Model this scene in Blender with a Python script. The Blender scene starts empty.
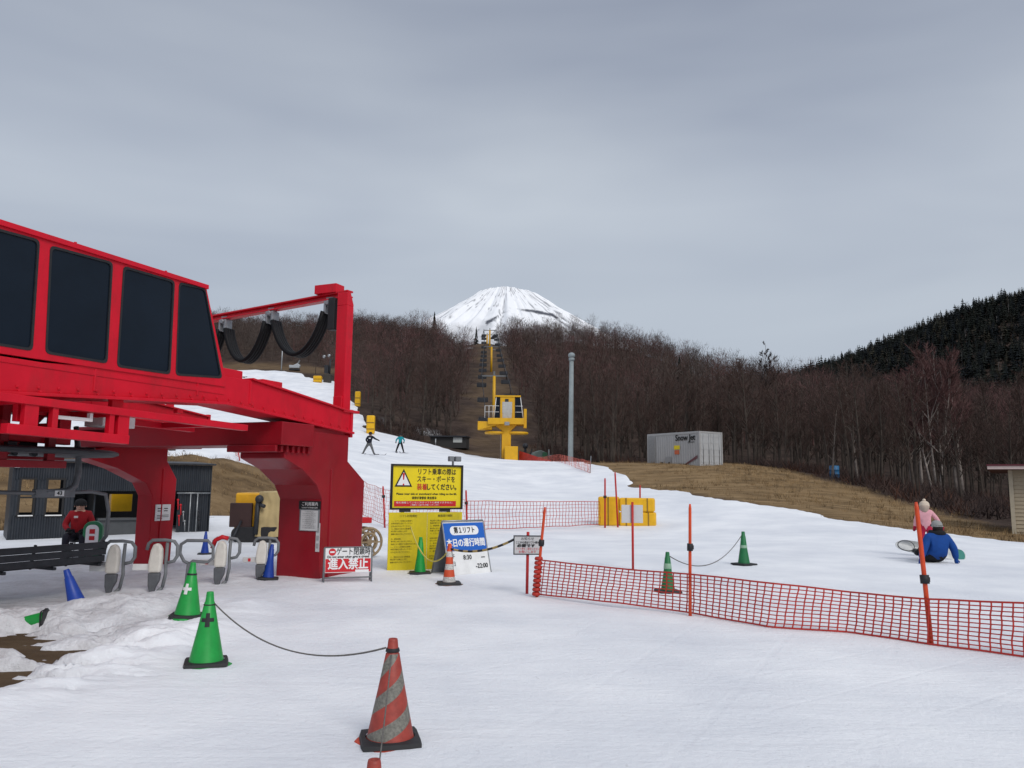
import bpy, bmesh, math, random
import numpy as np
from mathutils import Vector, Matrix, noise as mnoise
random.seed(11); rng = np.random.default_rng(7)
scene = bpy.context.scene
COL = scene.collection
PI = math.pi
R = math.radians

# ------------------------------------------------------------------ camera
F_PX = 769.0; EYE = 1.68; PITCH = R(7.4); ROLL = 0.011
Fw = Vector((0, math.cos(PITCH), math.sin(PITCH)))
up0 = Vector((0, -math.sin(PITCH), math.cos(PITCH))); rt0 = Vector((1, 0, 0))
Rt = rt0*math.cos(ROLL) + up0*math.sin(ROLL)
Up = up0*math.cos(ROLL) - rt0*math.sin(ROLL)
EYEV = Vector((0, 0, EYE))
def ray(px, py):
    return Fw + Rt*((px-512)/F_PX) + Up*((384-py)/F_PX)
def P(px, py, d):
    """world point seen at a photo pixel, d metres in front of the camera along Y"""
    v = ray(px, py); return EYEV + v*(d/v.y)
cam = bpy.data.cameras.new('camera'); camo = bpy.data.objects.new('camera', cam); COL.objects.link(camo)
cam.sensor_width = 36; cam.lens = 36*F_PX/1024; cam.clip_end = 30000; cam.clip_start = .1
M = Matrix((Rt, Up, -Fw)).transposed().to_4x4(); M.translation = EYEV
camo.matrix_world = M
scene.camera = camo

# ------------------------------------------------------------------ materials
def lin(c):
    return tuple((x/12.92 if x <= .04045 else ((x+.055)/1.055)**2.4) for x in c)
def hexc(h):
    return lin(tuple(int(h[i:i+2], 16)/255 for i in (0, 2, 4)))
def new_mat(name):
    m = bpy.data.materials.new(name); m.use_nodes = True
    nt = m.node_tree; b = nt.nodes['Principled BSDF']
    return m, nt, b
def node(nt, t, **kw):
    n = nt.nodes.new(t)
    for k, v in kw.items(): setattr(n, k, v)
    return n
def mat(name, col, rough=.55, metal=0., var=.12, scale=6., bump=0., spec=.4, dirt=None, dirt_amt=.0):
    m, nt, b = new_mat(name)
    b.inputs['Roughness'].default_value = rough; b.inputs['Metallic'].default_value = metal
    b.inputs['Specular IOR Level'].default_value = spec
    tc = node(nt, 'ShaderNodeTexCoord')
    nz = node(nt, 'ShaderNodeTexNoise'); nz.inputs['Scale'].default_value = scale; nz.inputs['Detail'].default_value = 6
    nz.inputs['Roughness'].default_value = .65
    nt.links.new(tc.outputs['Object'], nz.inputs['Vector'])
    rp = node(nt, 'ShaderNodeValToRGB')
    rp.color_ramp.elements[0].position = .3; rp.color_ramp.elements[1].position = .7
    rp.color_ramp.elements[0].color = tuple(x*(1-var) for x in col)+(1,)
    rp.color_ramp.elements[1].color = tuple(min(1, x*(1+var)) for x in col)+(1,)
    nt.links.new(nz.outputs['Fac'], rp.inputs['Fac'])
    out = rp.outputs['Color']
    if dirt is not None:
        n2 = node(nt, 'ShaderNodeTexNoise'); n2.inputs['Scale'].default_value = scale*.7; n2.inputs['Detail'].default_value = 8; n2.inputs['Roughness'].default_value = .75
        mp = node(nt, 'ShaderNodeMapping'); mp.inputs['Scale'].default_value = (1, 1, .35); mp.inputs['Location'].default_value = (3, 7, 1)
        nt.links.new(tc.outputs['Object'], mp.inputs['Vector']); nt.links.new(mp.outputs['Vector'], n2.inputs['Vector'])
        r2 = node(nt, 'ShaderNodeMapRange'); r2.inputs[1].default_value = .5; r2.inputs[2].default_value = .75; r2.inputs[3].default_value = 0; r2.inputs[4].default_value = dirt_amt
        nt.links.new(n2.outputs['Fac'], r2.inputs[0])
        mx = node(nt, 'ShaderNodeMix', data_type='RGBA'); nt.links.new(r2.outputs[0], mx.inputs[0])
        nt.links.new(out, mx.inputs[6]); mx.inputs[7].default_value = tuple(dirt)+(1,)
        out = mx.outputs[2]
    nt.links.new(out, b.inputs['Base Color'])
    # gloss variation
    mr = node(nt, 'ShaderNodeMapRange'); mr.inputs[3].default_value = max(0, rough-.1); mr.inputs[4].default_value = min(1, rough+.12)
    nt.links.new(nz.outputs['Fac'], mr.inputs[0]); nt.links.new(mr.outputs[0], b.inputs['Roughness'])
    if bump:
        bp = node(nt, 'ShaderNodeBump'); bp.inputs['Strength'].default_value = bump; bp.inputs['Distance'].default_value = .02
        nt.links.new(nz.outputs['Fac'], bp.inputs['Height']); nt.links.new(bp.outputs['Normal'], b.inputs['Normal'])
    return m

RED = mat('red_paint', (.60, .006, .022), .36, var=.10, scale=2.6, spec=.3, dirt=(.26, .02, .022), dirt_amt=.6)
RED_SHADE = mat('shaded_red_paint', (.27, .0035, .011), .36, var=.12, scale=2.2, spec=.4, dirt=(.16, .02, .02), dirt_amt=.4)  # same red paint with shade mixed into its colour, for column and underside
GLASS = mat('tinted_glass', (.006, .011, .019), .1, var=.2, scale=1.2, spec=.22)
RUBBER = mat('black_rubber', (.018, .018, .020), .6, var=.25, scale=9)
STEEL = mat('galvanised_steel', (.33, .34, .35), .42, .65, var=.2, scale=11)
GREY = mat('grey_painted_steel', (.17, .18, .19), .5, var=.15, scale=8)
CHAIRGREY = mat('chair_grey_steel', (.15, .155, .165), .45, .2, var=.2, scale=10)
DARK = mat('dark_steel', (.028, .030, .036), .5, .2, var=.3, scale=10)
SLATE = mat('dark_blue_cladding', (.018, .023, .031), .5, var=.16, scale=3, dirt=(.10, .10, .10), dirt_amt=.25)
WHITEP = mat('white_paint', (.74, .74, .73), .5, var=.07, scale=4, dirt=(.35, .33, .30), dirt_amt=.3)
PADWHITE = mat('off_white_padding', (.66, .63, .57), .65, var=.1, scale=9, dirt=(.3, .28, .24), dirt_amt=.5, bump=.3)
YEL = mat('yellow_paint', (.70, .36, .012), .45, var=.1, scale=3, dirt=(.32, .17, .03), dirt_amt=.35)
SIGNYEL = mat('sign_yellow', (.80, .62, .006), .45, var=.05, scale=2, dirt=(.45, .36, .05), dirt_amt=.3)
SIGNYEL_DK = mat('weathered_sign_yellow', (.66, .52, .008), .55, var=.1, scale=2.5, dirt=(.3, .25, .05), dirt_amt=.45)
PADYEL = mat('yellow_vinyl', (.78, .43, .010), .38, var=.1, scale=3, dirt=(.5, .27, .03), dirt_amt=.4, bump=.25)
GREEN = mat('green_plastic', (.012, .30, .050), .42, var=.12, scale=9, dirt=(.02, .12, .04), dirt_amt=.5)
GREEN_DK = mat('faded_dark_green_plastic', (.012, .15, .05), .5, var=.15, scale=9, dirt=(.03, .07, .04), dirt_amt=.5)
BLUE = mat('blue_plastic', (.008, .045, .30), .42, var=.15, scale=9, dirt=(.02, .04, .12), dirt_amt=.4)
SIGNBLUE = mat('sign_blue', (.012, .11, .46), .45, var=.05, scale=3)
SIGNRED = mat('sign_red', (.55, .012, .02), .45, var=.06, scale=3)
BLACKP = mat('black_print', (.012, .012, .013), .6, var=.2, scale=20)
WHITEPRINT = mat('white_print', (.78, .78, .78), .5, var=.04, scale=20)
NETRED = mat('red_orange_net', (.42, .026, .016), .55, var=.2, scale=8)
NETPINK = mat('faded_orange_net', (.55, .12, .09), .6, var=.2, scale=8)
POLE_OR = mat('orange_red_pole', (.62, .065, .015), .42, var=.15, scale=7, dirt=(.35, .03, .02), dirt_amt=.4)
POLE_RD = mat('red_pole', (.46, .018, .016), .42, var=.15, scale=7)
ROPE = mat('grey_rope', (.13, .12, .11), .8, var=.3, scale=60)
CANVAS = mat('khaki_tarp', (.46, .35, .17), .75, var=.14, scale=2.5, dirt=(.28, .21, .10), dirt_amt=.6, bump=.5)
BROWNP = mat('dark_brown_panel', (.040, .018, .016), .6, var=.2, scale=4)
SKIN = mat('skin', (.55, .33, .24), .5, var=.06, scale=20)
BEIGE = mat('beige_siding', (.44, .37, .26), .6, var=.08, scale=2, dirt=(.3, .26, .19), dirt_amt=.4)
PAPER = mat('paper', (.55, .55, .55), .6, var=.06, scale=6)

# ------------------------------------------------------------------ mesh builder
class MB:
    def __init__(s): s.v = []; s.f = []; s.m = []; s.sm = []
    def add(s, vs, fs, mi=0, smooth=False):
        o = len(s.v); s.v += [tuple(x) for x in vs]
        for f in fs: s.f.append(tuple(i+o for i in f)); s.m.append(mi); s.sm.append(smooth)
        return s
    def box(s, c, d, rot=None, mi=0):
        x, y, z = (k/2 for k in d); c = Vector(c)
        vs = [Vector((sx*x, sy*y, sz*z)) for sz in (-1, 1) for sy in (-1, 1) for sx in (-1, 1)]
        if rot is not None: vs = [rot @ v for v in vs]
        vs = [v+c for v in vs]
        return s.add(vs, [(0, 2, 3, 1), (4, 5, 7, 6), (0, 1, 5, 4), (2, 6, 7, 3), (0, 4, 6, 2), (1, 3, 7, 5)], mi)
    def span(s, a, b, mi=0):
        a = Vector(a); b = Vector(b); return s.box((a+b)/2, [abs(k) for k in (b-a)], None, mi)
    def prism(s, poly, axis, lo, hi, mi=0):
        """poly: 2-D outline; axis 'x','y','z' = extrusion axis"""
        def pt(p, t):
            return {'x': (t, p[0], p[1]), 'y': (p[0], t, p[1]), 'z': (p[0], p[1], t)}[axis]
        n = len(poly); vs = [pt(p, lo) for p in poly]+[pt(p, hi) for p in poly]
        fs = [tuple(range(n-1, -1, -1)), tuple(range(n, 2*n))]+[(i, (i+1) % n, (i+1) % n+n, i+n) for i in range(n)]
        return s.add(vs, fs, mi)
    def tube(s, pts, r, n=8, mi=0, cap=True, smooth=True):
        pts = [Vector(p) for p in pts]; k = len(pts)
        rs = r if isinstance(r, (list, tuple)) else [r]*k
        vs = []; ref = None
        for i, p in enumerate(pts):
            t = (pts[min(i+1, k-1)]-pts[max(i-1, 0)]).normalized()
            if ref is None:
                ref = t.orthogonal().normalized()
            ref = (ref-t*ref.dot(t))
            ref = ref.normalized() if ref.length > 1e-6 else t.orthogonal().normalized()
            bn = t.cross(ref)
            for j in range(n):
                a = 2*PI*j/n; vs.append(p+ref*(math.cos(a)*rs[i])+bn*(math.sin(a)*rs[i]))
        fs = [(i*n+j, i*n+(j+1) % n, (i+1)*n+(j+1) % n, (i+1)*n+j) for i in range(k-1) for j in range(n)]
        s.add(vs, fs, mi, smooth)
        if cap:
            o = len(s.v)-len(vs)
            s.f.append(tuple(o+j for j in range(n-1, -1, -1))); s.m.append(mi); s.sm.append(False)
            s.f.append(tuple(o+(k-1)*n+j for j in range(n))); s.m.append(mi); s.sm.append(False)
        return s
    def bar(s, a, b, w, h, mi=0, upv=(0, 0, 1)):
        a = Vector(a); b = Vector(b); t = (b-a).normalized(); u = Vector(upv)
        sd = t.cross(u)
        if sd.length < 1e-4: sd = t.orthogonal()
        sd.normalize(); u = sd.cross(t)
        vs = [q+sd*(i*w/2)+u*(j*h/2) for q in (a, b) for (i, j) in ((-1, -1), (1, -1), (1, 1), (-1, 1))]
        return s.add(vs, [(3, 2, 1, 0), (4, 5, 6, 7), (0, 1, 5, 4), (1, 2, 6, 5), (2, 3, 7, 6), (3, 0, 4, 7)], mi)
    def lathe(s, prof, c=(0, 0, 0), n=20, mi=0, sx=1, sy=1, smooth=True):
        c = Vector(c); k = len(prof)
        vs = [c+Vector((r*math.cos(2*PI*j/n)*sx, r*math.sin(2*PI*j/n)*sy, z)) for r, z in prof for j in range(n)]
        fs = [(i*n+j, i*n+(j+1) % n, (i+1)*n+(j+1) % n, (i+1)*n+j) for i in range(k-1) for j in range(n)]
        s.add(vs, fs, mi, smooth)
        o = len(s.v)-len(vs)
        s.f.append(tuple(o+j for j in range(n-1, -1, -1))); s.m.append(mi); s.sm.append(False)
        s.f.append(tuple(o+(k-1)*n+j for j in range(n))); s.m.append(mi); s.sm.append(False)
        return s
    def ball(s, c, r, n=12, mi=0, sc=(1, 1, 1)):
        pr = [(math.sin(PI*i/n), -math.cos(PI*i/n)) for i in range(n+1)]
        c = Vector(c); k = n*2
        vs = [c+Vector((a*math.cos(2*PI*j/k)*r*sc[0], a*math.sin(2*PI*j/k)*r*sc[1], z*r*sc[2])) for a, z in pr for j in range(k)]
        fs = [(i*k+j, i*k+(j+1) % k, (i+1)*k+(j+1) % k, (i+1)*k+j) for i in range(n) for j in range(k)]
        return s.add(vs, fs, mi, True)
    def xf(s, M):
        s.v = [tuple(M @ Vector(v)) for v in s.v]; return s
    def mesh(s, name, mats):
        me = bpy.data.meshes.new(name); me.from_pydata(s.v, [], s.f)
        for m in (mats if isinstance(mats, (list, tuple)) else [mats]): me.materials.append(m)
        me.polygons.foreach_set('material_index', s.m); me.polygons.foreach_set('use_smooth', s.sm)
        me.update(); return me
    def build(s, name, mats, parent=None, bevel=0., loc=None, rz=None):
        o = bpy.data.objects.new(name, s.mesh(name, mats)); COL.objects.link(o)
        if parent is not None: o.parent = parent
        if loc is not None: o.location = loc
        if rz is not None: o.rotation_euler.z = rz
        if bevel:
            b = o.modifiers.new('bevel', 'BEVEL'); b.width = bevel; b.segments = 2; b.limit_method = 'ANGLE'; b.angle_limit = R(40)
        return o
def tag(o, label=None, cat=None, group=None, kind=None):
    if label: o['label'] = label
    if cat: o['category'] = cat
    if group: o['group'] = group
    if kind: o['kind'] = kind
    return o
def empty(name, loc, rz=0., rot=None):
    o = bpy.data.objects.new(name, None); COL.objects.link(o); o.empty_display_size = .2
    o.location = loc; o.rotation_euler = rot if rot else (0, 0, rz); return o
def copy_tree(o, parent=None):
    c = o.copy(); COL.objects.link(c)
    if parent is not None: c.parent = parent
    for ch in list(o.children): copy_tree(ch, c)
    return c
_txt = {}
def text_into(mb, s, size, x, z, y=-.004, mi=0, align='CENTER', bold=.0, sx=1., maxw=None):
    """flat lettering in the local x-z plane, facing -y, added to mb"""
    cu = bpy.data.curves.new('lettering', 'FONT'); cu.body = s; cu.size = size; cu.align_x = align; cu.align_y = 'CENTER'
    cu.resolution_u = 3
    o = bpy.data.objects.new('lettering', cu); COL.objects.link(o)
    dg = bpy.context.evaluated_depsgraph_get()
    me = bpy.data.meshes.new_from_object(o.evaluated_get(dg))
    vs = [v.co.copy() for v in me.vertices]; fs = [tuple(p.vertices) for p in me.polygons]
    bpy.data.objects.remove(o); bpy.data.curves.remove(cu); bpy.data.meshes.remove(me)
    if not vs: return
    ofs = [(-bold, 0), (bold, 0), (0, bold*.8), (0, -bold*.8)] if bold else [(0, 0)]; bold_k = 0
    if maxw:
        x0 = min(v.x for v in vs); x1 = max(v.x for v in vs)
        sx = min(1.5, maxw/(x1-x0))
    for k, (du, dv) in enumerate(ofs): mb.add([(x+v.x*sx+du, y-.0007*k, z+v.y+dv) for v in vs], fs, mi)
def vnoise(p, s=1.0): return mnoise.noise(Vector(p)*s)

def fbm(x, y, sc, oct=4, seed=0):
    """cheap vectorised value noise, -1..1"""
    tot = np.zeros_like(x, dtype=float); amp = 1.; nrm = 0.
    for o in range(oct):
        X = x*sc*(2**o)+seed*17.3+o*5.1; Y = y*sc*(2**o)-seed*9.7+o*11.3
        xi = np.floor(X).astype(np.int64); yi = np.floor(Y).astype(np.int64); fx = X-xi; fy = Y-yi
        fx = fx*fx*(3-2*fx); fy = fy*fy*(3-2*fy)
        def h(a, b):
            n = (a*374761393+b*668265263+(seed+o)*1442695041) & 0xffffffff
            n = ((n ^ (n >> 13))*1274126177) & 0xffffffff
            return ((n ^ (n >> 16)) & 0xffff)/32767.5-1
        v = (h(xi, yi)*(1-fx)+h(xi+1, yi)*fx)*(1-fy)+(h(xi, yi+1)*(1-fx)+h(xi+1, yi+1)*fx)*fy
        tot += v*amp; nrm += amp; amp *= .5
    return tot/nrm
# ------------------------------------------------------------------ terrain
ctrl = []
for yy in (-12, 0, 7, 14):
    for xx in (-14, -7, 0, 7, 14): ctrl.append((xx, yy, 0.))
ctrl += [(-30, 0, .3), (30, 0, -.3), (-30, -20, 0), (30, -20, 0), (0, -40, 0), (-8, 20, .05), (8, 20, .02), (-14, 20, .02)]
for px, py, d in [(250, 517, 28), (200, 518, 27), (100, 524, 25.5), (0, 532, 24), (-200, 536, 22.5), (382, 530, 26), (467, 533, 27), (625, 530, 29), (369, 455, 59), (400, 452, 73), (480, 456.5, 85),
                  (530, 460, 80), (590, 464, 68), (650, 468, 57), (693, 467, 58), (720, 468, 58), (760, 470, 58), (700, 494, 40), (800, 512, 33),
                  (900, 530, 27), (1024, 544, 24), (860, 492, 48), (940, 515, 38), (1010, 535, 29), (540, 490, 48),
                  (370, 433, 92), (357, 407, 112), (335, 388, 145), (300, 378, 165), (230, 373, 170), (200, 445, 45), (250, 440, 50), (300, 440, 60), (150, 447, 45),
                  (60, 440, 60), (150, 375, 180), (0, 400, 160), (-200, 430, 120),
                  (370, 333, 330), (300, 346, 330), (440, 352, 330), (472, 357, 320), (215, 335, 340), (0, 330, 360), (500, 346, 280), (560, 346, 280), (640, 354, 280), (700, 375, 240),
                  (760, 396, 200), (800, 415, 160), (560, 456, 92), (640, 464, 80), (720, 466, 75), (800, 477, 75), (900, 487, 70), (1000, 502, 60), (1150, 520, 60),
                  (900, 452, 110), (1000, 457, 110), (1150, 460, 110), (450, 446, 96), (478, 446, 100),
                  (1024, 430, 300), (900, 427, 300), (800, 425, 300), (700, 415, 300),
                  (1150, 265, 620), (1024, 298, 620), (960, 315, 620), (900, 343, 620), (850, 362, 620), (800, 378, 620), (740, 396, 620), (680, 410, 620)]:
    ctrl.append(tuple(P(px, py, d)))
for px, py, d, d2 in [(370, 333, 330, 480), (500, 346, 280, 450), (640, 354, 280, 450), (440, 345, 330, 480), (215, 335, 340, 480), (1024, 298, 620, 900), (850, 362, 620, 900), (740, 396, 620, 900)]:
    q = P(px, py, d); q2 = P(px, py, d2); ctrl.append((q2.x, q2.y, q.z*.97))
for a in range(-180, 180, 30):
    for rr, zz in ((1600, 40.), (3200, 20.)):
        ctrl.append((rr*math.sin(R(a)), rr*math.cos(R(a)), zz if abs(a) < 100 else 0.))
for a in (100, 140, 180, -140, -100):
    for rr in (120, 400): ctrl.append((rr*math.sin(R(a)), rr*math.cos(R(a)), 0. if a > 0 else 2.))
ctrl = np.array(ctrl); _cx, _cy, _cz = ctrl.T
_CC = 3.0
def _phi(r2): return -np.sqrt(r2+_CC*_CC)
_n = len(ctrl)
_A = np.zeros((_n+3, _n+3)); _A[:_n, :_n] = _phi((_cx[:, None]-_cx)**2+(_cy[:, None]-_cy)**2)
_A[:_n, _n] = 1; _A[:_n, _n+1] = _cx; _A[:_n, _n+2] = _cy; _A[_n:, :_n] = _A[:_n, _n:].T
_w = np.linalg.solve(_A+np.diag([1e-9]*(_n+3)), np.concatenate([_cz, [0, 0, 0]]))
def smooth(e0, e1, x):
    t = np.clip((x-e0)/(e1-e0), 0, 1); return t*t*(3-2*t)
def seg_dist(x, y, a, b):
    ax, ay = a; bx, by = b; dx, dy = bx-ax, by-ay
    t = np.clip(((x-ax)*dx+(y-ay)*dy)/(dx*dx+dy*dy), 0, 1)
    return np.hypot(x-ax-t*dx, y-ay-t*dy), t
def Hbase(x, y):
    x = np.asarray(x, float); y = np.asarray(y, float); sh = x.shape; x = x.ravel(); y = y.ravel()
    out = np.empty_like(x)
    for i in range(0, len(x), 20000):
        X = x[i:i+20000]; Y = y[i:i+20000]
        out[i:i+20000] = _phi((X[:, None]-_cx)**2+(Y[:, None]-_cy)**2) @ _w[:_n]+_w[_n]+_w[_n+1]*X+_w[_n+2]*Y
    return out.reshape(sh)
def pxy(px, py, d):
    q = P(px, py, d); return (q.x, q.y)
# earth mound behind the hut: crest points, each with its height above the ground
MOUND = []
for px, py, d in ((-250, 455, 30), (0, 456, 31), (120, 455, 31.5), (178, 456, 32), (215, 461, 33), (250, 474, 34), (285, 490, 35.5), (300, 499, 36.)):
    q_ = P(px, py, d); MOUND.append((q_.x, q_.y, max(.1, q_.z-float(Hbase(np.array([q_.x]), np.array([q_.y]))[0]))))
def mound(x, y):
    best = np.zeros_like(x)
    for (ax, ay, ah), (bx, by, bh) in zip(MOUND[:-1], MOUND[1:]):
        d, t = seg_dist(x, y, (ax, ay), (bx, by))
        best = np.maximum(best, (ah+(bh-ah)*t)*(1-smooth(.2, 5.6, d)))
    return best
def H0(x, y):
    x = np.asarray(x, float); y = np.asarray(y, float); sh = x.shape; x = x.ravel(); y = y.ravel()
    out = Hbase(x, y)
    rr = np.hypot(x, y)
    out += fbm(x, y, .05, 3, 3)*np.clip((rr-35)/200, 0, 1)*3.
    out += mound(x, y)
    return out.reshape(sh)
def poly_sd(x, y, poly):
    """signed distance, positive inside"""
    x = np.asarray(x, float); y = np.asarray(y, float)
    d = np.full(x.shape, 1e9); ins = np.zeros(x.shape, bool); n = len(poly)
    for i in range(n):
        a = poly[i]; b = poly[(i+1) % n]
        d = np.minimum(d, seg_dist(x, y, a, b)[0])
        c = ((a[1] > y) != (b[1] > y)) & (x < (b[0]-a[0])*(y-a[1])/((b[1]-a[1]) if b[1] != a[1] else 1e-9)+a[0])
        ins ^= c
    return np.where(ins, d, -d)
SNOW_POLY = [(-14, -30), (30, -30), (32, 12), pxy(1100, 552, 22.5), pxy(1024, 543, 24), pxy(900, 530, 27), pxy(800, 513, 33), pxy(700, 499, 39), pxy(640, 488, 46), pxy(605, 475, 57), pxy(582, 468, 66), pxy(600, 463.5, 73), pxy(560, 462, 77),
             pxy(530, 460, 81), pxy(480, 456, 86), pxy(440, 447, 90), pxy(400, 440, 91), pxy(372, 432, 93), pxy(364, 420, 101), pxy(352, 400, 118),
             pxy(338, 386, 148), pxy(300, 378, 168), pxy(230, 373, 174), pxy(100, 374, 180), pxy(-200, 380, 170), (-60, 60), (-40, 30), (-14, 20)]
MOUND_POLY = [pxy(-250, 535, 22.5), pxy(0, 531, 24), pxy(100, 523, 25.5), pxy(205, 516, 27), pxy(240, 515, 28), pxy(290, 508, 31), pxy(303, 500, 35), pxy(300, 495, 36.6), pxy(285, 487, 36.5), pxy(250, 471, 35.4), pxy(215, 458, 34.6), pxy(178, 454, 33.4), pxy(0, 454, 32.4), pxy(-250, 452, 31.5)]
def snow_sd(x, y):
    sd = poly_sd(x, y, SNOW_POLY)
    rr = np.hypot(x, y)
    sd = sd+fbm(x, y, .35, 4, 5)*np.clip(rr/40, .25, 1.2)
    m = poly_sd(x, y, MOUND_POLY)+fbm(x, y, .6, 3, 8)*.6
    sd = np.minimum(sd, -m)
    # bare patches by the left edge of the frame
    for cx, cy, sx, sy in ((-5.45, 8.05, .95, .40), (-4.95, 7.25, .75, .30), (-4.45, 6.45, .75, .30), (-4.9, 7.75, .8, .09), (-4.5, 7.5, .75, .06), (-4.3, 6.95, .55, .09), (-5.2, 8.45, .8, .07), (-21, 43, 2.5, 1.)):
        e = 1-np.hypot((x-cx)/sx, (y-cy-.15*(x-cx))/sy)
        sd = np.minimum(sd, -(e+fbm(x, y*2.4, 2.6, 5, 2)*1.25)*.35)
    return sd
def pile(x, y):
    """heap of broken snow left of the cones"""
    b = np.zeros_like(x); pts = [(-60, 8.4, .10), (20, 8.7, .17), (85, 9.0, .15), (150, 9.7, .21), (205, 9.9, .12)]
    pts = [((p-512)/F_PX*d, d, h) for p, d, h in pts]; n_ = fbm(x, y, 1.6, 3, 4)*.3
    for (ax, ay, ah), (bx, by, bh) in zip(pts[:-1], pts[1:]):
        d, t = seg_dist(x, y, (ax, ay), (bx, by)); b = np.maximum(b, (ah+(bh-ah)*t)*(1-smooth(.0, 1.15, d+n_)))
    d2, t2 = seg_dist(x, y, (-4.2, 6.0), (-3.5, 8.6)); b += .10*(1-smooth(.1, 1.0, d2))
    lump = np.clip(b*4, 0, 1)
    return b+lump*(fbm(x, y, 3.2, 5, 6)*.15+np.maximum(fbm(x, y, 7., 3, 7), 0)*.06)
def snow_off(x, y):
    sd = snow_sd(x, y); rr = np.hypot(x, y)
    off = np.clip(sd*.35, -.35, .07)
    inside = np.clip(sd*2, 0, 1)
    st = np.clip(1-np.hypot(x+7, y-12)/8, 0, 1)            # trampled area round the lift
    off = off+inside*(pile(x, y)+fbm(x, y, .5, 3, 9)*.018+st*fbm(x, y, 1.4, 4, 12)*.05)
    # long shallow groomer and ski tracks
    ph = (x*.93-y*.37)*3.1+fbm(x, y, .22, 2, 14)*5
    off = off+inside*(np.sin(ph)*.0015+fbm(x*.7+y*.3, y*1.1-x*.3, .9, 3, 15)*.012)*(rr < 60)
    return off
def snow_z(x, y):
    x = np.asarray(x, float); y = np.asarray(y, float)
    return H0(x, y)+np.maximum(snow_off(x, y), 0)
def gz(x, y): return float(snow_z(np.array([x]), np.array([y]))[0])
def G(px, py, d0=3., d1=140.):
    """where the photo's pixel meets the ground"""
    ds = np.concatenate([np.arange(d0, 40, .02), np.arange(40, d1, .1)]); v = ray(px, py)
    t = ds/v.y; xs = v.x*t; zs = EYE+v.z*t
    hit = np.nonzero(zs <= snow_z(xs, ds))[0]
    i = hit[0] if len(hit) else len(ds)-1
    return Vector((float(xs[i]), float(ds[i]), float(snow_z(xs[i:i+1], ds[i:i+1])[0])))

def polar(rings, angs, zfun):
    r = np.concatenate([[0.], rings]); A, Rr = np.meshgrid(angs, r)
    x = Rr*np.sin(A); y = Rr*np.cos(A); z = zfun(x, y)
    return x, y, z
def grid_mesh(name, x, y, z, m, attrs={}):
    nr, na = x.shape
    me = bpy.data.meshes.new(name); nv = nr*na
    co = np.stack([x, y, z], -1).reshape(-1, 3)
    idx = np.arange(nv).reshape(nr, na)
    q = np.stack([idx[:-1, :-1], idx[:-1, 1:], idx[1:, 1:], idx[1:, :-1]], -1).reshape(-1, 4)
    # drop the collapsed first ring's quads to triangles is unnecessary: keep them
    me.vertices.add(nv); me.vertices.foreach_set('co', co.ravel().astype(np.float32))
    me.loops.add(len(q)*4); me.loops.foreach_set('vertex_index', q[:, ::-1].ravel().astype(np.int32))
    me.polygons.add(len(q)); me.polygons.foreach_set('loop_start', (np.arange(len(q))*4).astype(np.int32)); me.polygons.foreach_set('loop_total', np.full(len(q), 4, np.int32))
    me.polygons.foreach_set('use_smooth', np.ones(len(q), bool))
    me.update(calc_edges=True)
    for k, a in attrs.items():
        at = me.attributes.new(k, 'FLOAT', 'POINT'); at.data.foreach_set('value', a.ravel().astype(np.float32))
    me.materials.append(m)
    o = bpy.data.objects.new(name, me); COL.objects.link(o); return o
angs = np.radians(np.concatenate([np.linspace(-180, -50, 44)[:-1], np.linspace(-50, 50, 460), np.linspace(50, 180, 44)[1:]]))

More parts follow.
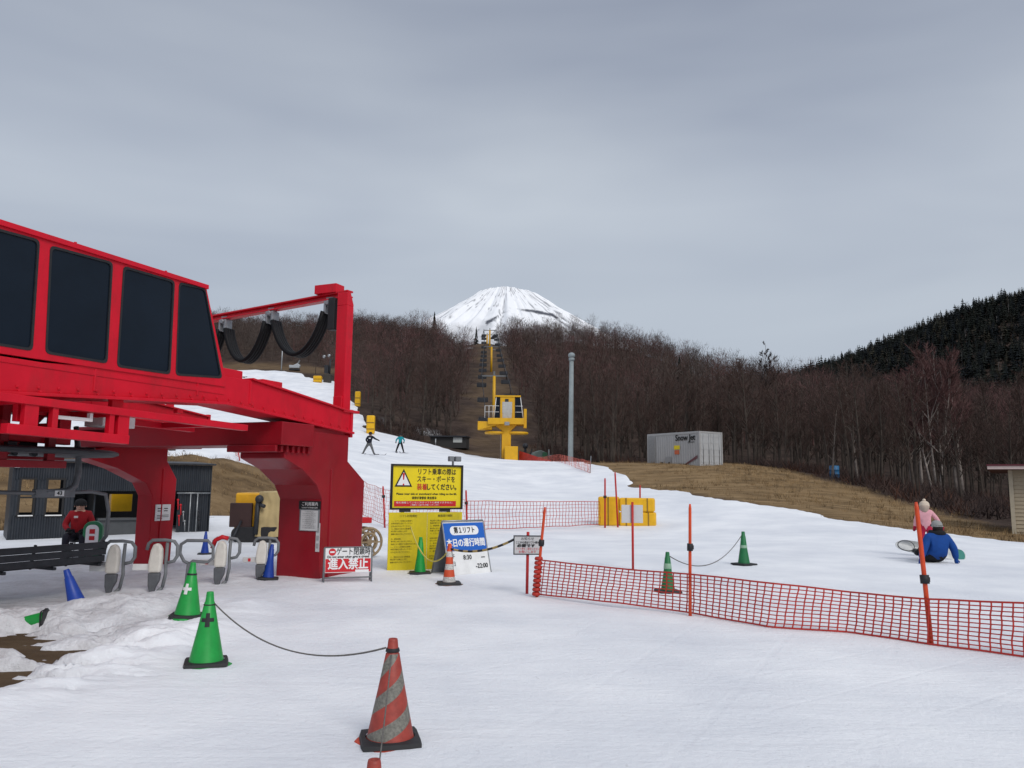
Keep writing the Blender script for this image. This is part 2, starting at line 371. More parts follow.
# --- snow material
def snow_material():
    m, nt, b = new_mat('packed_snow')
    tc = node(nt, 'ShaderNodeTexCoord'); L = nt.links.new
    at = node(nt, 'ShaderNodeAttribute', attribute_name='dirty')
    n1 = node(nt, 'ShaderNodeTexNoise'); n1.inputs['Scale'].default_value = .45; n1.inputs['Detail'].default_value = 8; n1.inputs['Roughness'].default_value = .6
    L(tc.outputs['Object'], n1.inputs['Vector'])
    r1 = node(nt, 'ShaderNodeValToRGB'); r1.color_ramp.elements[0].position = .32; r1.color_ramp.elements[1].position = .66
    r1.color_ramp.elements[0].color = (.70, .72, .765, 1); r1.color_ramp.elements[1].color = (.885, .895, .915, 1)
    L(n1.outputs['Fac'], r1.inputs['Fac'])
    n2 = node(nt, 'ShaderNodeTexNoise'); n2.inputs['Scale'].default_value = 2.6; n2.inputs['Detail'].default_value = 10; n2.inputs['Roughness'].default_value = .72
    L(tc.outputs['Object'], n2.inputs['Vector'])
    m2 = node(nt, 'ShaderNodeMapRange'); m2.inputs[1].default_value = .38; m2.inputs[2].default_value = .72; m2.inputs[3].default_value = .25; m2.inputs[4].default_value = 1.; L(n2.outputs['Fac'], m2.inputs[0])
    mu = node(nt, 'ShaderNodeMath', operation='MULTIPLY'); L(at.outputs['Fac'], mu.inputs[0]); L(m2.outputs[0], mu.inputs[1])
    mx = node(nt, 'ShaderNodeMix', data_type='RGBA'); L(mu.outputs[0], mx.inputs[0]); L(r1.outputs['Color'], mx.inputs[6]); mx.inputs[7].default_value = (.44, .42, .425, 1)
    # scattered grit
    n3 = node(nt, 'ShaderNodeTexNoise'); n3.inputs['Scale'].default_value = 14; n3.inputs['Detail'].default_value = 3; L(tc.outputs['Object'], n3.inputs['Vector'])
    m3 = node(nt, 'ShaderNodeMapRange'); m3.inputs[1].default_value = .70; m3.inputs[2].default_value = .78; m3.inputs[4].default_value = .35; L(n3.outputs['Fac'], m3.inputs[0])
    mx2 = node(nt, 'ShaderNodeMix', data_type='RGBA'); L(m3.outputs[0], mx2.inputs[0]); L(mx.outputs[2], mx2.inputs[6]); mx2.inputs[7].default_value = (.34, .32, .31, 1)
    L(mx2.outputs[2], b.inputs['Base Color'])
    b.inputs['Roughness'].default_value = .62; b.inputs['Specular IOR Level'].default_value = .25
    # bump: fine crust + stretched grooming / ski lines
    n4 = node(nt, 'ShaderNodeTexNoise'); n4.inputs['Scale'].default_value = 16; n4.inputs['Detail'].default_value = 8; n4.inputs['Roughness'].default_value = .7; L(tc.outputs['Object'], n4.inputs['Vector'])
    mp = node(nt, 'ShaderNodeMapping'); mp.inputs['Rotation'].default_value = (0, 0, R(-38)); mp.inputs['Scale'].default_value = (.35, 1.7, 1)
    L(tc.outputs['Object'], mp.inputs['Vector'])
    n5 = node(nt, 'ShaderNodeTexNoise'); n5.inputs['Scale'].default_value = 1.6; n5.inputs['Detail'].default_value = 7; n5.inputs['Roughness'].default_value = .68; n5.inputs['Distortion'].default_value = .5; L(mp.outputs['Vector'], n5.inputs['Vector'])
    ad = node(nt, 'ShaderNodeMath', operation='MULTIPLY_ADD'); L(n5.outputs['Fac'], ad.inputs[0]); ad.inputs[1].default_value = 1.8; L(n4.outputs['Fac'], ad.inputs[2])
    # ski and snowboard tracks: sparse narrow grooves in two directions
    tot = ad.outputs[0]
    for rot, sc, dist, sd in ((-35, .42, 3.2, 1.), (-62, .30, 4.0, 9.), (20, .24, 5., 4.)):
        mq = node(nt, 'ShaderNodeMapping'); mq.inputs['Rotation'].default_value = (0, 0, R(rot)); mq.inputs['Location'].default_value = (sd, sd*2, 0); L(tc.outputs['Object'], mq.inputs['Vector'])
        wv = node(nt, 'ShaderNodeTexWave', wave_type='BANDS', bands_direction='Y'); wv.inputs['Scale'].default_value = sc; wv.inputs['Distortion'].default_value = dist; wv.inputs['Detail'].default_value = 1; wv.inputs['Detail Scale'].default_value = .12
        L(mq.outputs['Vector'], wv.inputs['Vector'])
        gr = node(nt, 'ShaderNodeMapRange'); gr.inputs[1].default_value = .982; gr.inputs[2].default_value = 1.; gr.inputs[3].default_value = 0; gr.inputs[4].default_value = -.16; L(wv.outputs['Fac'], gr.inputs[0])
        nm = node(nt, 'ShaderNodeTexNoise'); nm.inputs['Scale'].default_value = .28; nm.inputs['Detail'].default_value = 2; L(mq.outputs['Vector'], nm.inputs['Vector'])
        mk = node(nt, 'ShaderNodeMapRange'); mk.inputs[1].default_value = .46; mk.inputs[2].default_value = .6; L(nm.outputs['Fac'], mk.inputs[0])
        ml = node(nt, 'ShaderNodeMath', operation='MULTIPLY_ADD'); L(gr.outputs[0], ml.inputs[0]); L(mk.outputs[0], ml.inputs[1]); L(tot, ml.inputs[2]); tot = ml.outputs[0]
    # trampled lumps where the snow is dirty
    n6 = node(nt, 'ShaderNodeTexNoise'); n6.inputs['Scale'].default_value = 6; n6.inputs['Detail'].default_value = 6; n6.inputs['Roughness'].default_value = .6; L(tc.outputs['Object'], n6.inputs['Vector'])
    m6 = node(nt, 'ShaderNodeMath', operation='MULTIPLY'); L(n6.outputs['Fac'], m6.inputs[0]); L(at.outputs['Fac'], m6.inputs[1])
    a6 = node(nt, 'ShaderNodeMath', operation='MULTIPLY_ADD'); L(m6.outputs[0], a6.inputs[0]); a6.inputs[1].default_value = 5.; L(tot, a6.inputs[2])
    bp = node(nt, 'ShaderNodeBump'); bp.inputs['Strength'].default_value = .6; bp.inputs['Distance'].default_value = .03
    L(a6.outputs[0], bp.inputs['Height']); L(bp.outputs['Normal'], b.inputs['Normal'])
    return m
rings = np.concatenate([np.geomspace(.5, 4, 90)[:-1], np.geomspace(4, 14, 300)[:-1], np.geomspace(14, 240, 230)])
x, y, _ = polar(rings, angs, lambda a, b: a*0)
z = H0(x, y)+snow_off(x, y)
dirty = np.clip(1.1-np.hypot((x+7.6)/1.0, (y-13.2)/1.05)/6.2+fbm(x, y, .5, 3, 21)*.35, 0, 1)*.75
DIRT = [pxy(-80, 720, 5.4), pxy(12, 692, 6.2), pxy(60, 660, 7.1), pxy(140, 628, 8.5), pxy(200, 607, 9.6), pxy(160, 585, 11.2), pxy(-80, 590, 11)]
dirty = np.maximum(dirty, np.clip(poly_sd(x, y, DIRT)*2.5+.5+fbm(x, y, 2., 4, 23)*.6, 0, 1)*.95)
dirty = np.maximum(dirty, np.clip(.3-np.abs(snow_sd(x, y))*.5, 0, .3)*(y < 20))
snow = grid_mesh('snow_slope', x, y, z, snow_material(), {'dirty': dirty})
tag(snow, 'groomed white snow of the ski slope and lift area', 'snow', kind='structure')

# --- bare ground, grass and forest floor: one sheet to the horizon
def ground_material():
    m, nt, b = new_mat('dry_grass_and_soil'); L = nt.links.new
    tc = node(nt, 'ShaderNodeTexCoord')
    def nz(sc, det=8, ro=.65, vec=None):
        n = node(nt, 'ShaderNodeTexNoise'); n.inputs['Scale'].default_value = sc; n.inputs['Detail'].default_value = det; n.inputs['Roughness'].default_value = ro
        L(vec or tc.outputs['Object'], n.inputs['Vector']); return n.outputs['Fac']
    def ramp(fac, *st):
        r = node(nt, 'ShaderNodeValToRGB'); e = r.color_ramp.elements
        while len(e) < len(st): e.new(.5)
        for k, (p, c) in zip(e, st): k.position = p; k.color = tuple(c)+(1,)
        L(fac, r.inputs['Fac']); return r.outputs['Color']
    mp = node(nt, 'ShaderNodeMapping'); mp.inputs['Rotation'].default_value = (0, 0, R(-25)); mp.inputs['Scale'].default_value = (.35, 1.3, 1); L(tc.outputs['Object'], mp.inputs['Vector'])
    grass = ramp(nz(.9, 10, .7, mp.outputs['Vector']), (.30, (.085, .056, .030)), (.48, (.215, .142, .072)), (.68, (.34, .235, .125)))
    patch = node(nt, 'ShaderNodeMapRange'); patch.inputs[1].default_value = .56; patch.inputs[2].default_value = .68; patch.inputs[4].default_value = .7; L(nz(.22, 7, .7), patch.inputs[0])
    gm = node(nt, 'ShaderNodeMix', data_type='RGBA'); L(patch.outputs[0], gm.inputs[0]); L(grass, gm.inputs[6]); gm.inputs[7].default_value = (.11, .075, .042, 1)
    floor = ramp(nz(.5, 9, .7), (.35, (.032, .022, .018)), (.6, (.072, .050, .040)), (.75, (.110, .078, .058)))
    at = node(nt, 'ShaderNodeAttribute', attribute_name='grass')
    mx = node(nt, 'ShaderNodeMix', data_type='RGBA'); L(at.outputs['Fac'], mx.inputs[0]); L(floor, mx.inputs[6]); L(gm.outputs[2], mx.inputs[7])
    # thin old snow lying between the trees
    a2 = node(nt, 'ShaderNodeAttribute', attribute_name='oldsnow')
    mx2 = node(nt, 'ShaderNodeMix', data_type='RGBA'); L(a2.outputs['Fac'], mx2.inputs[0]); L(mx.outputs[2], mx2.inputs[6]); mx2.inputs[7].default_value = (.68, .69, .71, 1)
    L(mx2.outputs[2], b.inputs['Base Color']); b.inputs['Roughness'].default_value = .95; b.inputs['Specular IOR Level'].default_value = .1
    bp = node(nt, 'ShaderNodeBump'); bp.inputs['Strength'].default_value = .8; bp.inputs['Distance'].default_value = .12
    L(nz(3.5, 9, .75), bp.inputs['Height']); L(bp.outputs['Normal'], b.inputs['Normal'])
    return m
rings = np.geomspace(.5, 9000, 420)
x, y, _ = polar(rings, angs, lambda a, b: a*0)
z = H0(x, y); rr = np.hypot(x, y)
z = z-np.clip(rr-2500, 0, 7000)*.01
mnd = poly_sd(x, y, MOUND_POLY)
z = z+(mnd > -1)*(fbm(x, y, .9, 4, 31)*.22)+np.clip((rr-20)/20, 0, 1)*(rr < 70)*fbm(x, y, .5, 4, 33)*.06
BANK = [pxy(1250, 560, 18), pxy(1024, 546, 23.), pxy(800, 512, 32), pxy(640, 488, 45), pxy(580, 468, 65), pxy(640, 464, 74), pxy(740, 467, 66), pxy(790, 476, 57), pxy(860, 494, 50), pxy(940, 515, 39), pxy(1010, 532, 31), pxy(1250, 545, 24)]
CORR = [pxy(497, 452, 88), pxy(494, 420, 130), pxy(491, 380, 200), pxy(487, 342, 300), pxy(487, 338, 420)]
def corridor(x, y):
    d = np.full(np.shape(x), 1e9)
    for a, b in zip(CORR[:-1], CORR[1:]): d = np.minimum(d, seg_dist(x, y, a, b)[0])
    return d
g = np.clip(poly_sd(x, y, BANK)*.6+.5+fbm(x, y, .5, 3, 41)*.5, 0, 1)
g = np.maximum(g, np.clip(mnd+.8, 0, 1)*.75); g = np.maximum(g, .35*(np.hypot(x+5, y-7.5) < 3))
g = np.maximum(g, (np.clip((5.5-corridor(x, y)+fbm(x, y, .2, 3, 42)*5)/4, 0, 1)*.28))
upst = [pxy(330, 374, 176), pxy(225, 369, 186)]
g = np.maximum(g, np.clip((9-seg_dist(x, y, *upst)[0])/3, 0, 1)*.45)
olds = np.clip((fbm(x, y, .12, 5, 51)-.18)*6, 0, 1)*np.clip(1-seg_dist(x, y, pxy(410, 342, 290), pxy(455, 352, 285))[0]/26, 0, 1)
olds = np.maximum(olds, np.clip((fbm(x, y, .25, 4, 52)-.25)*6, 0, 1)*np.clip(1-seg_dist(x, y, pxy(380, 432, 97), pxy(412, 432, 100))[0]/9, 0, 1))
olds = np.maximum(olds, np.clip((fbm(x, y, .2, 4, 53)-.2)*6, 0, 1)*np.clip(1-seg_dist(x, y, pxy(473, 350, 270), pxy(478, 366, 225))[0]/7, 0, 1))
ground = grid_mesh('ground', x, y, z, ground_material(), {'grass': g, 'oldsnow': olds})
tag(ground, 'brown dry grass and forest floor around the ski slope', 'ground', kind='structure')

# --- the snow-capped volcano
def mountain():
    c = P(504, 484, 8200); D = 8200; px = D/F_PX
    ra = np.concatenate([np.linspace(0, 420, 30), np.geomspace(440, 4200, 110)]); an = np.linspace(0, 2*PI, 420)
    A, Rr = np.meshgrid(an, ra)
    X = c.x+Rr*np.sin(A); Y = c.y+Rr*np.cos(A)
    top = P(504, 294, D).z
    h = top-np.where(Rr < 300, 0, (Rr-300)*.70-np.clip(Rr-300, 0, 3000)**2*.00003)
    
    nx = np.cos(A)*9; ny = np.sin(A)*9
    rad = fbm(nx+Rr*.0004, ny, 1.0, 4, 61); fine = fbm(np.cos(A)*30, np.sin(A)*30+Rr*.0006, 1., 3, 62)
    amp = np.clip((Rr-150)/700, 0, 1)
    h += rad*70*amp+fine*30*amp+fbm(X, Y, .006, 4, 63)*16
    h += np.where(Rr > 220, fbm(X, Y, .010, 3, 66)*14*np.clip(1-abs(Rr-330)/150, 0, 1), 0)
    h = np.minimum(h, top+fbm(X, Y, .012, 3, 70)*9)
    # rock shows along the gullies' ribs, and along one long ridge on the near flank
    rock = np.clip((np.abs(fbm(np.cos(A)*22, np.sin(A)*22+Rr*.0015, 1., 4, 64))-.0), 0, 1)
    rock = np.clip((.062-rock)*14, 0, 1)*np.clip((fbm(X, Y, .0035, 4, 65)+.15)*4, 0, 1)
    rock = np.maximum(rock, np.clip((fbm(np.cos(A)*60, np.sin(A)*60+Rr*.0012, 1., 3, 68)-.36)*7, 0, 1)*.8*np.clip((fbm(X, Y, .003, 3, 71)+.1)*4, 0, 1))
    def gpt(px_, py_, rr_):
        return None
    ridge = [(487, 322, .0), (505, 312, .0), (516, 309, 0), (532, 311, 0), (552, 315, 0), (565, 324, 0)]
    # project each vertex to the photo plane once to lay the ridge where it lies on the mountain
    U = 512+X/Y*F_PX; V = 484-(h-EYE)/Y*F_PX
    near = Y < c.y
    # the ridge is a line on the flank in world x-z (the flank faces the camera), metres
    for (a, b, _), (a2, b2, _) in zip(ridge[:-1], ridge[1:]):
        p1 = P(a, b, D-900); p2 = P(a2, b2, D-900)
        dd, t = seg_dist(X*(D-900)/Y, (h-EYE)*(D-900)/Y+EYE, (p1.x, p1.z), (p2.x, p2.z))
        rock = np.where(near, np.maximum(rock, np.clip((13-dd-fbm(X, Y, .004, 3, 73)*26)/8+fbm(X, Y, .01, 2, 69)*.6, 0, 1)), rock)
    low = np.clip((P(504, 332, D).z-h)/300+fbm(X, Y, .008, 4, 67)*.9, 0, 1)
    rock = np.maximum(rock, low*.35)
    m, nt, b = new_mat('mountain_snow_and_rock'); L = nt.links.new
    at = node(nt, 'ShaderNodeAttribute', attribute_name='rock')
    mx = node(nt, 'ShaderNodeMix', data_type='RGBA'); L(at.outputs['Fac'], mx.inputs[0]); mx.inputs[6].default_value = (.90, .91, .93, 1); mx.inputs[7].default_value = (.075, .08, .10, 1)
    L(mx.outputs[2], b.inputs['Base Color']); b.inputs['Roughness'].default_value = .8
    o = grid_mesh('mountain', X, Y, h, m, {'rock': rock})
    tag(o, 'snow covered volcano with dark rock ribs far behind the forest', 'mountain', kind='structure')
mountain()
# ------------------------------------------------------------------ sky and light
SUN_EL, SUN_AZ = R(42), R(150)      # azimuth clockwise from +Y: behind the camera, to the right
w = bpy.data.worlds.new('World'); scene.world = w; w.use_nodes = True
nt = w.node_tree; L = nt.links.new
bg = nt.nodes['Background']; bg.inputs['Strength'].default_value = .1
sky = node(nt, 'ShaderNodeTexSky', sky_type='NISHITA'); sky.sun_disc = False; sky.sun_elevation = SUN_EL; sky.sun_rotation = SUN_AZ
sky.air_density = 1.5; sky.dust_density = 3.
tc = node(nt, 'ShaderNodeTexCoord')
mp = node(nt, 'ShaderNodeMapping'); mp.inputs['Scale'].default_value = (.45, .8, 2.2); mp.inputs['Rotation'].default_value = (0, R(-7), 0); L(tc.outputs['Generated'], mp.inputs['Vector'])
n1 = node(nt, 'ShaderNodeTexNoise'); n1.inputs['Scale'].default_value = 1.7; n1.inputs['Detail'].default_value = 4; n1.inputs['Roughness'].default_value = .5; n1.inputs['Distortion'].default_value = .35
L(mp.outputs['Vector'], n1.inputs['Vector'])
rp = node(nt, 'ShaderNodeValToRGB'); e = rp.color_ramp.elements
e[0].position = .30; e[0].color = (3.0, 3.36, 4.15, 1); e[1].position = .72; e[1].color = (4.95, 5.32, 5.80, 1)
L(n1.outputs['Fac'], rp.inputs['Fac'])
# the cloud deck is thinner, so brighter, towards the horizon band
sp = node(nt, 'ShaderNodeSeparateXYZ'); L(tc.outputs['Generated'], sp.inputs[0])
el = node(nt, 'ShaderNodeValToRGB'); k = el.color_ramp.elements
k[0].position = 0; k[0].color = (.86, .91, 1.0, 1); k[1].position = 1; k[1].color = (1.75, 1.72, 1.70, 1)
a = k.new(.17); a.color = (.92, .95, 1.0, 1); a = k.new(.34); a.color = (1.10, 1.11, 1.12, 1); a = k.new(.55); a.color = (.74, .76, .82, 1); a = k.new(.70); a.color = (1.1, 1.1, 1.1, 1)
L(sp.outputs['Z'], el.inputs['Fac'])
mul = node(nt, 'ShaderNodeMix', data_type='RGBA', blend_type='MULTIPLY'); mul.inputs[0].default_value = 1; L(rp.outputs['Color'], mul.inputs[6]); L(el.outputs['Color'], mul.inputs[7])
mx = node(nt, 'ShaderNodeMix', data_type='RGBA'); mx.inputs[0].default_value = .92; L(sky.outputs['Color'], mx.inputs[6]); L(mul.outputs[2], mx.inputs[7])
L(mx.outputs[2], bg.inputs['Color'])
sl = bpy.data.lights.new('sun', 'SUN'); sl.energy = 1.5; sl.angle = R(25); sl.color = (1, .97, .93)
so = bpy.data.objects.new('sun', sl); COL.objects.link(so)
dirv = Vector((math.sin(SUN_AZ)*math.cos(SUN_EL), math.cos(SUN_AZ)*math.cos(SUN_EL), math.sin(SUN_EL)))
so.rotation_euler = dirv.to_track_quat('Z', 'Y').to_euler()
scene.view_settings.view_transform = 'Standard'; scene.view_settings.look = 'None'; scene.view_settings.exposure = 0.15; scene.view_settings.gamma = 1
scene.cycles.max_bounces = 6; scene.cycles.diffuse_bounces = 3; scene.cycles.glossy_bounces = 3; scene.cycles.transparent_max_bounces = 8
scene.cycles.use_denoising = True
# ------------------------------------------------------------------ red lift station
TU = Vector((.40, .917, 0)).normalized(); TV = Vector((-TU.y, TU.x, 0)); TO = Vector((-3.22, 13.3, 0))
TRZ = math.atan2(TU.y, TU.x)
def tb(px, py, b):
    """(a, z) of a photo pixel on the station's vertical plane b = const"""
    v = ray(px, py); o = TO+TV*b; t = (o-EYEV).dot(TV)/v.dot(TV); q = EYEV+v*t-TO
    return (q.dot(TU), q.z)
def ta(px, py, a):
    v = ray(px, py); o = TO+TU*a; t = (o-EYEV).dot(TU)/v.dot(TU); q = EYEV+v*t-TO
    return (q.dot(TV), q.z)
term = tag(empty('lift_station', TO, TRZ), 'red steel chairlift station with tinted windows on two columns', 'lift station')
# --- drive cabin: raked end, slanted walls
FB = 0.0
c_tl = tb(0, 220, FB); c_tr = tb(207, 285, FB); c_br = tb(226, 380, FB); c_bl = tb(0, 352, FB)
ztop = (c_tl[1]+c_tr[1])/2-.06; zbot = 2.98
A0 = -8.2; W = 3.3
mb = MB()
prof = [(A0, zbot), (c_br[0], c_br[1]-.1), (c_br[0], c_br[1]), (c_tr[0], ztop), (A0, ztop)]
t_ = .06
# walls as plates so the window openings stay real
def wall_with_holes(mb, b0, b1, holes, outline):
    """outline polygon (a,z), holes list of 4-gons, plate between b0 and b1"""
    bm = bmesh.new()
    es = []
    for poly in [outline]+holes:
        vs = [bm.verts.new((p[0], b0, p[1])) for p in poly]
        es += [bm.edges.new((vs[i], vs[(i+1) % len(vs)])) for i in range(len(vs))]
    r = bmesh.ops.triangle_fill(bm, use_beauty=True, use_dissolve=False, edges=es)
    fs = [f for f in r['geom'] if isinstance(f, bmesh.types.BMFace)]
    ex = bmesh.ops.extrude_face_region(bm, geom=fs)
    bmesh.ops.translate(bm, vec=(0, b1-b0, 0), verts=[v for v in ex['geom'] if isinstance(v, bmesh.types.BMVert)])
    bmesh.ops.recalc_face_normals(bm, faces=bm.faces)
    bm.verts.index_update()
    mb.add([tuple(v.co) for v in bm.verts], [tuple(v.index for v in f.verts) for f in bm.faces]); bm.free()
def rounded(quad, r=.05, n=3):
    out = []
    for i in range(4):
        p0 = Vector(quad[i-1]); p = Vector(quad[i]); p1 = Vector(quad[(i+1) % 4])
        a = p+(p0-p).normalized()*r; b = p+(p1-p).normalized()*r
        for k in range(n+1):
            t = k/n; out.append(tuple((a*(1-t)**2+p*2*t*(1-t)+b*t*t)))
    return out
wins = []
for tl, tr, br, bl in [((51, 246.5), (112, 263), (106.5, 362.5), (46, 352.5)), ((124, 267), (174, 281.5), (169.5, 373.5), (117.5, 366)), ((179.5, 283), (205, 289), (221.5, 377.5), (176, 374.5))]:
    wins.append([tb(*p, FB) for p in (bl, br, tr, tl)])
w2 = wins[0]; pitch = (wins[1][0][0]+wins[1][1][0])/2-(w2[0][0]+w2[1][0])/2
w1 = [(p[0]-pitch, p[1]) for p in w2]; w0 = [(p[0]-pitch, p[1]) for p in w1]; wm = [(p[0]-pitch, p[1]) for p in w0]
wins = [wm, w0, w1]+wins
# the station's window wall leans to no side; keep the sills on one line
holes = [rounded(q) for q in wins]
wall_with_holes(mb, FB, FB+t_, holes, prof)
wall_with_holes(mb, W-t_, W, holes, prof)
mb.box(((A0+c_tr[0])/2, W/2, ztop+.03), (c_tr[0]-A0+.02, W+.06, .06))
mb.box(((A0+c_br[0])/2, W/2, zbot-.03), (c_br[0]-A0, W-.02, .06))
e0 = Vector((c_br[0], 0, c_br[1])); e1 = Vector((c_tr[0], 0, ztop))
mb.add([(e0.x, FB+t_, e0.z), (e0.x, W-t_, e0.z), (e1.x, W-t_, e1.z), (e1.x, FB+t_, e1.z), (e0.x-.05, FB+t_, e0.z), (e0.x-.05, W-t_, e0.z), (e1.x-.05, W-t_, e1.z), (e1.x-.05, FB+t_, e1.z)],
       [(0, 1, 2, 3), (7, 6, 5, 4), (0, 3, 7, 4), (1, 5, 6, 2), (3, 2, 6, 7), (0, 4, 5, 1)])
mb.span((A0, FB, zbot-.06), (A0+.05, W, ztop))
for px_, py_ in ((84, 243), (174, 272)):
    a_, _z = tb(px_, py_, FB); mb.tube([(a_, .15, ztop+.06), (a_, .15, ztop+.13)], .018, 6)
cabin = mb.build('cabin', RED, term, bevel=.012)
for b_ in (FB, W):
    for q in wins:
        m = MB(); s = -1 if b_ == FB else 1
        inner = rounded(q, .06); cx = sum(p[0] for p in inner)/len(inner); cz = sum(p[1] for p in inner)/len(inner)
        big = [(cx+(p[0]-cx)*1.012, cz+(p[1]-cz)*1.01) for p in inner]
        m.prism(big, 'y', b_+.012 if s < 0 else b_-.03, b_+.030 if s < 0 else b_-.012)
        wo = m.build('window', GLASS, cabin)
        g = MB(); n = len(inner)
        outer = [(cx+(p[0]-cx)*1.03, cz+(p[1]-cz)*1.022) for p in inner]
        small = [(cx+(p[0]-cx)*.965, cz+(p[1]-cz)*.975) for p in inner]
        ya = b_-.006 if s < 0 else b_+.006; yb = b_+.020 if s < 0 else b_-.020
        g.add([(p[0], ya, p[1]) for p in outer]+[(p[0], ya, p[1]) for p in small]+[(p[0], yb, p[1]) for p in outer]+[(p[0], yb, p[1]) for p in small],
              [f for i in range(n) for j in [(i+1) % n] for f in ((i, j, n+j, n+i), (i, 2*n+i, 2*n+j, j), (n+i, n+j, 3*n+j, 3*n+i))])
        g.build('gasket', RUBBER, cabin)
# --- two long girders the cabin runs on
gl0 = tb(0, 359, FB); gl1 = tb(0, 388, FB); gm0 = tb(225, 376, FB); gm1 = tb(225, 402, FB); ge0 = tb(352, 413, FB); ge1 = tb(352, 432, FB); gk0 = tb(252, 380, FB)
sl = (gm0[1]-gl0[1])/(gm0[0]-gl0[0])
def girder(b0, b1):
    m = MB()
    top = [(A0, gl0[1]+sl*(A0-gl0[0])), (gm0[0], gm0[1]), (gk0[0], gk0[1]), (ge0[0], ge0[1])]
    bot = [(A0, gl1[1]+sl*(A0-gl1[0])), (gm0[0], gm1[1]), (ge1[0], ge1[1])]
    m.prism(top+bot[::-1], 'y', b0, b1)
    # bottom flange, standing proud on both sides; short top flange on the sloped nose
    for p, q in zip(bot[:-1], bot[1:]): m.bar((p[0], (b0+b1)/2, p[1]-.022), (q[0], (b0+b1)/2, q[1]-.022), b1-b0+.16, .04)
    m.bar((gk0[0], (b0+b1)/2, gk0[1]+.018), (ge0[0], (b0+b1)/2, ge0[1]+.018), b1-b0+.10, .03)
    # flange bolts
    for p, q in zip(bot[:-1], bot[1:]):
        n_ = int((q[0]-p[0])/.24)
        for k in range(n_):
            a_ = p[0]+(q[0]-p[0])*(k+.5)/n_; z_ = p[1]+(q[1]-p[1])*(k+.5)/n_
            m.box((a_, b0-.04, z_+.010), (.035, .035, .024)); m.box((a_, b0-.006, z_+.06), (.03, .014, .03))
    # web stiffeners
    for a_ in np.arange(A0+.5, gm0[0], 1.6):
        zt = gl0[1]+sl*(a_-gl0[0]); zb = gl1[1]+sl*(a_-gl1[0]); m.span((a_, b0-.012, zb+.01), (a_+.03, b1+.012, zt-.03))
    f = .45; zt = gm0[1]*(1-f)+gk0[1]*f
    m.span((gk0[0]-.02, b0-.012, gm1[1]+.02), (gk0[0]+.02, b1+.012, gk0[1]-.02))
    m.span((ge0[0]-.02, b0-.02, ge1[1]-.10), (ge0[0]+.05, b1+.02, ge0[1]+.06))
    return m.build('girder', RED, term, bevel=.008)
girder(.02, .42); girder(3.45, 3.85)
m = MB()                                                    # blocks lying on top of the near girder's nose
for a_, h in ((gk0[0]-.35, .10), (gk0[0]+.55, .09)):
    m = MB(); f = (a_-gk0[0])/(ge0[0]-gk0[0]); zt = gk0[1]+(ge0[1]-gk0[1])*max(f, 0); m.box((a_, .22, zt+.05), (.45, .3, .14)); m.build('rail_stop', RED, term, bevel=.01)
# --- lower service frame hung under the near girder
m = MB()
u0 = tb(0, 397, FB-.05); u1 = tb(245, 428, FB-.05); l0 = tb(22, 430, FB-.05); l1 = tb(126, 440, FB-.05)
def on(p, q, a): return p[1]+(q[1]-p[1])*(a-p[0])/(q[0]-p[0])
for b_ in (-.05, 1.0):
    m.bar((A0, b_, on(u0, u1, A0)), (u1[0], b_, u1[1]), .12, .09)
    m.bar((l0[0]-.2, b_, on(l0, l1, l0[0]-.2)), (l1[0], b_, l1[1]), .12, .11)
    for px_, w_ in ((29, .16), (53, .07), (110, .07), (122, .16), (185, .10), (205, .05)):
        a_, _ = tb(px_, 420, b_ if b_ < 0 else -.05)
        lo = on(l0, l1, a_) if l0[0]-.05 < a_ < l1[0]+.1 else on(u0, u1, a_)
        m.span((a_-w_/2, b_-.04, lo-.03), (a_+w_/2, b_+.04, on(u0, u1, a_)))
        if w_ > .08: m.span((a_-w_/2, b_+.09, lo+.1), (a_+w_/2, b_+.17, on(u0, u1, a_)+.16))
for a_ in (l0[0], (l0[0]+l1[0])/2, l1[0], u1[0]-.6): m.bar((a_, -.05, on(u0, u1, a_)), (a_, 1.0, on(u0, u1, a_)), .08, .08)
m.build('service_frame', RED, term, bevel=.006)
m = MB()                                                    # deck, drive gear and tyre bank underneath
m.box((-4.6, 2.0, 2.62), (3.2, 1.6, .05)); m.box((-5.6, 1.9, 2.35), (1.2, 1.1, .5))
for i in range(9):
    a_ = -7.2+i*.33; m.tube([(a_, 1.45, 2.20), (a_, 1.57, 2.20)], .16, 14)
m.build('tyre_bank', DARK, term)
m = MB(); m.box((-3.6, .8, 2.48), (.5, .35, .22)); m.build('control_box', WHITEP, term, bevel=.01)
# bullwheel
m = MB()
m.lathe([(1.45, 0), (1.75, 0), (1.80, .02), (1.80, .05), (1.75, .07), (1.45, .07)], (-4.6, 2.2, 1.99), 40); m.lathe([(.05, -.02), (.32, -.02), (.32, .25), (.05, .25)], (-4.6, 2.2, 1.99), 16)
for k in range(6): a = k*PI/3+.3; m.bar((-4.6+.3*math.cos(a), 2.2+.3*math.sin(a), 2.06), (-4.6+1.5*math.cos(a), 2.2+1.5*math.sin(a), 2.06), .10, .10)
m.build('bullwheel', DARK, term)
m = MB()
for b_ in (3.4,): m.bar((-8.0, b_, 2.05), (-3.9, b_, 2.05), .12, .16)
m.bar((-8.0, .9, 1.84), (-4.15, .9, 1.86), .12, .09); m.bar((-8.0, 1.25, 1.92), (-3.9, 1.25, 1.94), .05, .04)
for a_ in (-7., -5.9, -4.95, -4.35): m.span((a_-.05, .86, 1.86), (a_+.05, .94, 2.75))
for a_ in (-5.2, -4.62, -3.6): m.span((a_-.04, 1.9, 2.1), (a_+.04, 2.0, 2.75)); m.bar((a_, .5, 2.30), (a_, 3.6, 2.30), .07, .09)
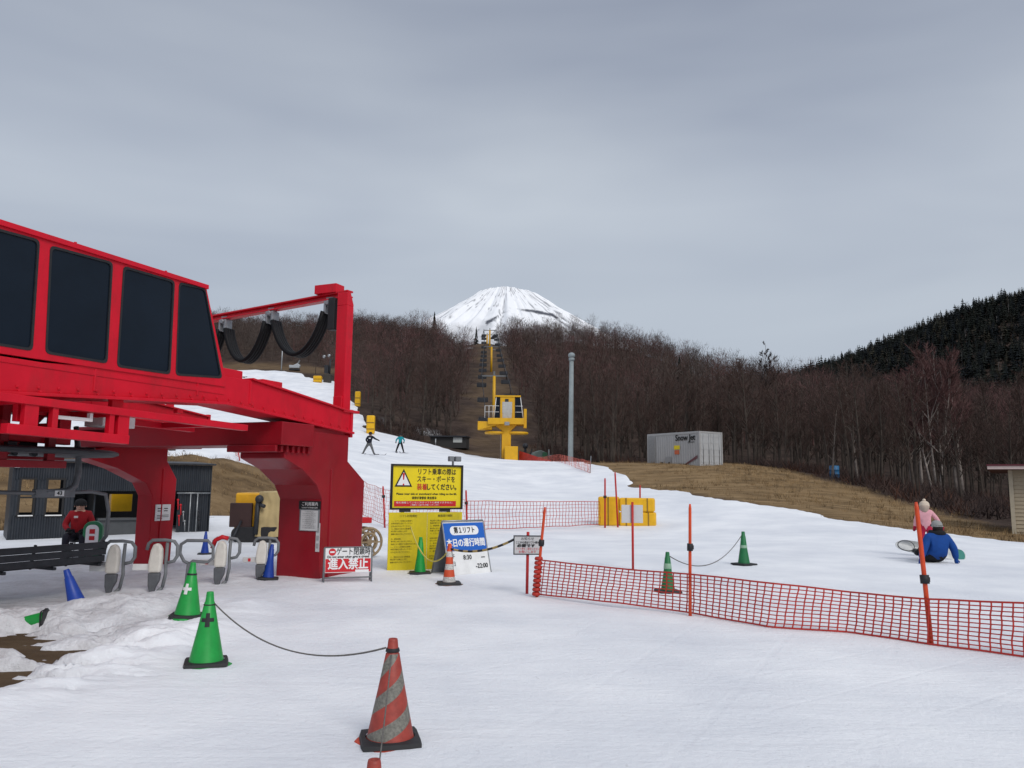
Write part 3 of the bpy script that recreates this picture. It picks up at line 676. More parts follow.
for a_ in (-6.9, -5.6, -4.9): m.bar((a_, 1.0, 1.9), (a_+.6, 1.0, 2.60), .04, .06)
m.build('bullwheel_frame', RED_SHADE, term, bevel=.006)
for i in range(11):
    m = MB(); a_ = -7.0+i*.25; m.box((a_, .98, 2.02), (.04, .04, .12)); m.tube([(a_, .94, 1.98), (a_, 1.02, 1.98)], .03, 6); m.build('cable_guide', DARK, term)
m = MB(); m.span((-4.95, 1.05, 2.06), (-4.40, 1.35, 2.24)); m.build('gearbox', DARK, term, bevel=.02)
m = MB(); m.span((-5.02, -.02, 2.36), (-4.96, .03, 2.56)); m.span((-4.96, -.02, 2.36), (-4.5, .03, 2.40)); m.span((-4.54, -.02, 2.40), (-4.5, .03, 2.46)); m.build('bracket', WHITEP, term)
# --- cross beam between the columns
m = MB()
m.span((-1.25, -.12, 2.25), (-.45, 4.6, 2.62))
for i in range(7): m.span((-1.30+i*.135, -.05, 2.14), (-1.25+i*.135, .95, 2.25))       # ribs under the near end
m.span((-.45, .02, 2.36), (.60, .86, 2.60)); m.span((-.45, 3.55, 2.3), (.75, 4.5, 2.62))
m.build('cross_beam', RED_SHADE, term, bevel=.012)
# --- columns
def column(b0, b1, parent=term, d=1.0, ex=1.02, m_=None):
    m = MB()
    m.prism([(0, -.25), (d, -.25), (d+.04, 1.70), (d*.58, 2.05), (d*.58, 2.52), (-.4, 2.52), (-ex, 2.14), (-ex, 2.05), (-ex*.55, 1.88), (-.16, 1.62), (0, 1.38)], 'y', b0, b1)
    m.span((.2, b0-.02, -.2), (.24, b1+.02, 1.9)); 
    return m.build('column', m_ or RED_SHADE, parent, bevel=.015)
colA = column(0, .92, d=1.2); colB = column(3.97, 4.36, d=.52, ex=1.45, m_=mat('half_shaded_red_paint', (.40, .005, .015), .42, var=.1, scale=2, spec=.3, dirt=(.2, .02, .02), dirt_amt=.4))  # far column: same red again, less shade put into its colour
# notice fixed to the near column, on the face towards the camera (-a)
b_, z_ = ta(310, 513, 0)
z_ = 1.08; m = MB(); m.span((-.012, b_-.21, z_-.24), (-.002, b_+.21, z_+.26), 0)
m.span((-.016, b_-.23, z_+.13), (-.013, b_+.23, z_+.27), 1); m.span((-.016, b_-.18, z_-.23), (-.013, b_+.18, z_+.11), 2)
def text_on_face(mb, s, size, bc, zc, mi, a=-.018, **k):
    t = MB(); text_into(t, s, size, 0, 0, 0, 0, **k)
    mb.add([(a, bc-v[0], zc+v[2]) for v in t.v], t.f, mi)
text_on_face(m, 'ご利用案内', .07, b_, z_+.215, 3); text_on_face(m, 'NOTICE TO PASSENGERS', .03, b_, z_+.155, 3)
for i in range(9): text_on_face(m, 'リフトに乗る時は係員の指示に従って', .024, b_, z_+.085-i*.034, 1, maxw=.28 if i % 3 else .2)
n_ = m.build('notice', [GREY, BLACKP, PAPER, WHITEPRINT], colA); n_['label'] = 'grey paper notice with dark heading'
b_, z_ = ta(331.5, 538, 0)
m = MB(); m.span((-.008, .02, .50), (-.002, .10, .98), 0)
for i in range(3): m.span((-.012, .035, .56+i*.13), (-.009, .085, .64+i*.13), 1)
m.build('instruction_strip', [PAPER, mat('printed_grey', (.34, .34, .34), .6)], colA)
m = MB(); z_ = 1.05; m.span((.08, 3.955, z_-.15), (.44, 3.966, z_+.16), 0)
for i in range(3): m.span((.12, 3.951, z_-.11+i*.03), (.40 if i else .25, 3.954, z_-.102+i*.03), 1)
for k in (0, 1): m.span((.13+k*.15, 3.951, z_+.03), (.22+k*.15, 3.954, z_+.045), 1); m.span((.13+k*.15, 3.951, z_+.075), (.22+k*.15, 3.954, z_+.09), 1)
m.build('notice', [WHITEP, BLACKP], colB)
# --- end post, monorail and hanging flat cable
pt = tb(341, 290, .22); pb = tb(341, 415, .22)
pa = pb[0]; ztp = pt[1]
m = MB()
m.span((pa-.10, .10, ge0[1]+.05), (pa+.10, .33, ztp-.28)); m.span((pa-.24, -.02, ge0[1]+.0), (pa+.24, .46, ge0[1]+.05))
m.prism([(pa-.10, ztp-.28), (pa+.10, ztp-.28), (pa+.10, ztp-.24), (pa+.0, ztp-.03), (pa-.10, ztp-.03)], 'y', .10, .33)
for s_ in (-1, 1): m.span((pa+s_*.12-.02, .12, ge0[1]+.05), (pa+s_*.12+.02, .31, ge0[1]+.3))
m.build('end_post', RED, term, bevel=.01)
z_r = ztp-.03
Bl = 5.2
dz = -.10
def rl(t): return Vector((pa+.10+t*.70-.05, .10+t*Bl, z_r+dz*t))
m = MB(); p0 = rl(.012); p1 = rl(1.0)
m.bar(p0+Vector((0, 0, .05)), p1+Vector((0, 0, .05)), .16, .035); m.bar(p0, p1, .05, .10); m.bar(p0-Vector((0, 0, .05)), p1-Vector((0, 0, .05)), .16, .03)
m.box(rl(.115)+Vector((0, 0, .15)), (.26, .50, .17))
m.bar(p1, p1-Vector((0, 0, 2.1)), .16, .16)
m.build('cable_rail', RED, term, bevel=.006)
CABLEBLK = mat('black_flat_cable', (.007, .007, .008), .6, var=.2, scale=12, spec=.2)
ts = [.105, .41, .68, .92]
for i, t in enumerate(ts):
    m = MB(); q = rl(t)
    m.box(q+Vector((0, 0, -.05)), (.10, .16, .10)); m.box(q+Vector((0, .07, -.20)), (.20, .05, .24)); m.box(q+Vector((0, -.07, -.20)), (.20, .05, .24)); m.tube([q+Vector((-.12, 0, -.12)), q+Vector((.12, 0, -.12))], .05, 8)
    m.build('cable_trolley', STEEL, term, bevel=.01)
for i in range(len(ts)-1):
    m = MB(); qa = rl(ts[i])+Vector((0, .10, -.28)); qb = rl(ts[i+1])+Vector((0, -.10, -.28))
    dep = (.76, .74, .66)[i]
    for k, off in enumerate((-.10, -.035, .035, .10)):
        pts = []
        for j in range(19):
            t = j/18; s = qa.lerp(qb, t); pts.append(s+Vector((off+.0*math.sin(t*6+k), 0, -dep*(1-(2*t-1)**2)**.8)))
        m.tube(pts, .046, 6)
    m.build('hanging_cable', CABLEBLK, term)
m = MB(); q = rl(.06)
m.box(q+Vector((-.05, .1, -.36)), (.16, .16, .62)); m.build('cable_block', RUBBER, term, bevel=.02)

# ------------------------------------------------------------------ lift chair
s0 = P(95, 562, 11.4); s1 = P(0, 570, 10.2)
dirc = Vector((s1.x-s0.x, s1.y-s0.y, 0)).normalized()
# local x runs from the visible end to the hidden end, y = chair's forward side
chz = 0
chair = tag(empty('lift_chair', Vector((s0.x, s0.y, 0)), math.atan2(dirc.y, dirc.x)), 'empty dark grey four seat lift chair waiting under the red station', 'lift chair')
zs = s0.z-.0
LN = 2.1
m = MB()
for i in range(4): m.bar((.02, -.24+i*.12, zs+.02), (LN, -.24+i*.12, zs+.02), .10, .03)
for i in range(4): m.box((.06+i*(LN-.1)/3, -.06, zs-.02), (.05, .5, .04))
m.build('seat', DARK, chair, bevel=.006)
m = MB()
for i in range(3): m.bar((.02, .22+i*.02, zs+.07+i*.095), (LN, .22+i*.02, zs+.07+i*.095), .025, .088)
for i in range(5): m.bar((.06+i*(LN-.12)/4, .16, zs), (.06+i*(LN-.12)/4, .24, zs+.32), .03, .03)
m.build('backrest', DARK, chair, bevel=.004)
m = MB()
hz_ = P(75, 494, 11.2).z
loop = [(0, -.25, zs), (-.03, -.12, zs+.12), (-.03, .16, zs+.38), (.02, .24, zs+.72), (.12, .28, hz_), (.35, .28, hz_+.04), (LN*.5, .28, hz_+.02), (LN-.35, .28, hz_+.04), (LN-.12, .28, hz_), (LN-.02, .24, zs+.72), (LN+.03, .16, zs+.38), (LN+.03, -.12, zs+.12), (LN, -.25, zs)]
m.tube(loop, .028, 8)
m.tube([(-.0, -.25, zs), (0, .2, zs-.01)], .025, 8); m.tube([(LN, -.25, zs), (LN, .2, zs-.01)], .025, 8)
m.build('frame', CHAIRGREY, chair)
m = MB()
hx = .55
m.tube([(LN*.48, .28, hz_+.03), (hx+.15, .28, hz_+.05), (hx+.05, .28, hz_+.12), (hx, .26, hz_+.30), (hx-.02, .2, hz_+.55), (hx-.02, .1, hz_+.95)], [.045, .045, .045, .042, .04, .036], 10)
m.box((LN*.42, .27, hz_+.02), (.55, .09, .11)); m.build('hanger', CHAIRGREY, chair, bevel=.006)
m = MB(); m.box((LN*.40, .322, hz_+.02), (.13, .01, .075), None, 0)
t = MB(); text_into(t, '43', .075, 0, 0, 0, bold=.002); m.add([(LN*.40-v[0], .330, hz_+.02+v[2]) for v in t.v], t.f, 1)
# the plate is read from the camera's side
m.build('number_plate', [WHITEP, BLACKP], chair)
m = MB(); m.box((0.06, -.30, zs-.01), (.10, .08, .05)); m.build('red_end_cap', mat('faded_red', (.42, .08, .09), .5), chair, bevel=.01)

# ------------------------------------------------------------------ loading gates
def gate(px, py, top_py, kind, label):
    b = G(px, py); d = b.y; h = (P(px, top_py, d).z-b.z)
    root = tag(empty('loading_gate', (b.x, b.y, b.z-.03), R(6)), label, 'gate', 'padded loading gates under the red lift')
    s = h/.84
    m = MB()                                                # bent tube: hoop at the top and a post down to the snow
    if kind == 'bare':
        m.tube([(-.02, 0, 0), (.0, 0, .40*s), (.06, .0, .46*s), (.34*s, 0, .44*s), (.43*s, 0, .52*s), (.42*s, 0, .72*s), (.32*s, 0, .83*s), (-.05*s, 0, .83*s), (-.15*s, 0, .76*s), (-.16*s, 0, .6*s), (-.08*s, 0, .46*s), (.0, 0, .42*s)], .030*s, 8)
        m.build('gate_post', GREY, root)
        return root
    m.tube([(.09*s, .05, .08*s), (.13*s, .05, .30*s), (.12*s, .05, .5*s), (.13*s, .05, .8*s)], .028*s, 8)
    m.tube([(-.18*s, .03, .68*s), (-.16*s, .03, .78*s), (-.10*s, .03, .835*s), (.10*s, .03, .84*s), (.24*s, .03, .82*s), (.30*s, .03, .74*s), (.30*s, .03, .58*s), (.25*s, .03, .50*s), (.16*s, .03, .48*s)], .028*s, 8)
    m.tube([(.09*s, .05, .08*s), (.0, .04, .0), (0, .04, -.05)], .028*s, 8)
    m.build('gate_post', GREY, root)
    m = MB()
    m.prism([(-.105*s, .33*s), (.085*s, .33*s), (.10*s, .55*s), (.09*s, .70*s), (.06*s, .77*s), (.0, .80*s), (-.05*s, .77*s), (-.085*s, .68*s), (-.11*s, .5*s)], 'y', -.10*s, .02)
    m.build('padding', PADWHITE, root, bevel=.03)
    m = MB()
    m.prism([(-.11*s, .325*s), (.083*s, .325*s), (.07*s, .20*s), (.01*s, .08*s), (-.01*s, -.02), (-.06*s, -.02), (-.10*s, .12*s)], 'y', -.085*s, .01)
    m.build('rubber_fin', mat('grey_rubber', (.10, .105, .115), .6, var=.2, scale=12), root, bevel=.02)
    m = MB(); m.box((-.24*s, .0, .41*s), (.26*s, .05, .10*s)); bx = m.build('signal_box', WHITEP if kind == 'white' else PAPER, root, bevel=.008)
    if kind != 'white':
        m = MB(); m.box((-.24*s, -.027, .41*s), (.05*s, .004, .06*s)); m.build('reflector', SIGNRED, bx)
    if kind == 'red':
        m = MB(); m.tube([(-.17*s, .0, .66*s), (-.12*s, -.01, .80*s), (.0, -.02, .86*s), (.10*s, 0, .83*s)], .04*s, 8); m.build('red_cover', SIGNRED, root)
    return root
gate(112, 592, 539, 'white', 'padded loading gate nearest the grey lift chair')
gate(155, 591, 538, 'white', 'padded loading gate with a plain white box before the far red column')
gate(187, 585, 538, 'bare', 'bare bent grey tube gate without padding behind a green cone')
gate(220, 584, 536, 'red', 'padded loading gate with a red cover over its top')
gate(261, 579, 536, 'blue', 'padded loading gate beside the blue cone at the near red column')
# ------------------------------------------------------------------ traffic cones and ropes
def cone_stripes(name, c1, c2, slant, freq, phase, dirt):
    m, nt, b = new_mat(name); L = nt.links.new
    tc = node(nt, 'ShaderNodeTexCoord'); sp = node(nt, 'ShaderNodeSeparateXYZ'); L(tc.outputs['Object'], sp.inputs[0])
    at = node(nt, 'ShaderNodeMath', operation='ARCTAN2'); L(sp.outputs['Y'], at.inputs[0]); L(sp.outputs['X'], at.inputs[1])
    ma = node(nt, 'ShaderNodeMath', operation='MULTIPLY_ADD'); L(at.outputs[0], ma.inputs[0]); ma.inputs[1].default_value = slant/(2*PI)
    mz = node(nt, 'ShaderNodeMath', operation='MULTIPLY'); L(sp.outputs['Z'], mz.inputs[0]); mz.inputs[1].default_value = freq; L(mz.outputs[0], ma.inputs[2])
    fr = node(nt, 'ShaderNodeMath', operation='ADD'); L(ma.outputs[0], fr.inputs[0]); fr.inputs[1].default_value = phase
    f2 = node(nt, 'ShaderNodeMath', operation='FRACT'); L(fr.outputs[0], f2.inputs[0])
    gt = node(nt, 'ShaderNodeMath', operation='GREATER_THAN'); L(f2.outputs[0], gt.inputs[0]); gt.inputs[1].default_value = .56
    hi = node(nt, 'ShaderNodeMath', operation='LESS_THAN'); L(sp.outputs['Z'], hi.inputs[0]); hi.inputs[1].default_value = .545
    lo = node(nt, 'ShaderNodeMath', operation='GREATER_THAN'); L(sp.outputs['Z'], lo.inputs[0]); lo.inputs[1].default_value = .05
    g2 = node(nt, 'ShaderNodeMath', operation='MULTIPLY'); L(gt.outputs[0], g2.inputs[0]); L(hi.outputs[0], g2.inputs[1])
    g3 = node(nt, 'ShaderNodeMath', operation='MULTIPLY'); L(g2.outputs[0], g3.inputs[0]); L(lo.outputs[0], g3.inputs[1])
    nz = node(nt, 'ShaderNodeTexNoise'); nz.inputs['Scale'].default_value = 60; nz.inputs['Detail'].default_value = 6; L(tc.outputs['Object'], nz.inputs['Vector'])
    n2 = node(nt, 'ShaderNodeTexNoise'); n2.inputs['Scale'].default_value = 9; n2.inputs['Detail'].default_value = 7; n2.inputs['Roughness'].default_value = .7; L(tc.outputs['Object'], n2.inputs['Vector'])
    rr = node(nt, 'ShaderNodeValToRGB'); rr.color_ramp.elements[0].position = .35; rr.color_ramp.elements[1].position = .65
    rr.color_ramp.elements[0].color = tuple(k*.55 for k in c2)+(1,); rr.color_ramp.elements[1].color = tuple(c2)+(1,); L(nz.outputs['Fac'], rr.inputs['Fac'])
    r1 = node(nt, 'ShaderNodeValToRGB'); r1.color_ramp.elements[0].position = .3; r1.color_ramp.elements[1].position = .6
    r1.color_ramp.elements[0].color = tuple(k*(1-dirt) for k in c1)+(1,); r1.color_ramp.elements[1].color = tuple(c1)+(1,); L(n2.outputs['Fac'], r1.inputs['Fac'])
    mx = node(nt, 'ShaderNodeMix', data_type='RGBA'); L(g3.outputs[0], mx.inputs[0]); L(r1.outputs['Color'], mx.inputs[6]); L(rr.outputs['Color'], mx.inputs[7])
    L(mx.outputs[2], b.inputs['Base Color']); b.inputs['Roughness'].default_value = .55
    return m
OLDORANGE = cone_stripes('worn_orange_cone', (.36, .050, .034), (.21, .20, .17), -2.0, 4.8, .72, .45)
STRIPEOR = cone_stripes('orange_white_cone', (.62, .075, .02), (.66, .64, .60), .0, 5.0, .35, .2)
ORANGEB = mat('orange_cone_foot', (.48, .06, .028), .55, var=.2, scale=12)
def cone(base, h, m, foot, label, group, rz=0., rot=None, weight=True, tape=None, base_r=.17):
    root = tag(empty('traffic_cone', Vector(base)-Vector((0, 0, .012)), rz, rot), label, 'traffic cone', group)
    s = h/.70
    b = MB()
    # square-rounded foot flange
    w = .20*s; b.prism([(-w, -w+.05), (-w+.05, -w), (w-.05, -w), (w, -w+.05), (w, w-.05), (w-.05, w), (-w+.05, w), (-w, w-.05)], 'z', -.02, .018*s)
    ca, sa = math.cos(R(24)), math.sin(R(24)); b.v = [(x*ca-y*sa, x*sa+y*ca, z) for x, y, z in b.v]
    b.build('foot', foot, root, bevel=.006)
    b = MB()
    br = base_r*s
    b.lathe([(br, .012), (br, .03*s), (br*.93, .06*s), (br*.56, .36*s), (.048*s, .60*s), (.042*s, .605*s), (.034*s, .685*s), (.030*s, .70*s), (.020*s, .70*s), (.018*s, .64*s)], (0, 0, 0), 28)
    body = b.build('body', m, root)
    if weight:
        k = MB(); wo = .205*s; n = 24
        sq = []
        for i in range(n):
            a = 2*PI*i/n; c_, s_ = math.cos(a), math.sin(a); q = wo/max(abs(c_), abs(s_)); q = min(q, wo*1.34); sq.append((q*c_, q*s_))
        inn = [(br*1.0*math.cos(2*PI*i/n), br*1.0*math.sin(2*PI*i/n)) for i in range(n)]
        z0, z1 = .020*s, .048*s
        vs = [(p[0], p[1], z0) for p in sq]+[(p[0]*.96, p[1]*.96, z1) for p in sq]+[(p[0], p[1], z1+.006) for p in inn]
        fs = [f for i in range(n) for j in [(i+1) % n] for f in ((i, j, n+j, n+i), (n+i, n+j, 2*n+j, 2*n+i))]
        k.add(vs, fs); k.build('weight', RUBBER, root)
    if tape:
        for kind in tape:
            t = MB()
            def rad(z):
                z /= s
                return (br/s*.93+(br/s*.56-br/s*.93)*(z-.06)/.30 if z < .36 else br/s*.56+(.048-br/s*.56)*(z-.36)/.24)*s
            if kind[0] == 'cross':
                _, z0, ang, colr = kind
                for (da, dz_) in ((.055, .016), (.018, .058)):
                    pts = []
                    for q in range(7):
                        for z_ in (z0-dz_, z0+dz_):
                            rr_ = rad(z_)+.003; a_ = ang+((q/6)*2-1)*da/rad(z0); pts.append((rr_*math.cos(a_), rr_*math.sin(a_), z_))
                    t.add(pts, [(2*q, 2*q+2, 2*q+3, 2*q+1) for q in range(6)])
                t.build('tape_cross', colr, body)
            else:
                _, z0, z1, colr = kind
                t.lathe([(rad(z0)+.0015, z0), (rad(z0)+.004, z0+.004), (rad(z1)+.004, z1-.004), (rad(z1)+.0015, z1)], (0, 0, 0), 28); t.build('tape_band', colr, body)
    return root
def rope(a, b, sag, label, m=ROPE, r=.006, cat='rope', grp=None, name='rope', n=22):
    a = Vector(a); b = Vector(b); t = MB()
    t.tube([a.lerp(b, i/n)-Vector((0, 0, sag*4*(i/n)*(1-i/n))) for i in range(n+1)], r, 6)
    return tag(t.build(name, m), label, cat, grp)
GC = 'plastic cones on the snow'
c_or = G(390, 742)
cone(c_or, .635, OLDORANGE, ORANGEB, 'worn red cone with grey diagonal stripes in the foreground', GC, R(14), tape=[('band', .555, .578, RUBBER)])
c_g1 = G(206, 664)
cone(c_g1, .635, GREEN, GREEN, 'green cone with a black tape cross', GC, R(20), tape=[('cross', .40, R(-96), RUBBER), ('band', .52, .53, RUBBER)])
c_g2 = G(187, 617)
cone(c_g2, .62, GREEN, GREEN, 'green cone with a white smudge beside the loading gates', GC, R(12), rot=(R(0), R(3), R(12)), tape=[('cross', .33, R(-110), WHITEP), ('band', .48, .50, RUBBER)])
c_r1 = G(668, 592)
cone(c_r1, .61, GREEN_DK, RUBBER, 'dark green cone behind the orange net', GC, R(8), tape=[('band', .36, .44, mat('pale_green_tape', (.25, .4, .28), .5))], base_r=.13)
c_r2 = G(744, 565)
cone(c_r2, .70, GREEN_DK, RUBBER, 'dark green cone farthest up the open snow', GC, R(30), tape=[('band', .36, .42, mat('pale_green_tape', (.25, .4, .28), .5))], base_r=.13)
c_b1 = P(86, 603, 9.5); c_b1.z = 0
cone(c_b1-Vector((0, 0, .05)), .71, BLUE, BLUE, 'blue cone leaning over behind the snow heap', GC, rot=(R(6), R(-19), 0), weight=False, base_r=.15)
c_b2 = G(268, 579)
cone(c_b2, .58, BLUE, RUBBER, 'blue cone standing against the near red column', GC, R(15), rot=(0, R(4), R(15)), base_r=.12)
c_b3 = P(205, 549, 17.4); c_b3.z = gz(c_b3.x, c_b3.y)
cone(c_b3, .50, BLUE, RUBBER, 'blue cone farther back near the hut corner', GC, R(15), base_r=.13)
c_s = G(449, 584)
cone(c_s, .65, STRIPEOR, mat('dirty_cone_foot', (.12, .06, .04), .7), 'orange and white ringed cone before the blue board', GC, R(10), base_r=.12)
c_n = P(420, 570, 14.25); c_n.z = gz(c_n.x, c_n.y)
cone(c_n, .66, GREEN, RUBBER, 'slim green cone against the yellow rule boards', GC, R(10), base_r=.12)
c_f = P(46, 617, 8.85); c_f.z = gz(c_f.x, c_f.y)
cone(c_f+Vector((0, 0, -.085)), .42, GREEN, RUBBER, 'fallen green cone half buried in the snow heap', GC, rot=(R(92), 0, R(-76)))
c_lo = P(374, 770, 4.05)
cz_ = gz(c_lo.x, c_lo.y)
cone((c_lo.x, c_lo.y, P(376, 757, 4.05).z-.70), .70, OLDORANGE, ORANGEB, 'red cone tip with white band cut off by the bottom edge', GC, R(40), tape=[('band', .57, .66, WHITEP)])
def top(c, h=.60): return Vector((c.x, c.y, c.z+h))
GR = 'ropes strung between cones'
rope(top(c_g1, .52)+Vector((.045, 0, 0)), top(c_or, .565)+Vector((-.045, 0, 0)), .20, 'grey rope sagging from the green cone to the red striped cone', grp=GR)
rope(top(c_or, .53)+Vector((-.0, -.05, 0)), (c_lo.x+.02, c_lo.y, P(376, 757, 4.05).z-.08), .03, 'grey rope hanging down the front of the red striped cone', grp=GR, r=.004)
rope(top(c_r1, .53)+Vector((.04, 0, 0)), top(c_r2, .60)+Vector((-.04, 0, 0)), .34, 'grey rope sagging between two dark green cones', grp=GR, r=.008)
# ------------------------------------------------------------------ boards and notices
def frame_xz(mb, w, h, z0, t, d, mi, y=0.):
    for s_ in (-1, 1): mb.box((s_*(w/2-t/2), y, z0+h/2), (t, d, h), None, mi)
    for zz in (z0+t/2, z0+h-t/2): mb.box((0, y, zz), (w-2*t, d, t), None, mi)
def disc(mb, cx, cz, r, y, mi, n=28):
    mb.add([(cx, y, cz)]+[(cx+r*math.cos(2*PI*i/n), y, cz+r*math.sin(2*PI*i/n)) for i in range(n)], [(0, i+1, (i+1) % n+1) for i in range(n)], mi)
def rect(mb, x0, z0, x1, z1, y, mi): mb.add([(x0, y, z0), (x1, y, z0), (x1, y, z1), (x0, y, z1)], [(0, 1, 2, 3)], mi)
D_S = 14.55
bl = P(388, 573, D_S); br_ = P(461, 568, D_S+.65); tl = P(392, 462, D_S)
sgn = Vector((br_.x-bl.x, br_.y-bl.y, 0)); W_ = sgn.length; rz = math.atan2(sgn.y, sgn.x)
mid = (bl+br_)/2; zg = gz(mid.x, mid.y)
wb = tag(empty('warning_board', (mid.x, mid.y, zg), rz), 'big yellow Japanese warning board with black frame and warning triangle', 'sign board')
zA = P(425, 509.5, D_S+.32).z-zg; zB = P(425, 464.5, D_S+.32).z-zg
Wb = W_*1.0
m = MB(); m.box((0, .02, (zA+zB)/2), (Wb-.04, .025, zB-zA-.04)); panel = m.build('panel', SIGNYEL, wb)
m = MB(); frame_xz(m, Wb, zB-zA, zA, .035, .06, 0); m.build('frame', BLACKP, wb, bevel=.004)
for s_ in (-1, 1):
    m = MB(); m.box((s_*Wb*.32, .06, zB/2-.1), (.06, .05, zB)); m.build('leg', DARK, wb)
m = MB(); hB = zB-zA; wI = Wb-.07; x0 = -Wb/2+.035; y_ = .004
def q(u, v): return (x0+u*wI, zA+.035+v*(hB-.07))
# triangle
tr = [q(.03, .50), q(.28, .50), q(.155, .93)]
m.add([(p[0], y_, p[1]) for p in tr], [(0, 1, 2)], 0)
cx_, cz_ = sum(p[0] for p in tr)/3, sum(p[1] for p in tr)/3
m.add([(cx_+(p[0]-cx_)*.74, y_-.002, cz_+(p[1]-cz_)*.74) for p in tr], [(0, 1, 2)], 1)
p_ = q(.155, .73); m.add([(p_[0]-.022, y_-.004, p_[1]+.075), (p_[0]+.022, y_-.004, p_[1]+.075), (p_[0]+.010, y_-.004, p_[1]-.05), (p_[0]-.010, y_-.004, p_[1]-.05)], [(0, 1, 2, 3)], 2)
disc(m, p_[0], q(0, .555)[1], .017, y_-.004, 2, 12)
pr = m.build('warning_triangle', [BLACKP, WHITEPRINT, SIGNRED], panel)
m = MB(); ux = q(.645, 0)[0]; mw = wI*.60
text_into(m, 'リフト乗車の際は', .13, ux-.01, q(0, .86)[1], y_, 0, bold=.002, maxw=mw*.93)
text_into(m, 'スキー・ボードを', .13, ux-.02, q(0, .68)[1], y_, 0, bold=.002, maxw=mw*.93)
text_into(m, '装着', .13, ux-mw*.37, q(0, .49)[1], y_, 2, bold=.002, maxw=mw*.24)
text_into(m, 'してください。', .13, ux+mw*.14, q(0, .49)[1], y_, 0, bold=.004, maxw=mw*.72)
text_into(m, 'Please wear skis or snowboard when riding on the lift.', .05, q(.5, 0)[0], q(0, .33)[1], y_, 0, bold=.002, maxw=wI*.88)
text_into(m, '请穿好滑雪板 乘坐缆车', .055, q(.46, 0)[0], q(0, .23)[1], y_, 0, bold=.001, maxw=wI*.36)
ra, rb = q(.03, .03), q(.93, .16); rect(m, ra[0], ra[1], rb[0], rb[1], y_, 2)
text_into(m, '板を装着していない方はリフトに乗車できません。', .038, q(.48, 0)[0], q(0, .12)[1], y_-.002, 1, maxw=wI*.82)
text_into(m, 'ご理解とご協力をお願いいたします。', .034, q(.48, 0)[0], q(0, .065)[1], y_-.002, 1, maxw=wI*.42)
m.build('lettering', [BLACKP, WHITEPRINT, SIGNRED], panel)
m = MB()                                             # small twin flood lamp on top
m.box((Wb*.36, .02, zB+.05), (.04, .04, .10)); m.box((Wb*.32, -.02, zB+.12), (.10, .10, .10)); m.box((Wb*.32+.14, -.02, zB+.12), (.12, .10, .10))
m.build('flood_lamp', GREY, wb, bevel=.012)
rules = tag(empty('rules_board', (mid.x, mid.y, zg), rz), 'weathered yellow rule board in two sheets under the warning board', 'sign board')
for k, (xa, xb) in enumerate(((-Wb/2-.03, -.0), (.008, Wb/2-.01))):
    m = MB(); m.box(((xa+xb)/2, -.03+.004*k, (zA-.04)/2-.02), (xb-xa, .012, zA-.02)); pn = m.build('panel', SIGNYEL_DK, rules)
    t = MB(); w_ = xb-xa
    text_into(t, 'リフト利用規約' if k == 0 else '搬器運行規則', .05, (xa+xb)/2, zA-.12, -.042+.004*k, 0)
    lines = ['一、リフトご利用のお客様へ', '係員の指示に従ってください', '立ち止まらないでください', '二、安全のための注意事項', '飛び降りは禁止します', '搬器を揺らさないでください', '三、運送約款', '券の払い戻しはいたしません', '天候により運休する場合があります']
    zz = zA-.21; i = 0
    while zz > .12:
        sx_ = w_*(.80 if i % 3 else .55)
        text_into(t, lines[(i+4*k) % 9], .032, xa+.05, zz, -.042+.004*k, 0, align='LEFT')
        zz -= .05 if i % 3 else .045; i += 1
        if i % 6 == 0: zz -= .04
    t.build('lettering', BLACKP, pn)
for f in (-.3, .25):
    m = MB(); m.box((Wb*f, .0, zA-.02), (.22, .03, .05)); m.build('bracket', DARK, rules)
# gate-closed board
a_ = P(323, 578, 12.75); b_ = P(372, 577, 13.0)
v_ = Vector((b_.x-a_.x, b_.y-a_.y, 0)); Wg = v_.length; mid = (a_+b_)/2; zg = gz(mid.x, mid.y)
gb = tag(empty('folding_sign', (mid.x, mid.y, zg), math.atan2(v_.y, v_.x), rot=(R(-4), 0, math.atan2(v_.y, v_.x))), 'white and red gate closed no entry board on a steel stand', 'sign board')
z1 = P(348, 548, 12.87).z-zg; z0 = .15
m = MB(); m.box((0, 0, (z0+z1)/2), (Wg-.05, .02, z1-z0)); pn = m.build('panel', WHITEP, gb)
m = MB(); H_ = z1-z0; y_ = -.013; wI = Wg-.06
rect(m, -wI/2, z0+.01, wI/2, z0+H_*.56, y_, 0)
disc(m, -wI/2+.105, z0+H_*.84, .058, y_, 0); rect(m, -wI/2+.07, z0+H_*.84-.013, -wI/2+.14, z0+H_*.84+.013, y_-.002, 1)
text_into(m, 'ゲート閉鎖時', .13, .08, z0+H_*.84, y_, 2, bold=.0015, maxw=wI*.76)
text_into(m, 'Do not enter when gate is closed', .05, 0, z0+H_*.64, y_, 2, bold=.002, maxw=wI*.92)
text_into(m, '進入禁止', .2, 0, z0+H_*.33, y_-.002, 1, bold=.006, maxw=wI*.88)
rect(m, wI*.16, z0+.0, wI*.46, z0+H_*.11, y_-.003, 1)
m.build('lettering', [SIGNRED, WHITEPRINT, BLACKP], pn)
m = MB()
for s_ in (-1, 1):
    m.tube([(s_*(Wg/2-.01), 0, -.03), (s_*(Wg/2-.01), .0, z1+.01)], .014, 6); m.tube([(s_*(Wg/2-.01), 0.01, z1), (s_*(Wg/2-.01)+.02, .34, -.03)], .014, 6)
    m.tube([(s_*(Wg/2-.01), 0, .03), (s_*(Wg/2-.01)+.02, .33, .03)], .010, 6)
for yy, zz in ((0, z1+.01), (0, .07)): m.tube([(-Wg/2+.01, yy, zz), (Wg/2-.01, yy, zz)], .012, 6)
m.build('stand', GREY, gb)
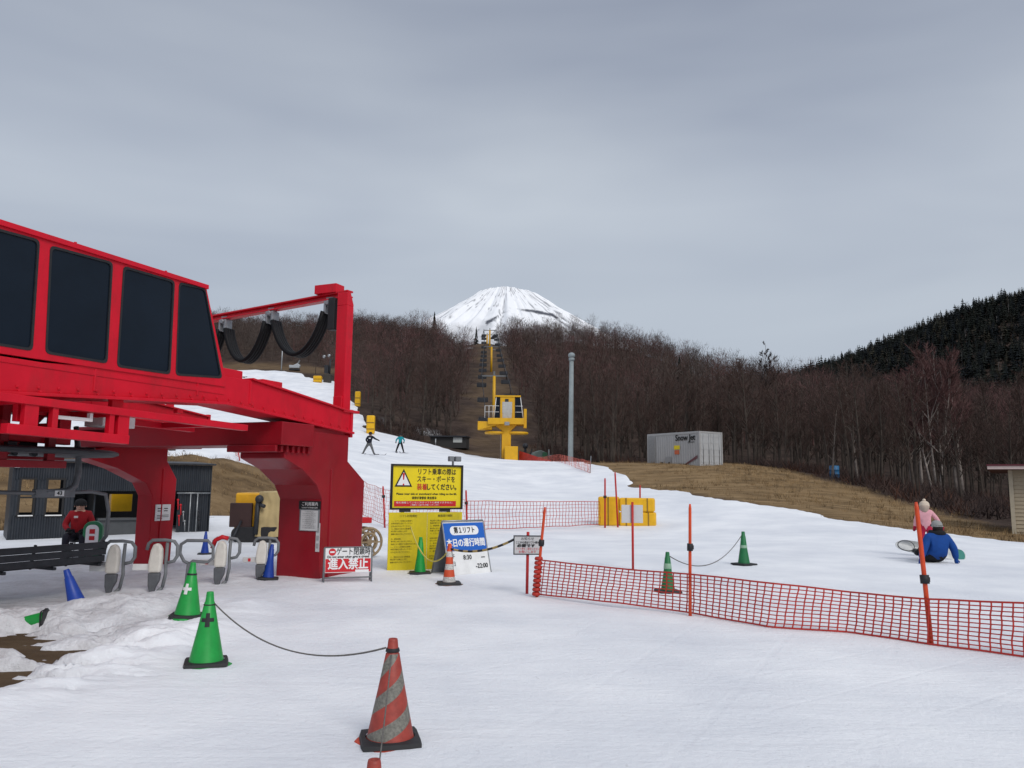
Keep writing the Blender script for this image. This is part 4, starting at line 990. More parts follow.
# operating hours A-board
a_ = P(441, 571, 14.0); b_ = P(482, 569, 14.6)
v_ = Vector((b_.x-a_.x, b_.y-a_.y, 0)); Wg = v_.length*1.0; mid = (a_+b_)/2; zg = gz(mid.x, mid.y); rz = math.atan2(v_.y, v_.x)
hb = tag(empty('hours_board', (mid.x, mid.y, zg-.02), rz), 'blue and white folding board with lift operating hours', 'sign board')
z1 = P(465, 522, 14.3).z-zg+.02; tilt = .13
m = MB()
def sheet(mb, s_, w, z0, z1, mi, t=.02):
    ya, yb = s_*tilt*2.0*(1-z0/z1)+.0, 0
    y0 = s_*(.27)*(1-z0/z1)
    vs = [(-w/2, y0, z0), (w/2, y0, z0), (w/2, 0, z1), (-w/2, 0, z1)]
    off = Vector((0, t, 0)); vs += [tuple(Vector(v)+off) for v in vs]
    mb.add(vs, [(0, 1, 2, 3), (7, 6, 5, 4), (0, 4, 5, 1), (1, 5, 6, 2), (2, 6, 7, 3), (3, 7, 4, 0)], mi)
sheet(m, -1, Wg, .02, z1, 0); fp = m.build('front_panel', WHITEP, hb)
m = MB(); sheet(m, 1, Wg, .02, z1, 0); m.build('back_panel', GREY, hb)
m = MB()
for s_ in (-1, 1): m.tube([(s_*(Wg/2+.008), -.27, .0), (s_*(Wg/2+.008), 0, z1+.01), (s_*(Wg/2+.008), .29, .0)], .012, 6)
m.tube([(-Wg/2, .01, z1+.02), (Wg/2, .01, z1+.02)], .018, 6); m.build('frame', STEEL, hb)
t = MB(); y_ = -.006
rect(t, -Wg/2+.01, z1*.46, Wg/2-.01, z1*.985, y_, 0)
def pill(mb, cx, cz, w, h, y, mi):
    pts = []
    for s_, a0 in ((1, -90), (-1, 90)):
        for i in range(9): a = R(a0+180*i/8); pts.append((cx+s_*(w/2-h/2)+math.cos(a)*h/2, y, cz+math.sin(a)*h/2))
    mb.add(pts, [tuple(range(len(pts)))], mi)
pill(t, 0, z1*.84, Wg*.70, z1*.17, y_-.002, 1)
text_into(t, '第１リフト', .12, 0, z1*.84, y_-.004, 2, bold=.004, maxw=Wg*.50)
text_into(t, '本日の運行時間', .15, 0, z1*.60, y_-.002, 1, bold=.005, maxw=Wg*.92)
text_into(t, '平', .09, -Wg*.36, z1*.36, y_, 2); text_into(t, '日', .09, -Wg*.36, z1*.22, y_, 2)
text_into(t, '8:30', .11, -Wg*.02, z1*.33, y_, 2, bold=.002); text_into(t, '-22:00', .11, Wg*.30, z1*.16, y_, 2, bold=.003)
pill(t, Wg*.36, z1*.32, Wg*.10, .015, y_, 2)
# lay the print on the leaning sheet
t.v = [(v[0], v[1]-.27*(1-v[2]/z1), v[2]) for v in t.v]
t.build('lettering', [SIGNBLUE, WHITEPRINT, BLACKP], fp)
# small white sign on a red post
b_ = G(527, 594); d = b_.y
sp_ = tag(empty('post_sign', b_, R(4)), 'small white text sign on a thin red post at the end of the net', 'sign')
zt = P(527, 536, d).z-b_.z; zb = P(527, 554, d).z-b_.z
m = MB(); m.tube([(0, .02, -.1), (.01, .02, zt+.06)], .022, 8); m.build('post', POLE_RD, sp_)
m = MB(); m.box((0, -.01, (zt+zb)/2), (.40, .012, zt-zb)); pn = m.build('panel', PAPER, sp_)
m = MB(); frame_xz(m, .42, zt-zb+.02, zb-.01, .015, .02, 0, -.012); m.build('frame', DARK, sp_)
t = MB(); y_ = -.020; c_ = (zt+zb)/2; hh = zt-zb
text_into(t, 'お知らせ', .05, 0, c_+hh*.34, y_, 0); text_into(t, 'ここから先はリフト券が', .04, 0, c_+hh*.14, y_, 0, maxw=.35, bold=.001); text_into(t, '必要です', .045, -.02, c_-hh*.04, y_, 0, maxw=.28, bold=.004)
text_into(t, 'リフト券をご提示ください', .04, 0, c_-hh*.22, y_, 1, maxw=.35); text_into(t, 'お願いします', .04, 0, c_-hh*.38, y_, 1, maxw=.26)
t.build('lettering', [BLACKP, SIGNRED], pn)
# black and yellow barrier rope from the ringed cone to the small sign, a yellow one the other way
a_ = top(c_s, .56); e_ = Vector((b_.x-.2, b_.y, b_.z+(zt+zb)/2+.08))
m = MB(); n = 26
for i in range(n):
    p, q2 = a_.lerp(e_, i/n), a_.lerp(e_, (i+1)/n); f = lambda t: Vector((0, 0, -.10*4*t*(1-t)))
    m.tube([p+f(i/n), q2+f((i+1)/n)], .018, 6, mi=(i//2) % 2, cap=False)
tag(m.build('barrier_rope', [RUBBER, mat('rope_yellow', (.42, .30, .10), .6)]), 'black and yellow rope from the ringed cone to the small white sign', 'rope', GR)
rope(top(c_s, .50)+Vector((-.04, 0, 0)), top(c_n, .62)+Vector((-.18, -.1, .22)), .34, 'yellow rope from the ringed cone to the yellow rule boards', m=mat('rope_pale_yellow', (.55, .48, .10), .6), r=.012, grp=GR)
# ------------------------------------------------------------------ nets and poles
def net(pts_top, pts_bot, cell, wd, m, label, group, name='safety_net', jit=.012, rows=None):
    """lattice net between two 3-D polylines (list of Vectors of the same length); flat strands"""
    def resample(pts, n):
        L_ = [0]
        for a, b in zip(pts[:-1], pts[1:]): L_.append(L_[-1]+(b-a).length)
        out = []
        for i in range(n+1):
            s = L_[-1]*i/n; k = max(j for j in range(len(L_)-1) if L_[j] <= s+1e-9); k = min(k, len(pts)-2)
            out.append(pts[k].lerp(pts[k+1], (s-L_[k])/(L_[k+1]-L_[k])))
        return out
    ln = sum((b-a).length for a, b in zip(pts_top[:-1], pts_top[1:])); n = max(2, int(ln/cell))
    T = resample(pts_top, n); B = resample(pts_bot, n)
    hh = sum((a-b).length for a, b in zip(T, B))/(n+1); r = rows or max(2, int(round(hh/cell)))
    g = [[None]*(n+1) for _ in range(r+1)]
    for i in range(n+1):
        for j in range(r+1):
            p = B[i].lerp(T[i], j/r); f = i*.37
            w = Vector((mnoise.noise(Vector((f, j*.6, 1.3)))*jit*2, mnoise.noise(Vector((f*.35, j*.25, 7.1)))*jit*7, mnoise.noise(Vector((f*.5, j*.3, 4.4)))*jit*1.1))
            g[j][i] = p+w
    mb = MB(); U = Vector((0, 0, 1))
    for j in range(r+1):
        k = 1.7 if j in (0, r) else 1.
        for i in range(n):
            mb.bar(g[j][i], g[j][i+1], wd*.5, wd*.8*k)
    for i in range(n+1):
        for j in range(r):
            mb.bar(g[j][i], g[j+1][i], wd, wd*.5, upv=(0, 1, 0))
    return tag(mb.build(name, m), label, 'safety net', group)
def pole(b, t, r, m, label, group, clip=None, name='fence_pole', clipm=None):
    root = tag(empty(name, b), label, 'pole', group); d = Vector(t)-Vector(b)
    mb = MB(); mb.tube([Vector((0, 0, -.15)), d*.5, d*.96, d], [r, r*.95, r*.9, r*.55], 10); mb.build('shaft', m, root)
    if clip:
        mb = MB(); c_ = d*clip; mb.tube([c_-d.normalized()*.045, c_+d.normalized()*.045], r*1.8, 10); mb.box(c_+Vector((.015, -.015, 0)), (.05, .04, .05)); mb.build('clip', clipm or RUBBER, root)
    return root
GP = 'orange poles along the nets'; GN = 'orange mesh nets on the snow'
b1 = G(536, 597); t1 = P(545, 507, b1.y-.1)
pole(b1, t1, .022, POLE_OR, 'leaning orange pole at the left end of the near net', GP, .60)
b2 = G(690, 616); t2 = P(690, 504, b2.y)
pole(b2, t2, .021, POLE_OR, 'upright orange red pole in the middle of the near net', GP, .61)
b3 = G(932, 645); t3 = P(916, 502, b3.y+.1)
pole(b3, t3, .025, POLE_OR, 'bright orange pole leaning left beside the sitting snowboarder', GP, .45)
b4 = G(1110, 668, 3); t4 = P(1105, 520, b4.y)
pole(b4, t4, .028, POLE_OR, 'orange pole just beyond the right edge of the picture', GP, .5)
tops = [P(540, 560, b1.y-.05), P(612, 568, (b1.y+b2.y)/2-.1), P(690, 574, b2.y-.05), P(770, 583, b2.y-.75), P(850, 592, (b2.y+b3.y)/2-.2), P(928, 599, b3.y-.03), P(1024, 603, b3.y-.6), P(1107, 607, b4.y)]
bots = [G(536, 596)+Vector((0, -.03, .03)), P(612, 602, (b1.y+b2.y)/2-.1), G(690, 614)+Vector((0, -.04, .02)), P(770, 629, b2.y-.75), P(850, 638, (b2.y+b3.y)/2-.2), P(932, 647, b3.y-.05), P(1024, 656.5, b3.y-.6), G(1110, 667)+Vector((0, 0, .02))]
for q2 in bots:
    q2.z = max(q2.z, gz(q2.x, q2.y)+.015)
net(tops, bots, .092, .0138, NETRED, 'red orange mesh net on the near poles from the small sign to the right edge', GN, rows=11, jit=.0045)
# a bundle of spare net wound on the first pole
m = MB()
for i in range(9): m.lathe([(.05, i*.062), (.062, i*.062+.02), (.05, i*.062+.05)], (b1.x+.02*i/9*2, b1.y-.02, b1.z+.02), 10)
tag(m.build('rolled_net', NETRED), 'roll of red orange net tied round the leaning pole', 'net roll')
# far net to the yellow pads
n1 = P(385, 531, 26); n1.z = gz(n1.x, n1.y); n2 = P(467, 534, 27); n2.z = gz(n2.x, n2.y); n3 = P(600, 527, 29.5); n3.z = gz(n3.x, n3.y)
def up(v, z): return Vector((v.x, v.y, v.z+z))
net([up(n2, 1.02), up(n2.lerp(n3, .5), .98), up(n3, .95)], [up(n2, .04), up(n2.lerp(n3, .5), .05), up(n3, .10)], .135, .017, NETRED, 'red orange mesh net between the warning board and the yellow pads', GN, jit=.02)
q1 = P(300, 480, 33); q1.z = gz(q1.x, q1.y); q0 = P(235, 460, 42); q0.z = gz(q0.x, q0.y)
net([up(q0, 1.1), up(q1, 1.2), up(n1, 1.25), up(n2, 1.05)], [up(q0, .05), up(q1, .05), up(n1, .1), up(n2, .05)], .12, .010, NETPINK, 'faded pink net running up the slope behind the red column', GN, jit=.03)
pole(n1, P(383, 486, 26), .030, POLE_RD, 'thin red pole in the faded pink net', GP, .75)
pole(n2, P(466, 490, 27), .034, POLE_RD, 'thin red pole just right of the warning board', GP, .68)
q_ = P(240, 466, 41); q_.z = gz(q_.x, q_.y); pole(q_, P(237, 447, 41), .03, POLE_RD, 'thin red pole high on the slope left of the near column', GP)
f1 = P(538, 463, 68); f2 = P(560, 468, 63); f3 = P(590, 478, 54)
for v in (f1, f2, f3): v.z = gz(v.x, v.y)
net([up(f1, .3), up(f2, .62), up(f3, .85)], [up(f1, .03), up(f2, .03), up(f3, .05)], .16, .014, NETPINK, 'faded pink net below the yellow lift tower', GN, jit=.04)
pole(f3, P(591, 456, 56), .035, GREY, 'thin grey pole at the end of the far pink net', GP)
for px, pb, pt_, lean in ((605, 527, 478, 0), (617, 527, 474, -4), (641, 505, 486, 0)):
    pass
# ------------------------------------------------------------------ yellow crash pads
pd = P(598, 528, 29.8); pe = P(656, 528, 29.3); zg = min(gz(pd.x, pd.y), gz(pe.x, pe.y))
v_ = Vector((pe.x-pd.x, pe.y-pd.y, 0)); Lp = v_.length; rz = math.atan2(v_.y, v_.x)
hp = P(627, 497, 29.5).z-zg; PSTRAP = mat('pad_strap', (.28, .15, .02), .7)
for k, (xa, xb, za, zb, lb) in enumerate(((0, Lp*.36, 0, hp*1.0, 'yellow crash pad at the left of the row of three'), (Lp*.37, Lp*.98, hp*.50, hp*.97, 'yellow crash pad lying on top of the other'), (Lp*.37, Lp*1.0, 0, hp*.49, 'yellow crash pad at the bottom beneath another'))):
    root = tag(empty('crash_pad', (pd.x, pd.y, zg), rz), lb, 'crash pad', 'yellow crash pads behind the far net')
    m = MB(); m.box(((xa+xb)/2, .25, (za+zb)/2), (xb-xa, .5, zb-za)); o = m.build('cushion', PADYEL, root, bevel=.07)
    o.modifiers['bevel'].segments = 3
    for f in ((.5,) if k == 0 else (.2, .8)):
        m = MB(); xx = xa+(xb-xa)*f; m.box((xx, -.004, (za+zb)/2), (.05, .012, (zb-za)*.98)); m.build('strap', PSTRAP, root)
GPP = 'red poles around the yellow pads'
for px, pyb, pyt, d, lb in ((605, 527, 478, 29.2, 'red pole left of the crash pads with net wound round it'), (618, 528, 472, 29.3, 'red pole leaning before the yellow pads'), (640, 512, 485, 30.6, 'red pole behind the yellow pads')):
    b = P(px, pyb, d); b.z = gz(b.x, b.y); pole(b, P(px-3 if px == 618 else px, pyt, d), .036, POLE_RD, lb, GPP, .62 if px == 605 else None)
b5 = G(633, 569); d = b5.y
wp = tag(empty('post_sign', b5), 'plain white board on a red post before the yellow pads', 'sign', None)
m = MB(); m.tube([(0, 0, -.1), (0, 0, P(633, 502, d).z-b5.z)], .024, 10); m.build('post', POLE_RD, wp)
m = MB(); za = P(633, 523, d).z-b5.z; zb = P(633, 505, d).z-b5.z; m.box((.0, .035, (za+zb)/2), (.42, .012, zb-za)); m.build('panel', PAPER, wp, bevel=.003)
# ------------------------------------------------------------------ operator hut
hA = P(7, 549, 20.0); hA.z = gz(hA.x, hA.y); hB = P(206, 555, 22.8)
v_ = Vector((hB.x-hA.x, hB.y-hA.y, 0)); HW = v_.length; rz = math.atan2(v_.y, v_.x)
hut = tag(empty('operator_hut', hA, rz), 'dark blue corrugated operator hut with open front behind the lift chair', 'hut')
hh = P(60, 462, 20.1).z-hA.z; HD = 2.2
hn = Vector((-v_.y, v_.x, 0)).normalized(); hu = v_.normalized()
def hpt(px, py):
    r_ = ray(px, py); t = (hA-EYEV).dot(hn)/r_.dot(hn); return EYEV+r_*t
def hx(px): return (hpt(px, 500)-hA).dot(hu)
def hz(py, px=60): return hpt(px, py).z-hA.z
def corr(mb, x0, x1, z0, z1, y, step=.11, dep=.022, mi=0):
    n = max(1, int((x1-x0)/step)); xs = []
    for i in range(n):
        a = x0+(x1-x0)*i/n; w = (x1-x0)/n
        xs += [(a, 0), (a+w*.3, 0), (a+w*.5, -dep), (a+w*.8, -dep)]
    xs.append((x1, 0))
    vs = [(p[0], y+p[1], z0) for p in xs]+[(p[0], y+p[1], z1) for p in xs]; k = len(xs)
    mb.add(vs, [(i, i+1, k+i+1, k+i) for i in range(k-1)], mi)
wl0, wl1, wr0, wr1 = hx(20), hx(33), hx(47), hx(62); zt, zb = hz(480), hz(515)
door0, door1, door2 = hx(74), hx(97), hx(143); zd = hz(491, 110)
m = MB()
corr(m, 0, door0, 0, zb, 0); corr(m, 0, wl0, zb, zt, 0); corr(m, wl1, wr0, zb, zt, 0); corr(m, wr1, door0, zb, zt, 0)
corr(m, 0, door0, zt, hh, 0); corr(m, door0, HW, zd, hh, 0); corr(m, hx(178), HW, 0.02, zd, .04)
m.span((-.03, -.02, 0), (.0, HD, hh)); m.span((HW, -.02, 0), (HW+.03, HD, hh))
# back wall with openings so that the hillside shows through the windows
m.span((0, HD-.03, 0), (HW, HD, zb)); m.span((0, HD-.03, zt), (door1, HD, hh)); m.span((-.0, HD-.03, zb), (wl0-.12, HD, zt)); m.span((wl1+.12, HD-.03, zb), (wr0-.12, HD, zt)); m.span((wr1+.12, HD-.03, zb), (door1, HD, zt))
m.span((door1, HD-.03, zd-.12), (HW, HD, hh)); m.span((hx(146), HD-.03, zb), (HW, HD, zd-.12)); m.span((door1, HD-.03, zb), (hx(121), HD, zd-.12))
m.span((door1-.04, .3, 0), (door1, HD-.05, zd))
m.build('wall', SLATE, hut)
m = MB(); m.prism([(-.18, hh), (HD+.12, hh+.10), (HD+.12, hh+.15), (-.18, hh+.05)], 'x', -.10, HW+.10); m.build('roof', DARK, hut, bevel=.01)
for a_, b_ in ((wl0, wl1), (wr0, wr1)):
    m = MB(); t = .05
    for s_ in ((a_-t, zb-t, a_, zt+t), (b_, zb-t, b_+t, zt+t), (a_, zt, b_, zt+t), (a_, zb-t, b_, zb)): m.span((s_[0], -.035, s_[1]), (s_[2], .03, s_[3]))
    m.span((a_, -.03, (zb+zt)/2-.02), (b_, .02, (zb+zt)/2+.02)); wn = m.build('window', BLACKP, hut)
    m = MB(); m.span((a_-.02, -.05, zb-.02), (b_+.02, -.036, zb+.01)); m.build('sill', WHITEP, wn)
m = MB(); m.span((door1+.05, .02, 0), (door2+.05, .12, hz(520, 120))); m.span((door1+.05, -.05, hz(520, 120)), (door2+.05, .3, hz(518, 120))); m.build('counter', mat('dark_panel', (.07, .075, .08), .4), hut)
m = MB(); zr = hz(493, 190)
for px in (190, 197): m.tube([(hx(px), -.06, 0), (hx(px), -.06, zr)], .018, 6)
m.tube([(hx(176), -.06, zr), (HW, -.06, zr)], .018, 6); m.build('pipe_rail', STEEL, hut)
for i, (px, py) in enumerate(((181, 505), (184, 512), (199, 511), (180, 516), (186, 521), (200, 519), (178, 500))):
    m = MB(); m.ball((hx(px), -.0, hz(py, px)), .035, 5); m.tube([(hx(px), 0, hz(py, px)), (hx(px)+.02, 0, hz(py, px)-.28)], .018, 5); m.build('hung_tool', [SIGNRED, STEEL, DARK][i % 3], hut)
m = MB(); m.box((hx(30)-.35, -.04, hh-.10), (.12, .10, .12)); m.build('lamp', WHITEP, hut, bevel=.01)
# roadside yellow tank seen through the open hut
q = P(133, 512, 25); q.z = gz(q.x, q.y)
tk = tag(empty('yellow_tank', q, R(8)), 'yellow box tank seen through the open hut', 'tank')
zt_ = P(133, 492, 25).z-q.z; m = MB(); m.box((0, 0, zt_*.5), (1.1, .9, zt_)); m.build('body', PADYEL, tk, bevel=.05)
m = MB(); m.lathe([(.14, 0), (.15, .02), (.15, .05), (.08, .08)], (.1, 0, zt_), 14); m.build('lid', DARK, tk)
# padded board beside the operator
q = P(91, 562, 15.6); q.z = gz(q.x, q.y)
pb = tag(empty('padded_board', q, R(10)), 'rounded green and white padded board with red print beside the hut', 'padded board')
zt_ = P(90, 521, 15.6).z-q.z
def rr_poly(w, z0, z1, r, n=6):
    out = []
    for cx, cz, a0 in ((w/2-r, z0+r, -90), (w/2-r, z1-r, 0), (-w/2+r, z1-r, 90), (-w/2+r, z0+r, 180)):
        for i in range(n+1): a = R(a0+90*i/n); out.append((cx+r*math.cos(a), cz+r*math.sin(a)))
    return out
m = MB(); m.prism(rr_poly(.36, .02, zt_, .16), 'y', -.06, .06); pdb = m.build('pad', mat('green_vinyl', (.02, .17, .07), .4), pb, bevel=.02)
m = MB(); m.prism(rr_poly(.24, .10, zt_-.07, .10), 'y', -.068, -.062, 0)
for i in range(4): m.box((0, -.071, zt_-.20-i*.13), (.10, .004, .09-.01*i), None, 1)
m.build('print', [WHITEPRINT, SIGNRED], pdb)
# ------------------------------------------------------------------ snow machine under a tarp
q = P(262, 547, 20.4); q.z = gz(q.x, q.y)
sm_ = tag(empty('snow_machine', q, R(4)), 'yellow snow machine with brown side panel behind the red columns', 'machine')
def mx_(px): return (px-262)/F_PX*20.6
def mz_(py): return P(262, py, 20.4).z-q.z
m = MB(); m.span((mx_(234), -.0, mz_(541)), (mx_(262), 1.0, mz_(493))); m.build('body', YEL, sm_, bevel=.05)
m = MB(); m.span((mx_(231), -.16, mz_(527)), (mx_(252), -.02, mz_(503))); m.build('side_panel', BROWNP, sm_, bevel=.02)
m = MB(); m.tube([(mx_(257), -.2, mz_(534)), (mx_(258), -.2, mz_(500))], .06, 10); m.ball((mx_(259), -.2, mz_(499)), .11, 8); m.tube([(mx_(259), -.2, mz_(504)), (mx_(265), -.3, mz_(506))], .05, 8); m.build('snow_chute', DARK, sm_)
m = MB()
for y_ in (.0, .95):
    pts = rr_poly(1.9, 0, .40, .18); m.prism([(p[0]+.18, p[1]) for p in pts], 'y', y_-.16, y_+.16)
m.build('track', RUBBER, sm_, bevel=.02)
m = MB(); m.tube([(mx_(243), -.2, .55), (mx_(240), -.4, .25), (mx_(236), -.5, .02)], .03, 8); m.build('strut', DARK, sm_)
bm = bmesh.new(); n = 26
x0, x1, z0, z1 = mx_(258.5), mx_(291), mz_(536), mz_(492)
vs = {}
def wrinkle(p): return Vector((mnoise.noise(p*3.1)*.06, mnoise.noise(p*2.3+Vector((5, 0, 0)))*.09+mnoise.noise(Vector((p.x*7, 3, p.z*1.6+p.x*2)))*.07, mnoise.noise(p*2.7+Vector((0, 9, 0)))*.03))
m = MB()
def sheetgrid(f):
    vs = []; k = 22
    for j in range(k+1):
        for i in range(k+1): p = Vector(f(i/k, j/k)); vs.append(p+wrinkle(p))
    m.add(vs, [(j*(k+1)+i, j*(k+1)+i+1, (j+1)*(k+1)+i+1, (j+1)*(k+1)+i) for j in range(k) for i in range(k)], 0, True)
sheetgrid(lambda u, v: (x0+(x1-x0)*u+.05*(1-v)*(u-.5)*2, -.12-.06*(1-v), z0+(z1-z0)*v))
sheetgrid(lambda u, v: (x0+(x1-x0)*u, -.12+1.3*v, z1))
sheetgrid(lambda u, v: (x1+.05*(1-v), -.18+.06*v+1.36*u, z0+(z1-z0)*v))
sheetgrid(lambda u, v: (x0-.05*(1-v), 1.18-1.3*u, z0+(z1-z0)*v))
o = m.build('tarpaulin', CANVAS); o.location = q; o.rotation_euler.z = R(4)
tag(o, 'crumpled khaki tarpaulin thrown over the yellow snow machine', 'tarpaulin')
m = MB(); m.span((x0+.08, 0, .30), (x1-.08, 1.05, z1-.10)); m.build('engine_block', YEL, sm_, bevel=.04)
# cable reel behind the near column
q = P(366, 538, 17.2); q.z = gz(q.x, q.y)
cr = tag(empty('cable_reel', q, R(35)), 'wooden cable reel half hidden behind the near red column', 'reel')
WOOD = mat('weathered_wood', (.30, .22, .13), .75, var=.25, scale=8)
m = MB()
r_ = .30
for y_ in (-.16, .16):
    for rr_ in (r_, r_*.62):
        m.tube([(rr_*math.cos(2*PI*i/24), y_, r_+.03+rr_*math.sin(2*PI*i/24)) for i in range(25)], .03, 6, cap=False)
    for i in range(6): a = PI*i/3; m.bar((0, y_, r_+.03), (r_*math.cos(a), y_, r_+.03+r_*math.sin(a)), .05, .03)
m.tube([(0, -.2, r_+.03), (0, .2, r_+.03)], .06, 10); m.build('wheel', WOOD, cr)
m = MB(); m.box((-.15, 0, r_*2+.20), (.40, .34, .12)); m.bar((-.15, 0, r_), (-.15, 0, r_*2+.16), .06, .06); m.build('handle', SIGNRED, cr, bevel=.01)
# ------------------------------------------------------------------ container with the snow maker inside
ca = P(700, 466, 57.0); ca.z = gz(ca.x, ca.y)-.02; cb = P(647.5, 466, 61.6); cc = P(721, 466, 58.6)
va = Vector((cb.x-ca.x, cb.y-ca.y, 0)); vb = Vector((cc.x-ca.x, cc.y-ca.y, 0))
va_n = va.normalized(); vb_n = Vector((-va_n.y, va_n.x, 0)); vb_n = vb_n if vb_n.dot(vb) > 0 else -vb_n
CL = va.length; CW = 2.5; CH = P(700, 431, 57.0).z-ca.z
ct = tag(empty('shipping_container', ca, math.atan2(va_n.y, va_n.x)), 'grey corrugated shipping container at the top of the brown bank', 'container')
CONT = mat('container_grey', (.40, .40, .40), .5, var=.08, scale=1.2, dirt=(.26, .25, .24), dirt_amt=.4)
# local x along the long side (away to the left), local -y... long side faces the camera
sgn_ = 1 if Matrix.Rotation(-math.atan2(va_n.y, va_n.x), 3, 'Z') @ vb_n != None and (Matrix.Rotation(-math.atan2(va_n.y, va_n.x), 3, 'Z') @ vb_n).y > 0 else -1
def CY(y): return sgn_*y
m = MB()
def corr2(mb, x0, x1, z0, z1, y, n, dep, mi=0):
    xs = []
    for i in range(n):
        a = x0+(x1-x0)*i/n; w = (x1-x0)/n; xs += [(a, 0), (a+w*.25, 0), (a+w*.5, dep), (a+w*.75, dep)]
    xs.append((x1, 0)); k = len(xs)
    mb.add([(p[0], y+p[1], z0) for p in xs]+[(p[0], y+p[1], z1) for p in xs], [(i, i+1, k+i+1, k+i) for i in range(k-1)], mi)
corr2(m, .1, CL-.1, .15, CH-.1, CY(.02), 22, CY(.035)); corr2(m, .1, CL-.1, .15, CH-.1, CY(CW-.02), 22, CY(-.035))
for z_ in (0.075, CH-.05): m.box((CL/2, CY(CW/2), z_), (CL-.1, CW-.06, .12))
m.box((CL-.05, CY(CW/2), CH/2), (.06, CW-.2, CH-.2)); m.box((.09, CY(CW/2), CH/2), (.03, CW-.2, CH-.2))
for x_ in (.06, CL-.06):
    for y_ in (.06, CW-.06): m.box((x_, CY(y_), CH/2), (.12, .12, CH))
for y_ in (.05, CW-.05):
    for z_ in (.08, CH-.07): m.box((CL/2, CY(y_), z_), (CL-.2, .10, .15))
m.build('body', CONT, ct)
CONT2 = mat('container_door_grey', (.44, .45, .46), .5, var=.06, scale=2, dirt=(.3, .3, .3), dirt_amt=.3)
for k in range(2):
    m = MB(); y0, y1 = (.13, CW/2-.01) if k == 0 else (CW/2+.01, CW-.13)
    m.box((.055, CY((y0+y1)/2), CH/2), (.03, y1-y0, CH-.3))
    for i in range(5): m.box((.035, CY((y0+y1)/2), .38+i*(CH-.7)/4), (.02, (y1-y0)*.92, .16))
    dr = m.build('door', CONT2, ct)
    for f in (.25, .8):
        m = MB(); yy = y0+(y1-y0)*f; m.tube([(.01, CY(yy), .18), (.01, CY(yy), CH-.18)], .022, 6); m.box((.0, CY(yy), CH*.42), (.03, .05, .25)); m.build('lock_bar', STEEL, dr)
t = MB()
def side_text(mb, s, size, x, z, mi, **k):
    q2 = MB(); text_into(q2, s, size, 0, 0, 0, mi, **k); mb.add([(x-v[0], CY(-.012), z+v[2]) for v in q2.v], q2.f, mi)
side_text(t, 'Snow Jet', .62, CL*.26, CH*.83, 0, bold=.02, maxw=CL*.36); side_text(t, 'system', .25, CL*.15, CH*.70, 0, maxw=CL*.12)
def side_rect(mb, x0, z0, x1, z1, mi, y=-.012): mb.add([(x0, CY(y), z0), (x1, CY(y), z0), (x1, CY(y), z1), (x0, CY(y), z1)], [(0, 1, 2, 3)], mi)
side_rect(t, CL*.36, CH*.50, CL*.47, CH*.62, 1); side_rect(t, CL*.37, CH*.36, CL*.46, CH*.48, 2)
side_rect(t, CL*.53, CH*.0+.16, CL*.64, CH*.30, 3)
for i in range(2):
    t.add([(CL*.04, CY(-.013), CH*(.28-.05*i)), (CL*.28, CY(-.013), CH*(.02-.0*i)), (CL*.32, CY(-.013), CH*.02), (CL*.04, CY(-.013), CH*(.32-.05*i))], [(0, 1, 2, 3)], 4)
for xx in (.55, .68, .71): side_rect(t, CL*xx, .05, CL*(xx+.03), CH*.14, 0, -.02)
t.build('lettering', [BLACKP, SIGNYEL, mat('sticker_orange', (.6, .13, .05), .5), mat('panel_grey', (.3, .3, .3), .5), mat('stripe_maroon', (.16, .06, .07), .5)], ct)
m = MB(); m.box((CL*.91, CY(-.01), CH*.5), (CL*.14, .03, CH*.8))
for i in range(14): m.box((CL*.91, CY(-.03), CH*.14+i*CH*.052), (CL*.12, .02, .04))
m.build('vent', mat('vent_grey', (.27, .27, .27), .5), ct)
# ------------------------------------------------------------------ lamp pole
q = P(570.5, 461, 78); q.z = gz(q.x, q.y)-.3
lp = tag(empty('light_pole', q), 'tall pale grey pole with a round cap at the edge of the snow', 'pole')
hp_ = P(571, 354, 78).z-q.z
PG = mat('pale_green_grey', (.26, .30, .31), .5, var=.15, scale=2)
m = MB(); m.tube([(0, 0, 0), (0, 0, .6), (.0, 0, .62), (.10, 0, hp_-.4)], [.34, .34, .27, .21], 14); m.build('shaft', PG, lp)
m = MB(); m.ball((.10, 0, hp_-.15), .36, 10, sc=(1, 1, .85)); m.lathe([(.24, hp_-.75), (.30, hp_-.62), (.30, hp_-.45), (.2, hp_-.38)], (.10, 0, 0), 14); m.build('cap', PG, lp)
for px, yb, yt, d, lb in ((281, 378, 340, 170, 'thin pale pole by the forest beyond the upper slope'), (368, 350, 317, 290, 'thin pale mast standing above the far left wood')):
    b = P(px, yb, d); b.z = min(gz(b.x, b.y), b.z)
    m = MB(); m.tube([(0, 0, -.5), (0, 0, P(px, yt, d).z-b.z)], .13, 8); m.box((0, 0, P(px, yt, d).z-b.z), (.5, .2, .25)); o = m.build('mast', STEEL); o.location = b; tag(o, lb, 'mast')
